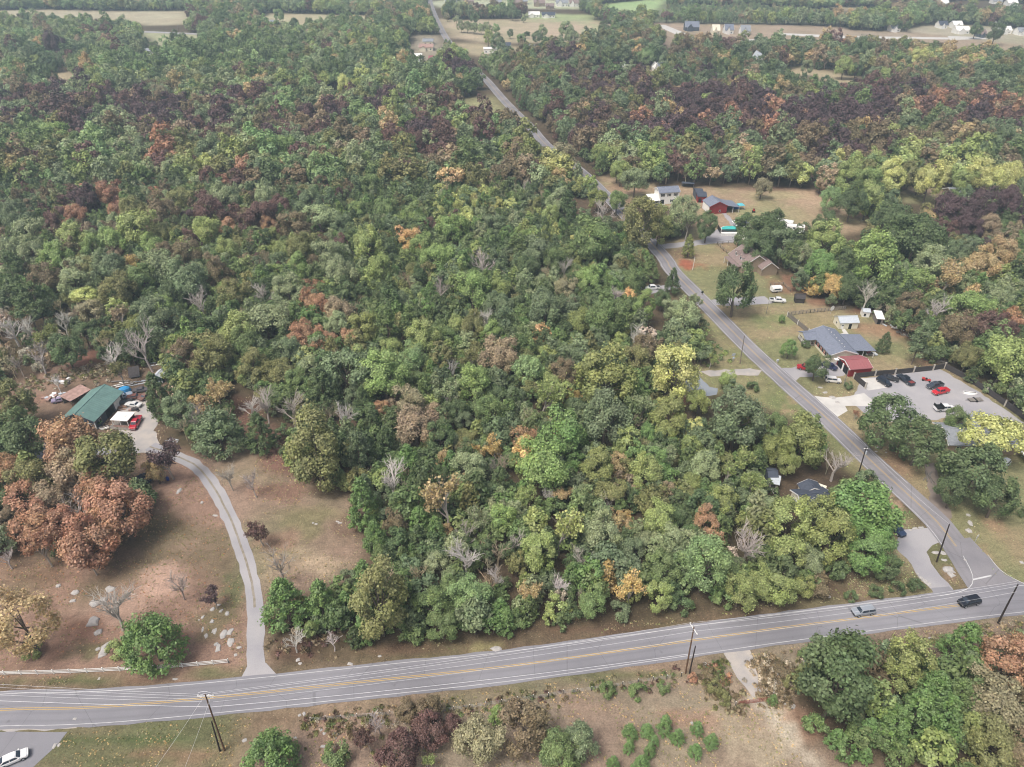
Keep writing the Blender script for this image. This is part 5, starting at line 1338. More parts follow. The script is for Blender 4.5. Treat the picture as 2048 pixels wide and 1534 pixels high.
posts(t, [(-Lf + 6.7, 1.3), (-Lf + 6.7, 6), (-Lf + 6.7, 11.2), (-Lf + 3, 1.3)], 2.5, M_TRIM); MB().box(-Lf + .2, -Lf + 6.8, 6.0, 6.2, 0, 2.6).build('carport_wall', M_PORCH, t)
for k in range(7): MB().tube([(.9, 2 + k * (Ln - 4) / 6, 3.8), (.9, 2 + k * (Ln - 4) / 6, 4.35)], .12, 6).build('roof_vent', M_TRIM, t)
# cream shed
o, yaw, L = frame((1681, 646), (1718, 645), 2.4)
t = thing('cream_shed', 'cream shed with silver metal roof and dark open door', 'shed', o, yaw)
gable(t, L, 4.6, 2.4, 3.6, M_CREAM, M_GALV, 'x', .25, int(L / .6)); door(t, 'front', L, 4.6, .6, .9, 1.9); opening(t, 'front', L, 4.6, L * .5, 0, 1.0, 1.9, 'doorway'); window(t, 'left', L, 4.6, 1.8, 1.0, .8, .8)
# sheds behind
o, yaw, L = frame((1727, 624), (1741, 625), 2.0); t = thing('hen_house', 'tiny white roofed hutch nearest the leafless white tree', 'shed', o, yaw); gable(t, L, 2.8, 2.0, 2.5, M_WHITE, M_GALV, 'x', .2); opening(t, 'front', L, 2.8, .4, .4, .7, 1.0)
o, yaw, L = frame((1755, 637), (1768, 638), 2.2); t = thing('open_shed', 'small wooden shed with sloping white roof at the tree edge', 'shed', o, yaw)
MB().box(0, L, 0, 4.5, 0, 2.1).build('wall', M_WOOD, t); shed_roof(t, -.3, L + .3, -.3, 4.9, 2.15, 2.7, M_WHITE); opening(t, 'front', L, 4.5, .3, 0, 1.1, 1.9, 'doorway')
# red garage
o, yaw, L = frame((1701, 739.5), (1744.5, 736), 2.6); W = 7.2
t = thing('red_garage', 'red metal garage with faded red roof and open left end', 'garage', o, yaw)
gable(t, L, W, 2.6, 3.7, M_RED, M_REDROOF, 'x', .2, int(L / .8), trim=M_TRIM); opening(t, 'left', L, W, .8, 0, 2.6, 2.4, 'garage_opening'); opening(t, 'left', L, W, 4.0, 0, 2.6, 2.4, 'garage_opening')
MB().box(-.16, .0, 3.4, 4.0, 0, 2.5).build('door_post', M_TRIM, t)
for z in (.5, 1.0, 1.5, 2.0): MB().box(.05, L - .05, -.035, .0, z, z + .06).build('siding_rib', M_RED, t)
MB().box(-1.4, -.2, W - 1.2, W + .1, 2.2, 2.35).build('awning', M_TRIM, t)
# grey-roofed house at the lot, mostly behind trees
o, yaw, L = frame((1900, 888), (2052, 893), 2.8); W = 9
t = thing('grey_house', 'low house with wide pale grey roof behind yellow and dark trees', 'house', o, yaw)
gable(t, L, W, 2.8, 4.6, M_BRICK, M_GREYROOF, 'x', .5, trim=M_TRIM); gable(t, 9, 4.5, 2.8, 4.4, M_BRICK, M_GREYROOF, 'y', .4, x0=L * .45, y0=W - 1, wall_name='wing_wall', roof_name='wing_roof')
for k in range(4): window(t, 'front', L, W, 2 + k * L / 4.6, .9, 1.3, 1.2)
gable(t, 5, 6, 2.6, 3.2, M_WHITE, M_WHITE, 'y', .3, x0=L * .9, y0=-5, z0=2.3, wall_name='carport_gable', roof_name='carport_roof'); posts(t, [(L * .9 + .2, -4.8), (L * .9 + 4.8, -4.8), (L * .9 + 2.5, -4.8)], 2.6, M_TRIM)
# dark-roofed house at the wood edge
o, yaw, L = frame((1608, 1016), (1668, 1010), 3.0); W = 6.0
t = thing('cottage', 'pale-walled house with charcoal gabled roof half hidden by green trees', 'house', o, yaw)
gable(t, L, W, 3.0, 4.3, M_CREAM, M_DKROOF, 'x', .4, trim=M_TRIM); gable(t, 4.6, 2.6, 3.0, 4.1, M_CREAM, M_DKROOF, 'y', .35, x0=2.6, y0=W - .8, trim=M_TRIM, wall_name='wing_wall', roof_name='wing_roof')
gable(t, 5.4, 3.2, 2.95, 4.6, M_CREAM, M_DKROOF, 'y', .35, x0=.4, y0=-2.2, trim=M_TRIM, wall_name='porch_wall', roof_name='porch_roof'); window(t, 'left', L, W, 3, .9, 1.1, 1.2); window(t, 'front', L, W, L * .6, .9, 1.2, 1.2)
# sheds beside it
o, yaw, L = frame((1541, 965), (1557, 969), 2.2); t = thing('tool_shed', 'shed with pale metal roof at the edge of the leafy yard', 'shed', o, yaw); MB().box(0, L, 0, 2.8, 0, 2.2).build('wall', M_WOOD, t); shed_roof(t, -.2, L + .3, -.3, 3.0, 2.2, 2.5, M_GALV); opening(t, 'front', L, 2.8, .3, 0, 1.0, 1.8)
o, yaw, L = frame((1538, 954), (1556, 955), 2.5); t = thing('black_shed', 'shed with black roof behind the pale metal shed', 'shed', o, yaw); gable(t, L, 3.4, 2.4, 3.1, M_DKWALL, M_DKROOF, 'x', .2); opening(t, 'front', L, 3.4, .4, 0, 1.1, 1.9)
t = thing('utility_trailer', 'open trailer with white bed and dark rim beside the trees', 'trailer', P(1570, 1014), .35)
MB().box(-2.2, 2.2, -1.2, 1.2, .5, .6).build('bed', M_WHITE, t)
for (x0, x1, y0, y1) in ((-2.3, 2.3, -1.3, -1.2), (-2.3, 2.3, 1.2, 1.3), (-2.3, -2.2, -1.2, 1.2), (2.2, 2.3, -1.2, 1.2)): MB().box(x0, x1, y0, y1, .45, 1.1).build('side_board', M_BLACK, t)
for s in (-1, 1): MB().tube([(0, s * 1.32, .35), (0, s * 1.55, .35)], .35, 10).build('wheel', M_BLACK, t)
MB().box(2.3, 3.6, -.06, .06, .45, .55).build('tow_bar', M_BLACK, t)
o, yaw, L = frame((1614, 976), (1648, 988), .9); t = thing('tan_panel_rack', 'long tan sloping panel leaning behind the charcoal roof', 'panel', o, yaw); shed_roof(t, 0, L, 0, 2.2, .25, 1.7, M_CREAM, 'panel'); posts(t, [(.2, 2.0), (L - .2, 2.0)], 1.5, M_WOOD)
# small dark roof in the wood, sheds by the brick house
o, yaw, L = frame((1208, 548), (1226, 548), 2.6); t = thing('wood_cabin', 'small cabin with black roof under the tall trees', 'cabin', o, yaw); gable(t, L, 5, 2.6, 4.0, M_DKWALL, M_DKROOF, 'x', .3); window(t, 'front', L, 5, 1.0, .9, .9, 1.0)
o, yaw, L = frame((1592, 597), (1610, 598), 1.8); t = thing('dark_shed', 'dark wooden shed at the edge of the bare red soil', 'shed', o, yaw); gable(t, L, 2.6, 1.8, 2.9, M_DKWOOD, M_DKWOOD, 'x', .2); opening(t, 'left', L, 2.6, .8, 0, .9, 1.6)
t = thing('camper', 'small white camper with grey side beside the brick house', 'camper', P(1551, 583), .15); MB().loft([[(x, -1.1, .5), (x, 1.1, .5), (x, 1.15, 1.6), (x, .8, 2.2), (x, -.8, 2.2), (x, -1.15, 1.6)] for x in (-1.9, -1.6, 1.6, 1.9)]).build('body', M_WHITE, t)
MB().box(-1.2, 1.2, -1.18, -1.12, 1.2, 1.7).build('side_window', M_GLASS, t)
for s in (-1, 1): MB().tube([(0, s * .95, .33), (0, s * 1.15, .33)], .33, 10).build('wheel', M_BLACK, t)

# far houses: simple but separate, each with walls, roof and windows
def far_house(u, v, wpx, wall, roof, label, ax='x', hw=3.2, hr=6.0, deep=10.0, name='house', cat='house', group=None, yaw=0.0):
    x, y = P(u, v); L = wpx * depth(x, y, 2) / F
    t = thing(name, label, cat, (x - L / 2, y, 0), yaw, group)
    gable(t, L, deep, hw, hr, wall, roof, ax, .4, trim=M_TRIM)
    if hr > 5:
        gable(t, L * .38, 4, hw, hw + (hr - hw) * .7, wall, roof, 'y', .3, x0=L * .12, y0=-3.4, wall_name='wing_wall', roof_name='wing_roof')
    n = max(2, int(L / 4))
    for k in range(n): window(t, 'front', L, deep, L * (k + .35) / n, .9, 1.3, 1.3)
    return t
GA = 'brick houses along the far street'
for i, (u, v, s, q) in enumerate(((902, 10, 22, 'leftmost, beside the street end'), (937, 9, 20, 'second from the street end'), (992, 11, 22, 'third from the street end'), (1030, 13, 20, 'fourth, its roof lowest of the row'), (1046, 9, 18, 'fifth, close behind the low-roofed one'), (1079, 13, 22, 'sixth, steep-roofed'), (1124, 13, 24, 'seventh, with white gables'), (1148, 13, 18, 'last of the row, white and small'))):
    far_house(u, v, s, M_BRICK if i < 6 else M_WHITE, M_BROWNROOF if i % 2 else M_GREYROOF, f'far brick house {q}', 'x', 4, 10, 14, group=GA)
far_house(1068, 35, 22, M_WHITE, M_WHITE, 'far white house standing at the hayfield edge', hr=6); far_house(1097, 36, 26, M_WHITE, M_DKROOF, 'far white barn with partly dark roof beyond the hayfield', hr=6, name='barn', cat='barn')
far_house(1100, 18, 16, M_BRICK, M_BROWNROOF, 'far brown-roofed house just in front of the brick row', hr=6)
far_house(982, 107, 29, M_WHITE, M_WHITE, 'long low white shed right of the far road', hw=4, hr=4.8, deep=9, name='white_shed', cat='shed'); far_house(1013, 99, 16, M_DKWALL, M_DKROOF, 'far dark house behind the long white shed', hr=5.4); far_house(1059, 101, 18, M_DKWALL, M_SLATE, 'far low building with blue roof among the trees', hr=4.6)
far_house(856, 90, 20, M_CREAM, M_GREYROOF, 'far grey-roofed house left of the far road', hr=5); far_house(852, 102, 28, M_CREAM, M_RUST, 'far house with broad beige roof left of the road', hr=5.2, deep=14); far_house(836, 120, 14, M_WHITE, M_WHITE, 'far white building beside the red-roofed hut', hr=4.6); far_house(862, 124, 9, M_RED, M_REDROOF, 'far hut with red roof by the white building', hr=4.4)
far_house(833, 133, 13, M_WHITE, M_WHITE, 'small white far shed under the dark trees', hr=4.2, deep=7)
far_house(814, 32, 22, M_BRICK, M_BROWNROOF, 'far brick house at the end of the tan meadow', hr=5); far_house(773, 58, 14, M_WHITE, M_GREYROOF, 'small pale far house left of the street', hr=5)
far_house(1312, 143, 12, M_WHITE, M_WHITE, 'white house end in the wood clearing', hr=6, ax='y'); far_house(1326, 142, 19, M_WHITE, M_SLATE, 'white house with slate roof in the wood clearing', hr=6); far_house(1250, 142, 16, M_WHITE, M_WHITE, 'low white shed left in the wood clearing', hr=4); far_house(1219, 142, 5, M_RED, M_RED, 'tiny red hut at the clearing end', hr=4.2, deep=5)
far_house(1518, 138, 22, M_WHITE, M_GALV, 'pale steep-roofed house standing alone among dark pines', 'y', 4, 12, 16)
GB = 'new houses on the cleared ground'
for u, v, s, wl, rf_, nm in ((1384, 62, 27, M_DKWALL, M_SLATE, 'new house with dark walls and wide blue roof'), (1432, 69, 14, M_CREAM, M_CREAM, 'unfinished tan new house with steep gable'), (1458, 68, 17, M_WHITE, M_SLATE, 'new white house with two blue gables'), (1491, 70, 18, M_WHITE, M_GREYROOF, 'new white house with grey roof, last in the row')):
    far_house(u, v, s, wl, rf_, nm, hw=4, hr=9, deep=11, group=GB)
GC = 'suburb houses at the far right'
for u, v, s, wl, rf_, nm in ((1791, 64, 18, M_WHITE, M_GREYROOF, 'grey far house at the end of the pine row'), (1886, 57, 16, M_WHITE, M_DKROOF, 'white far house with dark roof behind round shrubs'), (1915, 57, 18, M_WHITE, M_WHITE, 'white far house with steep twin gables'), (1925, 68, 26, M_WHITE, M_WHITE, 'broad white far house nearest the pale street'), (1965, 75, 14, M_DKWALL, M_BROWNROOF, 'small dark-roofed far house at the street bend'),
                             (1988, 52, 16, M_WHITE, M_GREYROOF, 'white far house behind the round dark tree'), (2005, 50, 22, M_WHITE, M_SLATE, 'wide white far house with blue roof'), (2012, 68, 20, M_WHITE, M_WHITE, 'low white far house behind the tan yard'), (2043, 71, 14, M_WHITE, M_GREYROOF, 'last white far house at the cleared slope'), (1884, 13, 26, M_WHITE, M_WHITE, 'long white roofs on the horizon, nearer group'), (1995, 8, 18, M_WHITE, M_GREYROOF, 'white house among the horizon trees'), (2025, 12, 20, M_WHITE, M_WHITE, 'second white house among the horizon trees')):
    far_house(u, v, s, wl, rf_, nm, hw=3.6, hr=7, deep=11, group=GC)
far_house(299, 110, 34, M_WHITE, M_GREYROOF, 'white far house behind the dark round tree', hr=5); far_house(33, 76, 22, M_WHITE, M_WHITE, 'white far shed at the end of the dark pines', hr=4.6, name='white_shed', cat='shed'); far_house(494, 40, 18, M_BRICK, M_BROWNROOF, 'far brick house among meadow trees', hr=5); far_house(820, 236, 15, M_WHITE, M_GALV, 'white roof showing among the purple trees', hr=4.6)
far_house(1923, 402, 44, M_BRICK, M_GREYROOF, 'house with wide grey roof beside the yellow grove', hw=3, hr=5, deep=9)
far_house(545, 50, 12, M_WHITE, M_GREYROOF, 'pale far building at the meadow trees', hr=4.6)
# ------------------------------------------------------------------ vehicles
TYRE = paint((28, 28, 30), .85, var=.1); RIM = paint((170, 172, 176), .35, var=.05); LAMP = paint((226, 226, 220), .15); TAIL = paint((150, 24, 24), .3); VGLASS = mat('vehicle glass', lin((52, 62, 74)), .06, spec=.7, var=.05)
def carpaint(c, rough=.3): return paint(c, rough, coat=.6, var=.02, spec=.5)
KINDS = {   # length, width, height, list of (x share, z belt top, half width share), cabin base/top x shares
 'sedan': dict(L=4.75, W=1.82, H=1.45, hood=.92, belt=.95, tail=1.0, cab=(.24, .38, .72, .90)),
 'suv': dict(L=4.7, W=1.88, H=1.72, hood=1.05, belt=1.08, tail=1.08, cab=(.24, .36, .90, .99)),
 'pickup': dict(L=5.8, W=1.98, H=1.85, hood=1.12, belt=1.16, tail=1.12, cab=(.24, .34, .62, .66)),
 'old': dict(L=4.9, W=1.85, H=1.38, hood=.9, belt=.94, tail=.94, cab=(.34, .44, .66, .76)),
}
def vehicle(kind, name, label, cat, rear, front, colour, group=None, bed=None, rough=.3, wheels=True, cab_colour=None, scale=1.0):
    K = KINDS[kind]; L, W, Hh = K['L'], K['W'], K['H']
    a, b = P(*rear, .6), P(*front, .6)
    yaw = math.atan2(b[1] - a[1], b[0] - a[0])
    t = thing(name, label, cat, ((a[0] + b[0]) / 2, (a[1] + b[1]) / 2, .085 if group and 'road' in group else .05), yaw, group)
    t.scale = (scale,) * 3
    body = carpaint(colour, rough)
    zb, h = .32, W / 2
    # body: sections from the nose back, x forward
    st = [(.0, .62, .80, .78), (.02, .5, K['hood'] - .16, .9), (.06, .38, K['hood'] - .05, .97), (K['cab'][0], zb, K['belt'] - .02, 1.0), (.5, zb, K['belt'], 1.0), (K['cab'][3] - .02, zb, K['belt'], 1.0), (.955, .36, K['tail'], .97), (.985, .45, K['tail'] - .06, .93), (1.0, .55, K['tail'] - .25, .86)]
    rings = []
    for (s, z0, z1, ws) in st:
        x = L / 2 - s * L; hh = h * ws
        rings.append([(x, -hh * .93, z0), (x, hh * .93, z0), (x, hh, z0 + .18), (x, hh * .985, z1 - .14), (x, hh * .9, z1), (x, -hh * .9, z1), (x, -hh * .985, z1 - .14), (x, -hh, z0 + .18)])
    mb = MB().loft(rings); bo = mb.build('body', body, t, smooth=False)
    c0, c1, c2, c3 = K['cab']; X = lambda s: L / 2 - s * L
    zt, zq = Hh, K['belt'] - .03
    hb, ht = h * .9, h * .72
    cb = MB(); lo = [(X(c0), hb * .96), (X(c3), hb * .97)]
    def cabring(z, t_):
        f = X(c0) + (X(c1) - X(c0)) * t_; r_ = X(c3) + (X(c2) - X(c3)) * t_; q = hb + (ht - hb) * t_
        return [(f, -q * .95, z), (f + .05, 0, z), (f, q * .95, z), ((f + r_) / 2, q, z), (r_, q * .95, z), (r_ - .04, 0, z), (r_, -q * .95, z), ((f + r_) / 2, -q, z)]
    cb.loft([cabring(zq, 0), cabring(zq + (zt - zq) * .88, .88), cabring(zt, 1.06)])
    cabm = cb.build('cabin', carpaint(cab_colour, rough) if cab_colour else body, t)
    # glass panes set just proud of the cabin
    def q3(t_, e):
        z = zq + (zt - zq) * t_
        f = X(c0) + (X(c1) - X(c0)) * t_; r_ = X(c3) + (X(c2) - X(c3)) * t_; q = hb + (ht - hb) * t_
        return f, r_, q, z
    f0, r0_, q0, z0 = q3(.1, 0); f1, r1, q1, z1 = q3(.84, 0)
    MB().add([(f0 + .07, -q0 * .84, z0), (f0 + .07, q0 * .84, z0), (f1 + .07, q1 * .84, z1), (f1 + .07, -q1 * .84, z1)], [(0, 1, 2, 3)]).build('windscreen', VGLASS, t)
    MB().add([(r0_ - .07, q0 * .84, z0), (r0_ - .07, -q0 * .84, z0), (r1 - .07, -q1 * .84, z1), (r1 - .07, q1 * .84, z1)], [(0, 1, 2, 3)]).build('rear_window', VGLASS, t)
    for s in (-1, 1):
        m0, m1 = (f0 + r0_) / 2, (f1 + r1) / 2
        for (xa, xb, ya, yb) in ((f0 - .12, m0 + .05, f1 - .1, m1 + .05), (m0 - .05, r0_ + .14, m1 - .05, r1 + .12)):
            vs = [(xa, s * (q0 + .02), z0), (xb, s * (q0 + .02), z0), (yb, s * (q1 + .02), z1), (ya, s * (q1 + .02), z1)]
            MB().add(vs, [(0, 1, 2, 3) if s < 0 else (3, 2, 1, 0)]).build('side_window', VGLASS, t)
    if kind == 'pickup':
        x0, x1 = X(c3) - .12, -L / 2 + .12
        MB().box(x1, x0, -h * .82, h * .82, K['tail'] - .02, K['tail'] + .025).build('bed', bed or M_BLACK, t)
        for s in (-1, 1): MB().box(x1 - .05, x0, s * h * .88 - .06, s * h * .88 + .06, K['tail'] - .05, K['tail'] + .12).build('bed_side', body, t)
        MB().box(x1 - .1, x1, -h * .9, h * .9, K['tail'] - .3, K['tail'] + .1).build('tailgate', body, t)
    for (x, s) in ((L * .31, 1), (L * .31, -1), (-L * .29, 1), (-L * .29, -1)):
        r = .36 if kind != 'pickup' else .4
        w_ = MB().tube([(x, s * (h - .2), r), (x, s * (h + .015), r)], r, 14).build('wheel', TYRE, t)
        MB().tube([(x, s * (h + .0), r), (x, s * (h + .03), r)], r * .62, 10).build('rim', RIM, w_)
    for s in (-1, 1):
        MB().box(L / 2 - .17, L / 2 - .06, s * h * .66 - .17, s * h * .66 + .17, K['hood'] - .34, K['hood'] - .18).build('headlight', LAMP, t)
        MB().box(-L / 2 + .02, -L / 2 + .12, s * h * .72 - .12, s * h * .72 + .12, K['tail'] - .38, K['tail'] - .2).build('tail_light', TAIL, t)
        MB().box(X(c0) - .35, X(c0) - .15, s * (hb + .12) - .1, s * (hb + .12) + .1, K['belt'], K['belt'] + .14).build('mirror', body, t)
    MB().box(L / 2 - .06, L / 2 + .02, -h * .7, h * .7, .42, .58).build('bumper', M_BLACK if kind != 'pickup' else RIM, t)
    return t
GR = 'cars driving on the main road'
vehicle('suv', 'suv', 'silver suv driving on the main road past the round shrubs', 'suv', (1749, 1219), (1704, 1226), (150, 156, 164), GR)
vehicle('suv', 'suv', 'black suv driving on the main road near the junction', 'suv', (1958, 1199), (1918, 1208), (28, 30, 38), GR)
vehicle('suv', 'suv', 'dark blue car parked under trees at the gravel turnaround', 'car', (1783, 1050), (1802, 1067), (52, 66, 92))
vehicle('sedan', 'sedan_car', 'white sedan parked on the asphalt below the white fence', 'car', (-8, 1531), (58, 1503), (232, 232, 232))
vehicle('pickup', 'pickup_truck', 'white pickup on the side drive under the trees', 'truck', (1320, 575), (1290, 577), (226, 226, 226))
vehicle('pickup', 'pickup_truck', 'white pickup with black bed behind the brick house', 'truck', (1541, 600), (1570, 602), (230, 230, 230))
vehicle('pickup', 'pickup_truck', 'shiny red old truck on the pale yard gravel by the shelter', 'truck', (277, 837), (266, 856), (178, 30, 46), bed=carpaint((170, 30, 46)))
vehicle('old', 'junk_car', 'white wrecked coupe in front of the workshop doors', 'car', (284, 811), (250, 807), (214, 214, 210), 'junk cars beside the workshop', rough=.6)
vehicle('old', 'junk_car', 'rust-brown wrecked car behind the white coupe', 'car', (254, 795), (287, 792), (108, 66, 56), 'junk cars beside the workshop', rough=.8)
vehicle('old', 'junk_car', 'dark stripped car beside the rust-brown wreck', 'car', (270, 781), (296, 778), (84, 78, 80), 'junk cars beside the workshop', rough=.8)
vehicle('old', 'junk_car', 'pale blue wreck under the bright blue tarp', 'car', (239, 795), (255, 789), (150, 164, 180), 'junk cars beside the workshop', rough=.7)
vehicle('old', 'junk_car', 'black car shell against the white garage door', 'car', (238, 806), (256, 802), (44, 44, 48), 'junk cars beside the workshop', rough=.8)
vehicle('old', 'junk_car', 'mauve wreck out in the brown scrub left of the lean-to', 'car', (112, 801), (130, 797), (150, 138, 162), 'junk cars beside the workshop', rough=.7)
vehicle('old', 'junk_car', 'brown wreck at the end of the row under the cedar', 'car', (284, 797), (300, 786), (120, 88, 78), 'junk cars beside the workshop', rough=.8)
GL = 'vehicles parked in the gravel lot'
vehicle('suv', 'suv', 'black suv on the edge of the white concrete pad', 'suv', (1757, 757), (1779, 771), (32, 36, 44), GL)
vehicle('old', 'junk_car', 'low black wreck with white marks along the lot fence', 'car', (1774, 754), (1788, 758), (40, 40, 44), GL, rough=.7)
vehicle('pickup', 'pickup_truck', 'black pickup with red load parked beside the lot fence', 'truck', (1823, 768), (1799, 752), (36, 42, 54), GL, bed=paint((128, 60, 58), .7))
vehicle('pickup', 'pickup_truck', 'grey and black truck right behind the red one', 'truck', (1887, 767), (1852, 775), (62, 66, 74), GL, scale=.95)
vehicle('pickup', 'pickup_truck', 'bright red low truck in the middle of the lot', 'truck', (1898, 779), (1864, 787), (200, 28, 40), GL, bed=carpaint((176, 26, 36)), scale=.95)
fb = vehicle('pickup', 'pickup_truck', 'white crew truck with black flatbed near the yellow tree', 'truck', (1864, 818), (1913, 816), (228, 228, 228), GL)
vehicle('suv', 'suv', 'white suv parked on grass between the round tree and red garage', 'suv', (1650, 759), (1682, 762), (226, 224, 220))
vehicle('suv', 'suv', 'navy car parked beside the red garage door', 'car', (1651, 730), (1667, 736), (34, 40, 74))
vehicle('pickup', 'pickup_truck', 'red pickup half behind the round dark tree', 'truck', (1626, 738), (1600, 734), (170, 26, 34))
vehicle('suv', 'suv', 'white car parked beside the carport of the grey house', 'car', (2015, 921), (2000, 937), (222, 222, 222))
vehicle('sedan', 'sedan_car', 'dark blue car in front of the white porch', 'car', (1302, 408), (1318, 408), (50, 58, 72))
# extra bed gear on the flatbed
K = KINDS['pickup']
MB().box(-2.8, -.9, -1.15, 1.15, 1.18, 1.3).build('flatbed', M_BLACK, fb)
for x in (-2.75, -.95): MB().box(x, x + .07, -1.1, 1.1, 1.3, 2.0).build('rack', M_BLACK, fb)

# ------------------------------------------------------------------ poles and wires
POLE = mat('pole wood', lin((112, 88, 70)), .9, var=.25, scale=3); DPOLE = mat('tarred pole wood', lin((62, 54, 50)), .9, var=.25, scale=3); WIRE = paint((226, 226, 228), .5)
def pole_top(base, top):
    x, y = P(*base)
    h = 11.0
    lo, hi = 3.0, 20.0
    for _ in range(40):
        h = (lo + hi) / 2
        if px(x, y, h)[1] > top[1]: lo = h
        else: hi = h
    X, Y = P(top[0], top[1], h)
    return (x, y), h, (X - x, (Y - y) * .3)
PT = {}
def pole(key, base, top, label, m=POLE, arm=None, r=.17, gear=False):
    (x, y), h, (dx, dy) = pole_top(base, top)
    t = thing('utility_pole', label, 'utility pole', (x, y, 0), 0, 'utility poles')
    MB().tube([(0, 0, -.2), (dx, dy, h)], [r, r * .62], 9).build('shaft', m, t)
    PT[key] = (x + dx, y + dy, h)
    if arm is not None:
        c, s = math.cos(arm), math.sin(arm)
        a = MB(); q = h - .5
        a.tube([(dx - c * 1.3, dy - s * 1.3, q), (dx + c * 1.3, dy + s * 1.3, q)], .075, 5); a.build('crossarm', M_TRIM, t)
        for k in (-1.2, -.5, .5, 1.2): MB().tube([(dx + c * k, dy + s * k, q + .05), (dx + c * k, dy + s * k, q + .32)], .06, 6).build('insulator', M_TRIM, t)
    if gear:
        MB().tube([(dx * .8 + .3, dy, h - 2.4), (dx * .8 + .3, dy, h - 1.5)], .24, 10).build('transformer', M_GALV, t)
        MB().box(dx - .5, dx + .5, dy - .06, dy + .06, h - .7, h - .58).build('bracket', M_TRIM, t)
    return t
pole('A', (449, 1501), (410, 1388), 'brown pole with looped white jumpers near the asphalt lot', POLE, .05)
pole('A2', (440, 1502), (423, 1443), 'short black stub pole leaning against the looped pole', DPOLE, r=.16)
pole('B', (1371, 1347), (1388, 1254), 'brown pole with white slanted crossarm beside the gravel field track', POLE, 1.9)
pole('B2', (1379, 1346), (1391, 1292), 'short black stub pole beside the crossarm pole', DPOLE, r=.16)
pole('C', (1996, 1246), (2036, 1169), 'dark leaning pole at the road bend near the black suv', DPOLE, r=.2)
pole('D', (1873, 1124), (1899, 1048), 'bare dark pole on the grass island at the junction', DPOLE, r=.18)
pole('E', (1718, 944), (1733, 893), 'dark pole with white light and transformer by the side road', DPOLE, gear=True)
pole('G', (1480, 727), (1489, 671), 'weathered grey pole on the left verge of the side road', mat('grey pole', lin((132, 122, 114)), .9, var=.2))
pole('I', (1385, 540), (1390, 514), 'slim white pole on the lawn by the red needle carpet', M_TRIM, r=.12)
pole('J', (1688, 770), (1699, 731), 'pale grey pole beside the red garage', mat('grey pole 2', lin((150, 146, 140)), .9, var=.2), r=.14)
pole('K', (1532, 628), (1538, 603), 'slim grey pole in front of the white pickup', mat('grey pole 3', lin((140, 136, 130)), .9, var=.2), r=.1)
pole('M', (1087, 250), (1091, 212), 'distant pale pole at the side road below the woods', M_WOOD, r=.14) if False else None
for (u, v, dv, nm) in ((355, 66, 18, 'thin pale pole in the far meadow lane'), (434, 60, 12, 'thin pale pole by the meadow trees'), (126, 85, 22, 'thin grey pole among the left pines'), (966, 150, 26, 'far pole at the crest of the side road'), (1037, 222, 16, 'pale pole beside the far green meadow'), (1160, 262, 26, 'tall thin pole beyond the road trees')):
    pole(nm, (u, v), (u + .5, v - dv), nm, M_WOOD, r=.16)
A, B, Cc = PT['A'], PT['B'], PT['C']
west = (P(-620, 1400)[0], P(-620, 1400)[1], 10.5)
east = (Cc[0] + 42, Cc[1] + 6, 10)
def wire(p, q, sag, label, r=.018):
    pts = []
    for i in range(17):
        t = i / 16
        pts.append((p[0] + (q[0] - p[0]) * t, p[1] + (q[1] - p[1]) * t, p[2] + (q[2] - p[2]) * t - sag * 4 * t * (1 - t)))
    o = MB().tube(pts, r, 4, False).build('power_line', WIRE)
    tag(o, label, 'power line', 'power lines along the main road')
sh = lambda p, dx, dy, dz: (p[0] + dx, p[1] + dy, p[2] + dz)
for i, (dz, sg, nm) in enumerate(((0, .9, 'topmost'), (-.55, 1.0, 'second'), (-1.3, 1.1, 'third'), (-2.0, 1.2, 'fourth from top'))):
    wire(sh(west, 0, 1.2 - i * .5, dz), sh(A, -1.0, 0, dz - .1), sg, f'{nm} white wire from the looped pole over the white fence end')
for i, (k, dz, sg, nm) in enumerate(((1.2, 0, .8, 'outermost upper'), (.6, -.05, .85, 'inner upper'), (-.5, -.2, .9, 'middle'), (-1.2, -1.4, 1.0, 'lower'))):
    wire(sh(A, 1.0, k * .3, dz - .2), sh(B, -.1, k, dz - .3), sg, f'{nm} white wire between looped pole and crossarm pole')
    wire(sh(B, .1, k, dz - .3), sh(Cc, 0, k * .5, dz + (.2 if i == 0 else 0)), sg, f'{nm} white wire from crossarm pole to the leaning pole')
wire(sh(A, .1, 0, -3.6), (B[0], B[1], 6.0), 1.0, 'low thick cable over the grass verge below the road', .035)
wire(sh(west, 0, -1, -3.6), sh(A, 0, 0, -3.6), 1.0, 'low cable crossing the road in front of the looped pole', .03)
wire(PT['D'], PT['E'], .8, 'dark wire along the side road from the island pole'); wire(PT['E'], PT['G'], 1.0, 'long wire along the side road beyond the light pole')
for s in (-.3, .8): wire(sh(A, s, 0, -.6), (P(330 + s * 60, 1600)[0], P(330, 1600)[1], 6.0), .3, ('left' if s < 0 else 'right') + ' thin wire running down toward the viewer from the looped pole', .015)
# looped jumpers on pole A
for i, dz in enumerate((0.55, -.1, -.75)):
    arc = [(A[0] - 1.1 + .13 * k * 1.0 * 1.3, A[1], A[2] + dz - .3 + .45 * math.sin(math.pi * k / 13)) for k in range(14)]
    tag(MB().tube(arc, .03, 4, False).build('jumper_wire', WIRE), ('topmost', 'middle', 'lowest')[i] + ' white arched jumper on the looped pole', 'wire', 'jumper wires on the looped pole')

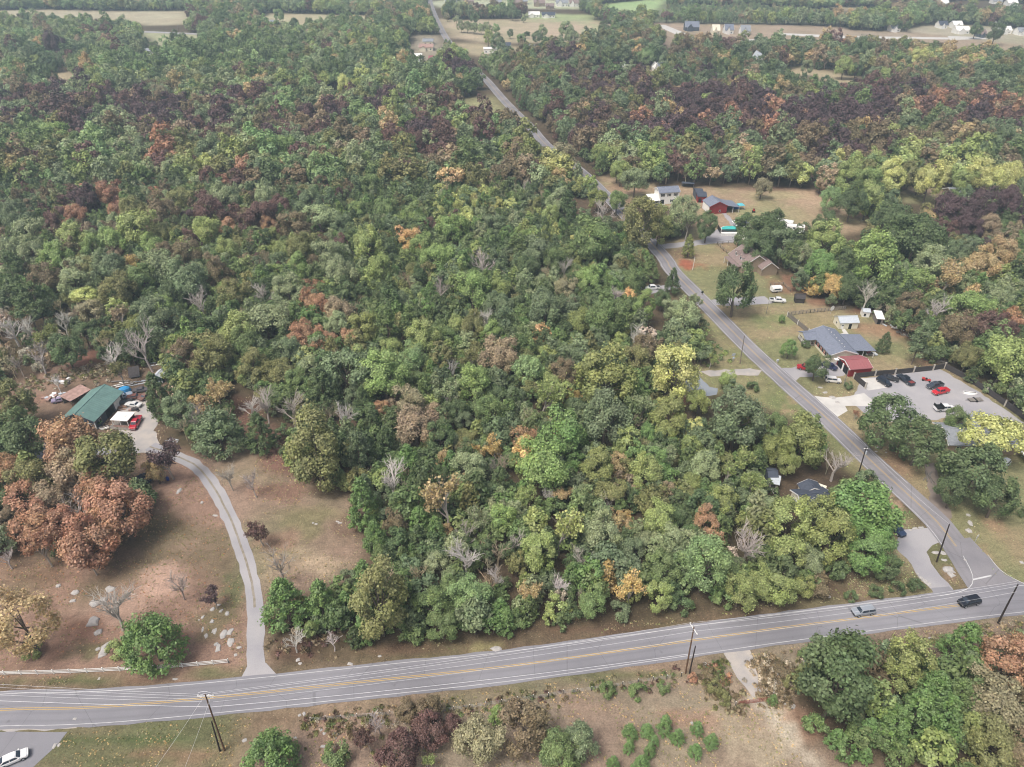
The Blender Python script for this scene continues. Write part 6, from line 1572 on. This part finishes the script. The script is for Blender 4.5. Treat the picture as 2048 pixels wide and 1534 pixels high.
# ------------------------------------------------------------------ fences
# white rail fence: posts and three rails per bay
line = spline(pix((-330, 1352), (-120, 1351), (0, 1350), (130, 1347), (260, 1341), (360, 1335), (458, 1326)), .5)
t = thing('rail_fence', 'white three-rail fence along the road below the red soil', 'fence', (*line[-1], 0), 0)
ox, oy = line[-1]
acc, pts_ = 0, [line[0]]
for a, b in zip(line, line[1:]):
    acc += math.hypot(b[0] - a[0], b[1] - a[1])
    if acc >= 2.6: pts_.append(b); acc = 0
pts_.append(line[-1])
pm = MB().box(-.075, .075, -.075, .075, -.1, 1.28).box(-.095, .095, -.095, .095, 1.28, 1.34).mesh('post'); pm.materials.append(M_TRIM)
rm = MB().box(0, 1, -.03, .03, -.07, .07).mesh('rail'); rm.materials.append(M_TRIM)
for i, p in enumerate(pts_):
    o = bpy.data.objects.new('post', pm); COL.objects.link(o); o.parent = t; o.location = (p[0] - ox, p[1] - oy, 0)
    if i:
        q = pts_[i - 1]; l = math.hypot(p[0] - q[0], p[1] - q[1]); a = math.atan2(p[1] - q[1], p[0] - q[0])
        for z in (.3, .7, 1.1):
            o = bpy.data.objects.new('rail', rm); COL.objects.link(o); o.parent = t; o.location = (q[0] - ox, q[1] - oy, z); o.rotation_euler.z = a; o.scale = (l, 1, 1)
def board_fence(name, label, pixels, h, m, post_m, post_every=None, post_h=.35, board=.3, group=None, pr=.2, z0=.05):
    """boards one by one between posts"""
    W_ = pix(*pixels)
    t = thing(name, label, 'fence', (*W_[0], 0), 0, group); ox, oy = W_[0]
    bm_ = MB().box(0, board - .02, -.015, .015, 0, 1).mesh('board'); bm_.materials.append(m)
    pm = MB().box(-pr, pr, -pr, pr, 0, 1).mesh('post'); pm.materials.append(post_m)
    n = 0
    for (a, b) in zip(W_, W_[1:]):
        l = math.hypot(b[0] - a[0], b[1] - a[1]); an = math.atan2(b[1] - a[1], b[0] - a[0])
        k = int(l / board)
        for i in range(k):
            if n >= 300: break
            n += 1
            o = bpy.data.objects.new('board', bm_); COL.objects.link(o); o.parent = t
            s = i * l / k
            o.location = (a[0] - ox + math.cos(an) * s, a[1] - oy + math.sin(an) * s, z0); o.rotation_euler = (0, rng.uniform(-.01, .01), an); o.scale = (l / k / board, 1, h - z0 + rng.uniform(-.05, .05))
        step = post_every or l
        q = max(1, round(l / step))
        for i in range(q + 1):
            o = bpy.data.objects.new('post', pm); COL.objects.link(o); o.parent = t
            o.location = (a[0] - ox + math.cos(an) * l * i / q, a[1] - oy + math.sin(an) * l * i / q, 0); o.rotation_euler.z = an; o.scale = (1, 1, h + post_h)
    return t
GF = 'dark board fences around the gravel lot'
board_fence('board_fence', 'dark board fence with pale pillars between red garage and lot', [(1706.7, 757), (1749, 752), (1789, 749), (1826, 745), (1865, 741), (1888, 737)], 1.9, M_DKWOOD, M_CONC, board=.28, group=GF)
board_fence('board_fence', 'dark board fence with pale pillars at the wood side of lot', [(1888, 737), (1936, 762), (1972, 786), (2009, 812), (2050, 842), (2110, 884)], 1.9, M_DKWOOD, M_CONC, board=.32, group=GF)
board_fence('board_fence', 'short dark board fence beside the white concrete pad', [(1706.7, 757), (1730, 777)], 1.9, M_DKWOOD, M_CONC, board=.28, group=GF)
board_fence('privacy_fence', 'grey privacy fence left of the blue-grey house', [(1574, 633), (1616, 667)], 1.8, M_WOOD, M_TRIM, 6, .1, .3, pr=.1)
def rail_line(name, label, pixels, h, m, bays, rails=(.5, 1.0)):
    W_ = pix(*pixels); t = thing(name, label, 'fence', (*W_[0], 0), 0); ox, oy = W_[0]
    for (a, b) in zip(W_, W_[1:]):
        for i in range(bays + 1):
            s = i / bays; MB().box(-.08, .08, -.08, .08, -.1, h).build('post', m, t).location = (a[0] + (b[0] - a[0]) * s - ox, a[1] + (b[1] - a[1]) * s - oy, 0)
        for z in rails: MB().tube([(a[0] - ox, a[1] - oy, h * z), (b[0] - ox, b[1] - oy, h * z)], .07, 4).build('rail', m, t)
rail_line('rail_fence', 'weathered rail fence behind the grey privacy fence', [(1574, 632), (1620, 626), (1663, 622), (1690, 619)], 1.5, M_WOOD, 6, (.25, .5, .75, .98))
rail_line('rail_fence', 'wooden rail fence running from pool drive to brick house', [(1478, 485), (1434, 489), (1447, 502), (1467, 516)], 1.3, M_WOOD, 4)
rail_line('rail_fence', 'low wooden pen rails beside the small camper', [(1540, 572), (1566, 570), (1580, 584)], 1.2, M_WOOD, 3)
# wire field fence with white-topped posts, lower gate
WF = [(620, 1443), (760, 1432), (880, 1424), (931, 1418), (985, 1410), (1039, 1401), (1088, 1396), (1126, 1388), (1194, 1380), (1294, 1364), (1350, 1356), (1367, 1352)]
WF2 = [(1410, 1356), (1424, 1368), (1438, 1382), (1452, 1396), (1470, 1411)]
WF3 = [(1544, 1396), (1548, 1378), (1553, 1356)]
def wire_fence(label, pixels, every):
    W_ = pix(*pixels); t = thing('wire_fence', label, 'fence', (*W_[0], 0), 0); ox, oy = W_[0]
    L_ = spline(W_, .4); acc = every
    for a, b in zip(L_, L_[1:]):
        acc += math.hypot(b[0] - a[0], b[1] - a[1])
        if acc >= every:
            acc = 0; h = rng.uniform(1.15, 1.4)
            p = MB().tube([(0, 0, -.1), (rng.uniform(-.08, .08), rng.uniform(-.05, .05), h)], .07, 6).build('post', M_WOOD if rng.random() < .6 else M_DKWOOD, t); p.location = (b[0] - ox, b[1] - oy, 0)
            MB().tube([(0, 0, h), (0, 0, h + .1)], .075, 6).build('post_cap', M_TRIM, p)
    for z in (.4, .75, 1.1): MB().tube([(x - ox, y - oy, z) for x, y in L_[::8]], .009, 3, False).build('wire', M_GALV, t)
wire_fence('wire fence with white-topped posts along the scrub below the road', WF, 2.6)
wire_fence('wire fence slanting down from the crossarm pole to the gate', WF2, 1.2)
wire_fence('short wire fence right of the gravel field track', WF3, 2.0)
a, b = P(1476, 1411), P(1538, 1402)
t = thing('field_gate', 'rusty red tube gate across the gravel field track', 'gate', (*a, 0), math.atan2(b[1] - a[1], b[0] - a[0])); L = math.hypot(b[0] - a[0], b[1] - a[1])
for z in (.25, .5, .75, 1.0, 1.25): MB().tube([(0, 0, z), (L, 0, z)], .035, 6).build('bar', paint((150, 92, 82), .7), t)
for x in (0, L * .33, L * .66, L): MB().tube([(x, 0, .2), (x, 0, 1.3)], .04, 6).build('upright', paint((150, 92, 82), .7), t)

# ------------------------------------------------------------------ rocks, piles and yard things
ROCKM = mat('limestone', lin((176, 172, 168)), .9, var=.22, scale=3.0, bump=.5)
def rock_mesh(seed):
    r = random.Random(seed); n = 11
    base = [r.uniform(.62, 1.1) for _ in range(n)]
    rings = []
    for (z, s) in ((-.3, 1.05), (.25, 1.0), (.55, .82), (.68, .5)):
        rings.append([(math.cos(2 * math.pi * k / n) * base[k] * s * .5 + r.uniform(-.02, .02), math.sin(2 * math.pi * k / n) * base[k] * s * .5, z + r.uniform(-.06, .06)) for k in range(n)])
    m = MB().loft(rings).mesh('rock'); m.materials.append(ROCKM); return m
RM = [rock_mesh(i) for i in range(8)]
ROCKS = """424 1220 9 6;442 1222 7 9;437 1210 8 5;424 1243 10 8;406 1234 7 9;405 1259 5 10;430 1262 7 14;426 1262 6 10;447 1268 14 20;460 1264 12 16;461 1284 14 20;436 1296 12 18;433 1288 10 8;412 1272 8 9;478 1295 11 6;398 1240 5 4;454 1227 9 10;
207 1200 18 12;190 1207 22 16;186 1244 28 22;198 1264 18 14;210 1300 22 28;196 1298 10 8;117 1172 14 9;150 1185 16 12;146 1202 14 8;220 1178 20 14;422 1171 6 4;426 1217 10 7;471 1310 8 5;358 982 9 16;404 1005 8 8;430 1031 12 5;
596 1320 10 8;600 1327 8 6;700 1328 16 5;760 1312 9 5;992 1298 24 8;625 1284 12 8;610 1270 8 8;632 1048 7 4;680 1046 10 4;675 1043 8 4;626 1046 6 4;
642 1459 9 7;648 1467 7 5;672 1468 18 8;672 1476 5 6;590 1475 8 4;646 1493 12 6;652 1500 8 4;785 1450 6 5;600 1430 8 6;608 1428 7 7;1383 1446 8 6;1421 1334 10 14;1410 1330 10 12;1570 1355 14 10;1583 1413 16 10;1571 1408 7 4;1762 1298 14 7;1610 1326 12 8;1642 1328 10 7;1860 1278 12 8;1885 1283 14 8;
1897 1140 26 16;1888 1120 12 6;1902 1150 16 12;1872 1105 18 8;1885 1106 14 8;1940 1046 10 14;1938 1062 16 12;1936 1030 9 7;1757 895 8 5;1752 903 6 4;1772 905 5 3;1842 1155 10 8;1850 1163 12 10;1858 1168 10 8;1835 1148 8 6;2043 1125 8 8;1830 1057 14 5;1842 1055 12 5;1820 1060 10 5;
1653 1192 22 9;1930 1120 6 5;1662 1086 5 4;109 1492 10 12;118 1490 6 8;150 1438 10 6;350 1358 12 4;198 1357 6 6;490 1480 12 8;1665 795 14 8;1650 785 12 6;1675 805 12 7;1640 775 10 5"""
for i, r_ in enumerate(x.split() for x in ROCKS.replace('\n', '').split(';') if x.strip()):
    u, v, wu, wv = map(float, r_)
    x, y = P(u, v); s = wu * depth(x, y, 0) / F; s2 = max(wv * depth(x, y, 0) / F / .75, s * .5)
    li = min(range(len(LAND)), key=lambda j: (LAND[j][1] - u) ** 2 + ((LAND[j][2] - v) * 1.6) ** 2)
    o = bpy.data.objects.new('rock', RM[i % 8]); COL.objects.link(o); o.location = (x, y, 0); o.scale = (s, s2, min(s, s2) * rng.uniform(.16, .32)); o.rotation_euler.z = rng.uniform(-.3, .3)
    tag(o, None, 'rock', 'pale rocks lying in the grass'); o['_k'] = li; o['_s'] = s
_by = {}
for o in list(S.objects):
    if o.name.startswith('rock') and '_k' in o: _by.setdefault(o['_k'], []).append(o)
for li, os_ in _by.items():
    os_.sort(key=lambda o: -o['_s'])
    for n, o in enumerate(os_):
        size = 'largest' if n == 0 else (['', 'second', 'third', 'fourth', 'fifth', 'sixth', 'seventh', 'eighth', 'ninth', 'tenth'][n] + ' largest' if n < 10 else 'small')
        o['label'] = f"{size} pale limestone rock {LAND[li][0]}"
        if size == 'small': o['group'] = 'small rocks ' + LAND[li][0]
        del o['_k'], o['_s']

def simple(name, label, cat, uv, parts, rz=0.0):
    t = thing(name, label, cat, P(*uv), rz)
    for nm, mb, m in parts: mb.build(nm, m, t)
    return t
oct_ = lambda r, z, n=16, sx=1, sy=1: [(r * sx * math.cos(2 * math.pi * k / n), r * sy * math.sin(2 * math.pi * k / n), z) for k in range(n)]
t = simple('trampoline', 'black trampoline standing beside the thin orange tree', 'trampoline', (290, 962), [('mat', MB().loft([oct_(2.0, .84), oct_(2.0, .88)]), M_BLACK), ('pad', MB().loft([oct_(2.3, .76), oct_(2.3, .83)]), paint((40, 44, 60), .7))])
for k in range(6): MB().tube([(2.2 * math.cos(k * 1.047), 2.2 * math.sin(k * 1.047), 0), (2.2 * math.cos(k * 1.047), 2.2 * math.sin(k * 1.047), .85)], .04, 6).build('leg', M_GALV, t)
def barrel(label, uv, c, r=.35, h=.95):
    simple('barrel', label, 'barrel', uv, [('drum', MB().loft([oct_(r * .92, 0), oct_(r, .1), oct_(r, h - .1), oct_(r * .92, h)]), paint(c, .5)), ('lid', MB().loft([oct_(r * .8, h), oct_(r * .8, h + .04)]), paint(tuple(int(q * .8) for q in c), .5))])
barrel('blue barrel on the leafy slope beside the gravel drive', (336, 960), (40, 70, 160)); barrel('dark blue barrel under the bare branches by the cedar', (356, 856), (36, 48, 80)); barrel('blue barrel at the red garage corner', (1700, 751), (40, 70, 140), .4, 1.0); barrel('blue drum beside the workshop window', (206, 834), (40, 60, 150), .4, .9)
simple('waste_bin', 'big blue bin left of the orange-brown tree', 'bin', (94, 866), [('bin', MB().loft([oct_(.9, 0, 4), oct_(1.15, 1.3, 4)]), paint((36, 60, 170), .5)), ('lid', MB().loft([oct_(1.2, 1.3, 4), oct_(1.2, 1.4, 4)]), paint((40, 66, 180), .5))], .5)
simple('tank', 'tan cylindrical tank lying at the edge of the wood', 'tank', (339, 707), [('shell', MB().loft([[(x, r * math.cos(q), 1.3 + r * math.sin(q)) for q in [2 * math.pi * k / 14 for k in range(14)]] for x, r in ((-2.4, .5), (-2.1, 1.0), (2.1, 1.0), (2.4, .5))]), paint((178, 150, 126), .6)), ('cradle', MB().box(-1.6, -1.3, -.8, .8, 0, .6), M_WOOD), ('cradle', MB().box(1.3, 1.6, -.8, .8, 0, .6), M_WOOD)], -.9)
simple('lawn_tractor', 'small red tractor on the lawn beside the red barn', 'tractor', (1507, 424), [('body', MB().box(-1.0, .9, -.45, .45, .5, 1.2).box(-.9, -.2, -.5, .5, 1.2, 1.3), paint((176, 40, 44), .5)), ('seat', MB().box(-.8, -.3, -.25, .25, 1.3, 1.8), M_BLACK), ('wheel', MB().tube([(-.6, -.7, .5), (-.6, .7, .5)], .5, 12), TYRE), ('wheel', MB().tube([(.7, -.55, .35), (.7, .55, .35)], .35, 12), TYRE), ('roll_bar', MB().tube([(-.9, -.45, 1.2), (-.9, -.45, 2.1), (-.9, .45, 2.1), (-.9, .45, 1.2)], .05, 5), paint((176, 40, 44), .5))], 1.3)
simple('go_kart', 'little red go-kart frame on the lot gravel', 'go-kart', (1852, 761), [('frame', MB().box(-1.2, 1.2, -.5, .5, .3, .45).box(-1.2, -.4, -.5, .5, .45, .75), paint((176, 60, 56), .5)), ('seat', MB().box(-.3, .2, -.25, .25, .45, .9), M_BLACK)] + [('wheel', MB().tube([(x, s * .55, .27), (x, s * .75, .27)], .27, 10), TYRE) for x in (-.9, .9) for s in (-1, 1)], -.5)
def heap(name, label, cat, uv, n, size, mats, spread, rz=0.0, flat=True):
    t = thing(name, label, cat, P(*uv), rz)
    for k in range(n):
        l, w_, h = rng.uniform(.5, 1) * size[0], rng.uniform(.5, 1) * size[1], rng.uniform(.5, 1) * size[2]
        o = MB().box(-l / 2, l / 2, -w_ / 2, w_ / 2, 0, h).build('plank' if size[0] > size[1] * 3 else 'scrap', rng.choice(mats), t)
        o.location = (rng.uniform(-1, 1) * spread[0], rng.uniform(-1, 1) * spread[1], .02 + .09 * (k % 4)); o.rotation_euler = (rng.uniform(-.08, .08), rng.uniform(-.08, .08), rng.uniform(-.5, .5))
    return t
heap('plank_pile', 'pile of weathered planks on the slope by the drive', 'planks', (346, 882), 8, (2.6, .4, .12), [M_WOOD, M_GALV], (.5, .7), -.5)
heap('plank_pile', 'scattered grey boards behind the workshop roof', 'planks', (262, 768), 14, (5, .5, .12), [M_WOOD, M_TRIM, M_GALV], (5, 1.6), .1)
heap('log_pile', 'pile of brown timbers at the open workshop bay', 'timber', (242, 814), 9, (4.4, .3, .25), [mat('timber', lin((150, 120, 100)), .9)], (.5, 1.0), -.2)
heap('scrap_heap', 'scrap heaped against the little green shed', 'scrap', (330, 760), 14, (1.4, 1.1, .9), [M_GALV, M_DKWOOD, M_WOOD, M_TRIM, M_RUST], (2.6, 1.6))
heap('scrap_heap', 'pale boards and tin before the wood above the yard', 'scrap', (320, 728), 10, (2.4, .7, .1), [M_GALV, M_TRIM, M_WOOD], (3.2, 1.4))
heap('scrap_heap', 'scrap strewn in the brown scrub left of the lean-to', 'scrap', (110, 794), 14, (1.5, 1.1, .6), [M_GALV, M_DKWOOD, M_RUST, M_TRIM], (4, 2.0))
heap('scrap_heap', 'white junk beside the small scrub tree', 'scrap', (126, 764), 9, (1.4, 1.0, .9), [M_TRIM, M_GALV, M_WOOD], (2.6, 1.5))
heap('scrap_heap', 'white debris under the khaki tree by the cedars', 'scrap', (380, 796), 14, (1.6, .9, .6), [M_TRIM, M_GALV, M_TRIM], (2.2, 2.6))
heap('scrap_heap', 'dark engine parts on the yard gravel', 'scrap', (269, 822), 7, (1.2, .8, .6), [M_BLACK, M_DKWOOD, M_RUST], (1.3, .5))
heap('scrap_heap', 'pale stones and boards beside the porch shelter', 'scrap', (210, 856), 8, (1.0, .8, .4), [M_TRIM, M_CONC, M_WOOD], (1.2, .8))
heap('scrap_heap', 'debris strewn by the small wooden shed at the wood', 'scrap', (1790, 652), 16, (1.4, .8, .3), [M_WOOD, M_TRIM, M_GALV], (5, 2.5), -.6)
heap('scrap_heap', 'pale rubble around the small shed wall', 'scrap', (1822, 672), 14, (1.5, .7, .4), [M_WOOD, M_CONC, M_WOOD], (4, 1.4), -.5)
heap('log_pile', 'grey log pile at the trees beside the lot fence', 'logs', (1872, 722), 14, (2.6, .4, .35), [M_WOOD, M_DKWOOD], (3, 1.8), -.3)
heap('scrap_heap', 'furniture heap under the carport edge', 'scrap', (1738, 708), 9, (1.2, .9, .8), [M_TRIM, M_WOOD, M_RED, M_GALV], (1.8, 1.0))
heap('scrap_heap', 'red and white clutter behind the leafless white tree', 'scrap', (1775, 588), 9, (2.2, 1.0, .5), [M_TRIM, M_REDROOF, M_WOOD], (3.2, 1.5))
heap('plank_pile', 'bare branches and boards under the dark trees by the drive', 'branches', (1856, 955), 7, (5, .3, .25), [M_WOOD], (.5, .6), 1.2)
heap('scrap_heap', 'scrap behind the pale metal shed', 'scrap', (1545, 985), 7, (1.2, .8, .7), [M_TRIM, M_GALV, M_BLACK], (1.2, 1.0))
t = simple('tarp', 'bright blue tarp over the pale blue wreck', 'tarp', (250, 784), [('sheet', MB().loft([oct_(1.6, .3, 9, 1.2, .8), oct_(1.5, 1.3, 9, 1.1, .7), oct_(.9, 1.7, 9, 1.1, .7)]), paint((60, 150, 206), .6))], .5)
simple('boat', 'overturned white dinghy on the lot gravel', 'boat', (1940, 787), [('hull', MB().loft([[(x, -w_, 0), (x, -w_ * .7, .45), (x, w_ * .7, .45), (x, w_, 0)] for x, w_ in ((-1.9, .55), (-.5, .8), (1.0, .65), (1.9, .1))]), M_TRIM), ('keel', MB().box(-1.7, 1.5, -.06, .06, .44, .56), M_BLACK)], -.2)
simple('trailer_frame', 'flat rusty trailer frame on the lot gravel', 'trailer', (1950, 801), [('frame', MB().box(-2, 2, -.8, .8, .35, .45), M_WOOD), ('wheel', MB().tube([(0, -1.0, .3), (0, 1.0, .3)], .3, 10), TYRE), ('tow_bar', MB().box(-3.1, -2, -.05, .05, .35, .42), M_BLACK)], .1)
def caravan(label, uv, L, rz):
    t = thing('caravan', label, 'caravan', P(*uv), rz, 'white caravans behind the dark trees')
    MB().loft([[(x, -1.15, .5), (x, 1.15, .5), (x, 1.2, 2.4), (x, .9, 2.9), (x, -.9, 2.9), (x, -1.2, 2.4)] for x in (-L / 2, -L / 2 + .4, L / 2 - .4, L / 2)]).build('body', M_WHITE, t)
    for k in range(3): MB().box(-L / 2 + .8 + k * L * .28, -L / 2 + 1.7 + k * L * .28, -1.26, -1.18, 1.5, 2.1).build('side_window', M_GLASS, t)
    for s in (-1, 1): MB().tube([(0, s * 1.0, .35), (0, s * 1.22, .35)], .35, 10).build('wheel', TYRE, t)
caravan('white caravan in the open beyond the dark trees', (1568, 452), 7, -.5); caravan('longer white caravan half under the sage trees', (1588, 462), 8, -.2); caravan('third white caravan deepest under the trees', (1590, 474), 6, .1)
simple('picnic_table', 'white table in front of the red barn wall', 'table', (1443, 424), [('table_top', MB().box(-1.4, 1.4, -.6, .6, .75, .82), M_TRIM), ('leg', MB().box(-1.2, -1.05, -.5, .5, 0, .75), M_TRIM), ('leg', MB().box(1.05, 1.2, -.5, .5, 0, .75), M_TRIM)])
simple('leaning_shed', 'black open lean-to at the wood behind the white house', 'shed', (1375, 376), [('roof', MB().box(-3.2, 3.2, 0, 3, 2.1, 2.25), M_DKROOF), ('wall', MB().box(-3, 3, 2.8, 2.95, 0, 2.1), M_DKWOOD), ('post', MB().box(-3, -2.85, .1, .25, 0, 2.1), M_WOOD), ('post', MB().box(2.85, 3, .1, .25, 0, 2.1), M_WOOD)], -.2)
for u, v, nm in ((1554, 727, 'grey mailbox pillar at the mouth of the blue-grey house drive'), (1466, 722, 'white meter box on the left verge of the side road'), (1404, 590, 'black mailbox on the verge opposite the brick house')):
    simple('mailbox', nm, 'mailbox', (u, v), [('post', MB().box(-.12, .12, -.12, .12, 0, .9), M_CONC), ('box', MB().box(-.35, .35, -.22, .22, .9, 1.45), M_BLACK if 'black' in nm else M_GALV)], .5)
(x_, y_), h_, dd = pole_top((1949, 1085), (1953, 1072))
simple('road_sign', 'small white sign on a thin post at the junction lawn', 'sign', (1949, 1085), [('post', MB().tube([(0, 0, 0), (0, 0, 2.3)], .04, 6), M_GALV), ('plate', MB().box(-.38, .38, -.03, .03, 1.6, 2.4), M_TRIM)], .6)
simple('satellite_dish', 'white satellite dish on the rail fence beside the cream shed', 'dish', (1661, 627), [('dish', MB().loft([[(r * math.cos(q) * .9, -.1 - d_, 2.2 + r * math.sin(q)) for q in [2 * math.pi * k / 14 for k in range(14)]] for r, d_ in ((.25, -.25), (.8, -.05), (1.0, .1))]), M_TRIM), ('mast', MB().tube([(0, 0, 0), (0, 0, 1.8)], .06, 6), M_GALV)], .4)
simple('road_sign', 'yellow-legged white board on the verge near the grey pole', 'sign', (1466, 716), [('plate', MB().box(-.6, .6, -.04, .04, .8, 1.7), M_GALV), ('leg', MB().tube([(-.4, 0, 0), (-.4, 0, .9)], .05, 5), paint((210, 190, 60), .6)), ('leg', MB().tube([(.4, 0, 0), (.4, 0, .9)], .05, 5), paint((210, 190, 60), .6))], .3)
# banana clump by the workshop door
t = thing('banana_plant', 'vivid green big-leaved plant at the workshop corner', 'plant', P(197, 853), 0)
gm = paint((86, 140, 62), .5)
for k in range(11):
    q = k * 2.4; l = rng.uniform(1.1, 1.7); z = rng.uniform(1.2, 2.0); c, s = math.cos(q), math.sin(q)
    MB().add([(0, 0, .9), (c * l * .5 - s * .28, s * l * .5 + c * .28, z), (c * l, s * l, z * .8), (c * l * .5 + s * .28, s * l * .5 - c * .28, z)], [(0, 1, 2), (0, 2, 3)]).build('leaf', gm, t)
MB().tube([(0, 0, 0), (0, 0, 1.1)], [.15, .1], 6).build('stem', gm, t)

# ------------------------------------------------------------------ low growth: grass tufts and weeds as one mass each
def undergrowth():
    col = bpy.data.collections.new('tufts')
    idx = []
    r = np.random.default_rng(5)
    for s in range(5):
        n = 26
        a = r.uniform(0, 6.28, n); d = np.stack([np.cos(a), np.sin(a), np.full(n, 1.0)], 1)
        pos = np.stack([np.cos(a) * r.uniform(.05, .45, n), np.sin(a) * r.uniform(.05, .45, n), r.uniform(.1, .5, n)], 1)
        me = leaf_mesh('tuft', pos, np.stack([np.cos(a), np.sin(a), r.uniform(-.2, .8, n)], 1), np.full(n, .26), r.uniform(.3, .7, n), r.uniform(.3, .7, n), r.uniform(.3, .7, n), 1.5); me.materials.append(LEAF_I)
        o = bpy.data.objects.new('t%d' % s, me); col.objects.link(o); idx.append(s)
    zones = [(OPEN['leftyard'], 3000, 'olaq'), (OPEN['meadow'], 1500, 'ataa'), (OPEN['junk'], 900, 'waqx'), (OPEN['verge_n'], 3600, 'wlaw'), (OPEN['south'], 9000, 'atalt'), (OPEN['corner'], 900, 'alae'), (OPEN['westverge'], 1200, 'yale'), (OPEN['east'], 1500, 'aele'), (OPEN['track'], 500, 'qwa')]
    out = []
    for poly, n, cs in zones:
        xs = [p[0] for p in poly]; ys = [p[1] for p in poly]
        x = nr.uniform(max(min(xs), -130), min(max(xs), 200), n * 3); y = nr.uniform(min(ys), min(max(ys), 420), n * 3)
        ok = inside(x, y, poly) & (near_line(x, y, MAIN) > 4.6) & (near_line(x, y, SIDE) > 4.2) & (near_line(x, y, DRIVE) > 2.2)
        for nm, pl, mk, z in SHEETS: ok &= ~inside(x, y, pl)
        ok &= vnoise(x + 500, y + 500, 6, 77) > .42
        x, y = x[ok][:n], y[ok][:n]
        for i in range(len(x)):
            b = np.array(lin(PAL[rng.choice(cs)])) * rng.uniform(1.2, 1.9); s = rng.uniform(.22, .5) * (1.25 if cs[0] in 'w' else 1)
            out.append((x[i], y[i], 0, s, s * rng.uniform(.4, .9), rng.uniform(0, 6.28), rng.choice(idx), *b))
    # scrub along the fence lines and road banks
    for lnp, n, wd, cs, s0 in ((WF, 200, 2.2, 'wlqapag', 1.0), (WF2, 130, 3.0, 'wqla', 1.2), (WF3, 120, 3.2, 'qwqx', 1.3), ([(1540, 1300), (1640, 1318), (1760, 1300), (1900, 1280), (2048, 1262)], 300, 4.0, 'qxalag', 1.1), ([(1440, 1300), (1425, 1330), (1440, 1360)], 90, 2.5, 'rlgw', 1.3),
                                ([(560, 1290), (680, 1285)], 60, 4, 'qwp', 1.2), ([(620, 1445), (760, 1450), (800, 1440)], 110, 4, 'wqlx', 1.1), ([(1385, 650), (1410, 700), (1440, 715)], 150, 5, 'gklyg', 1.6), ([(60, 770), (120, 755), (170, 745), (220, 745)], 200, 6, 'wxqal', 1.5), ([(1540, 1330), (1560, 1375)], 120, 4, 'qxqw', 1.3)):
        ln = spline(pix(*lnp), .6)
        for _ in range(n):
            p = rng.choice(ln); x, y = p[0] + rng.gauss(0, wd * .5), p[1] + rng.gauss(0, wd * .5)
            if near_line([x], [y], MAIN)[0] < 5.2 or near_line([x], [y], SIDE)[0] < 5: continue
            b = np.array(lin(PAL[rng.choice(cs)])) * rng.uniform(.8, 1.3); s = s0 * rng.uniform(.6, 1.5)
            out.append((x, y, 0, s, s * rng.uniform(.6, 1.1), rng.uniform(0, 6.28), rng.choice(idx), *b))
    make_scatter('grass', np.array(out), col, 'stuff')
undergrowth()
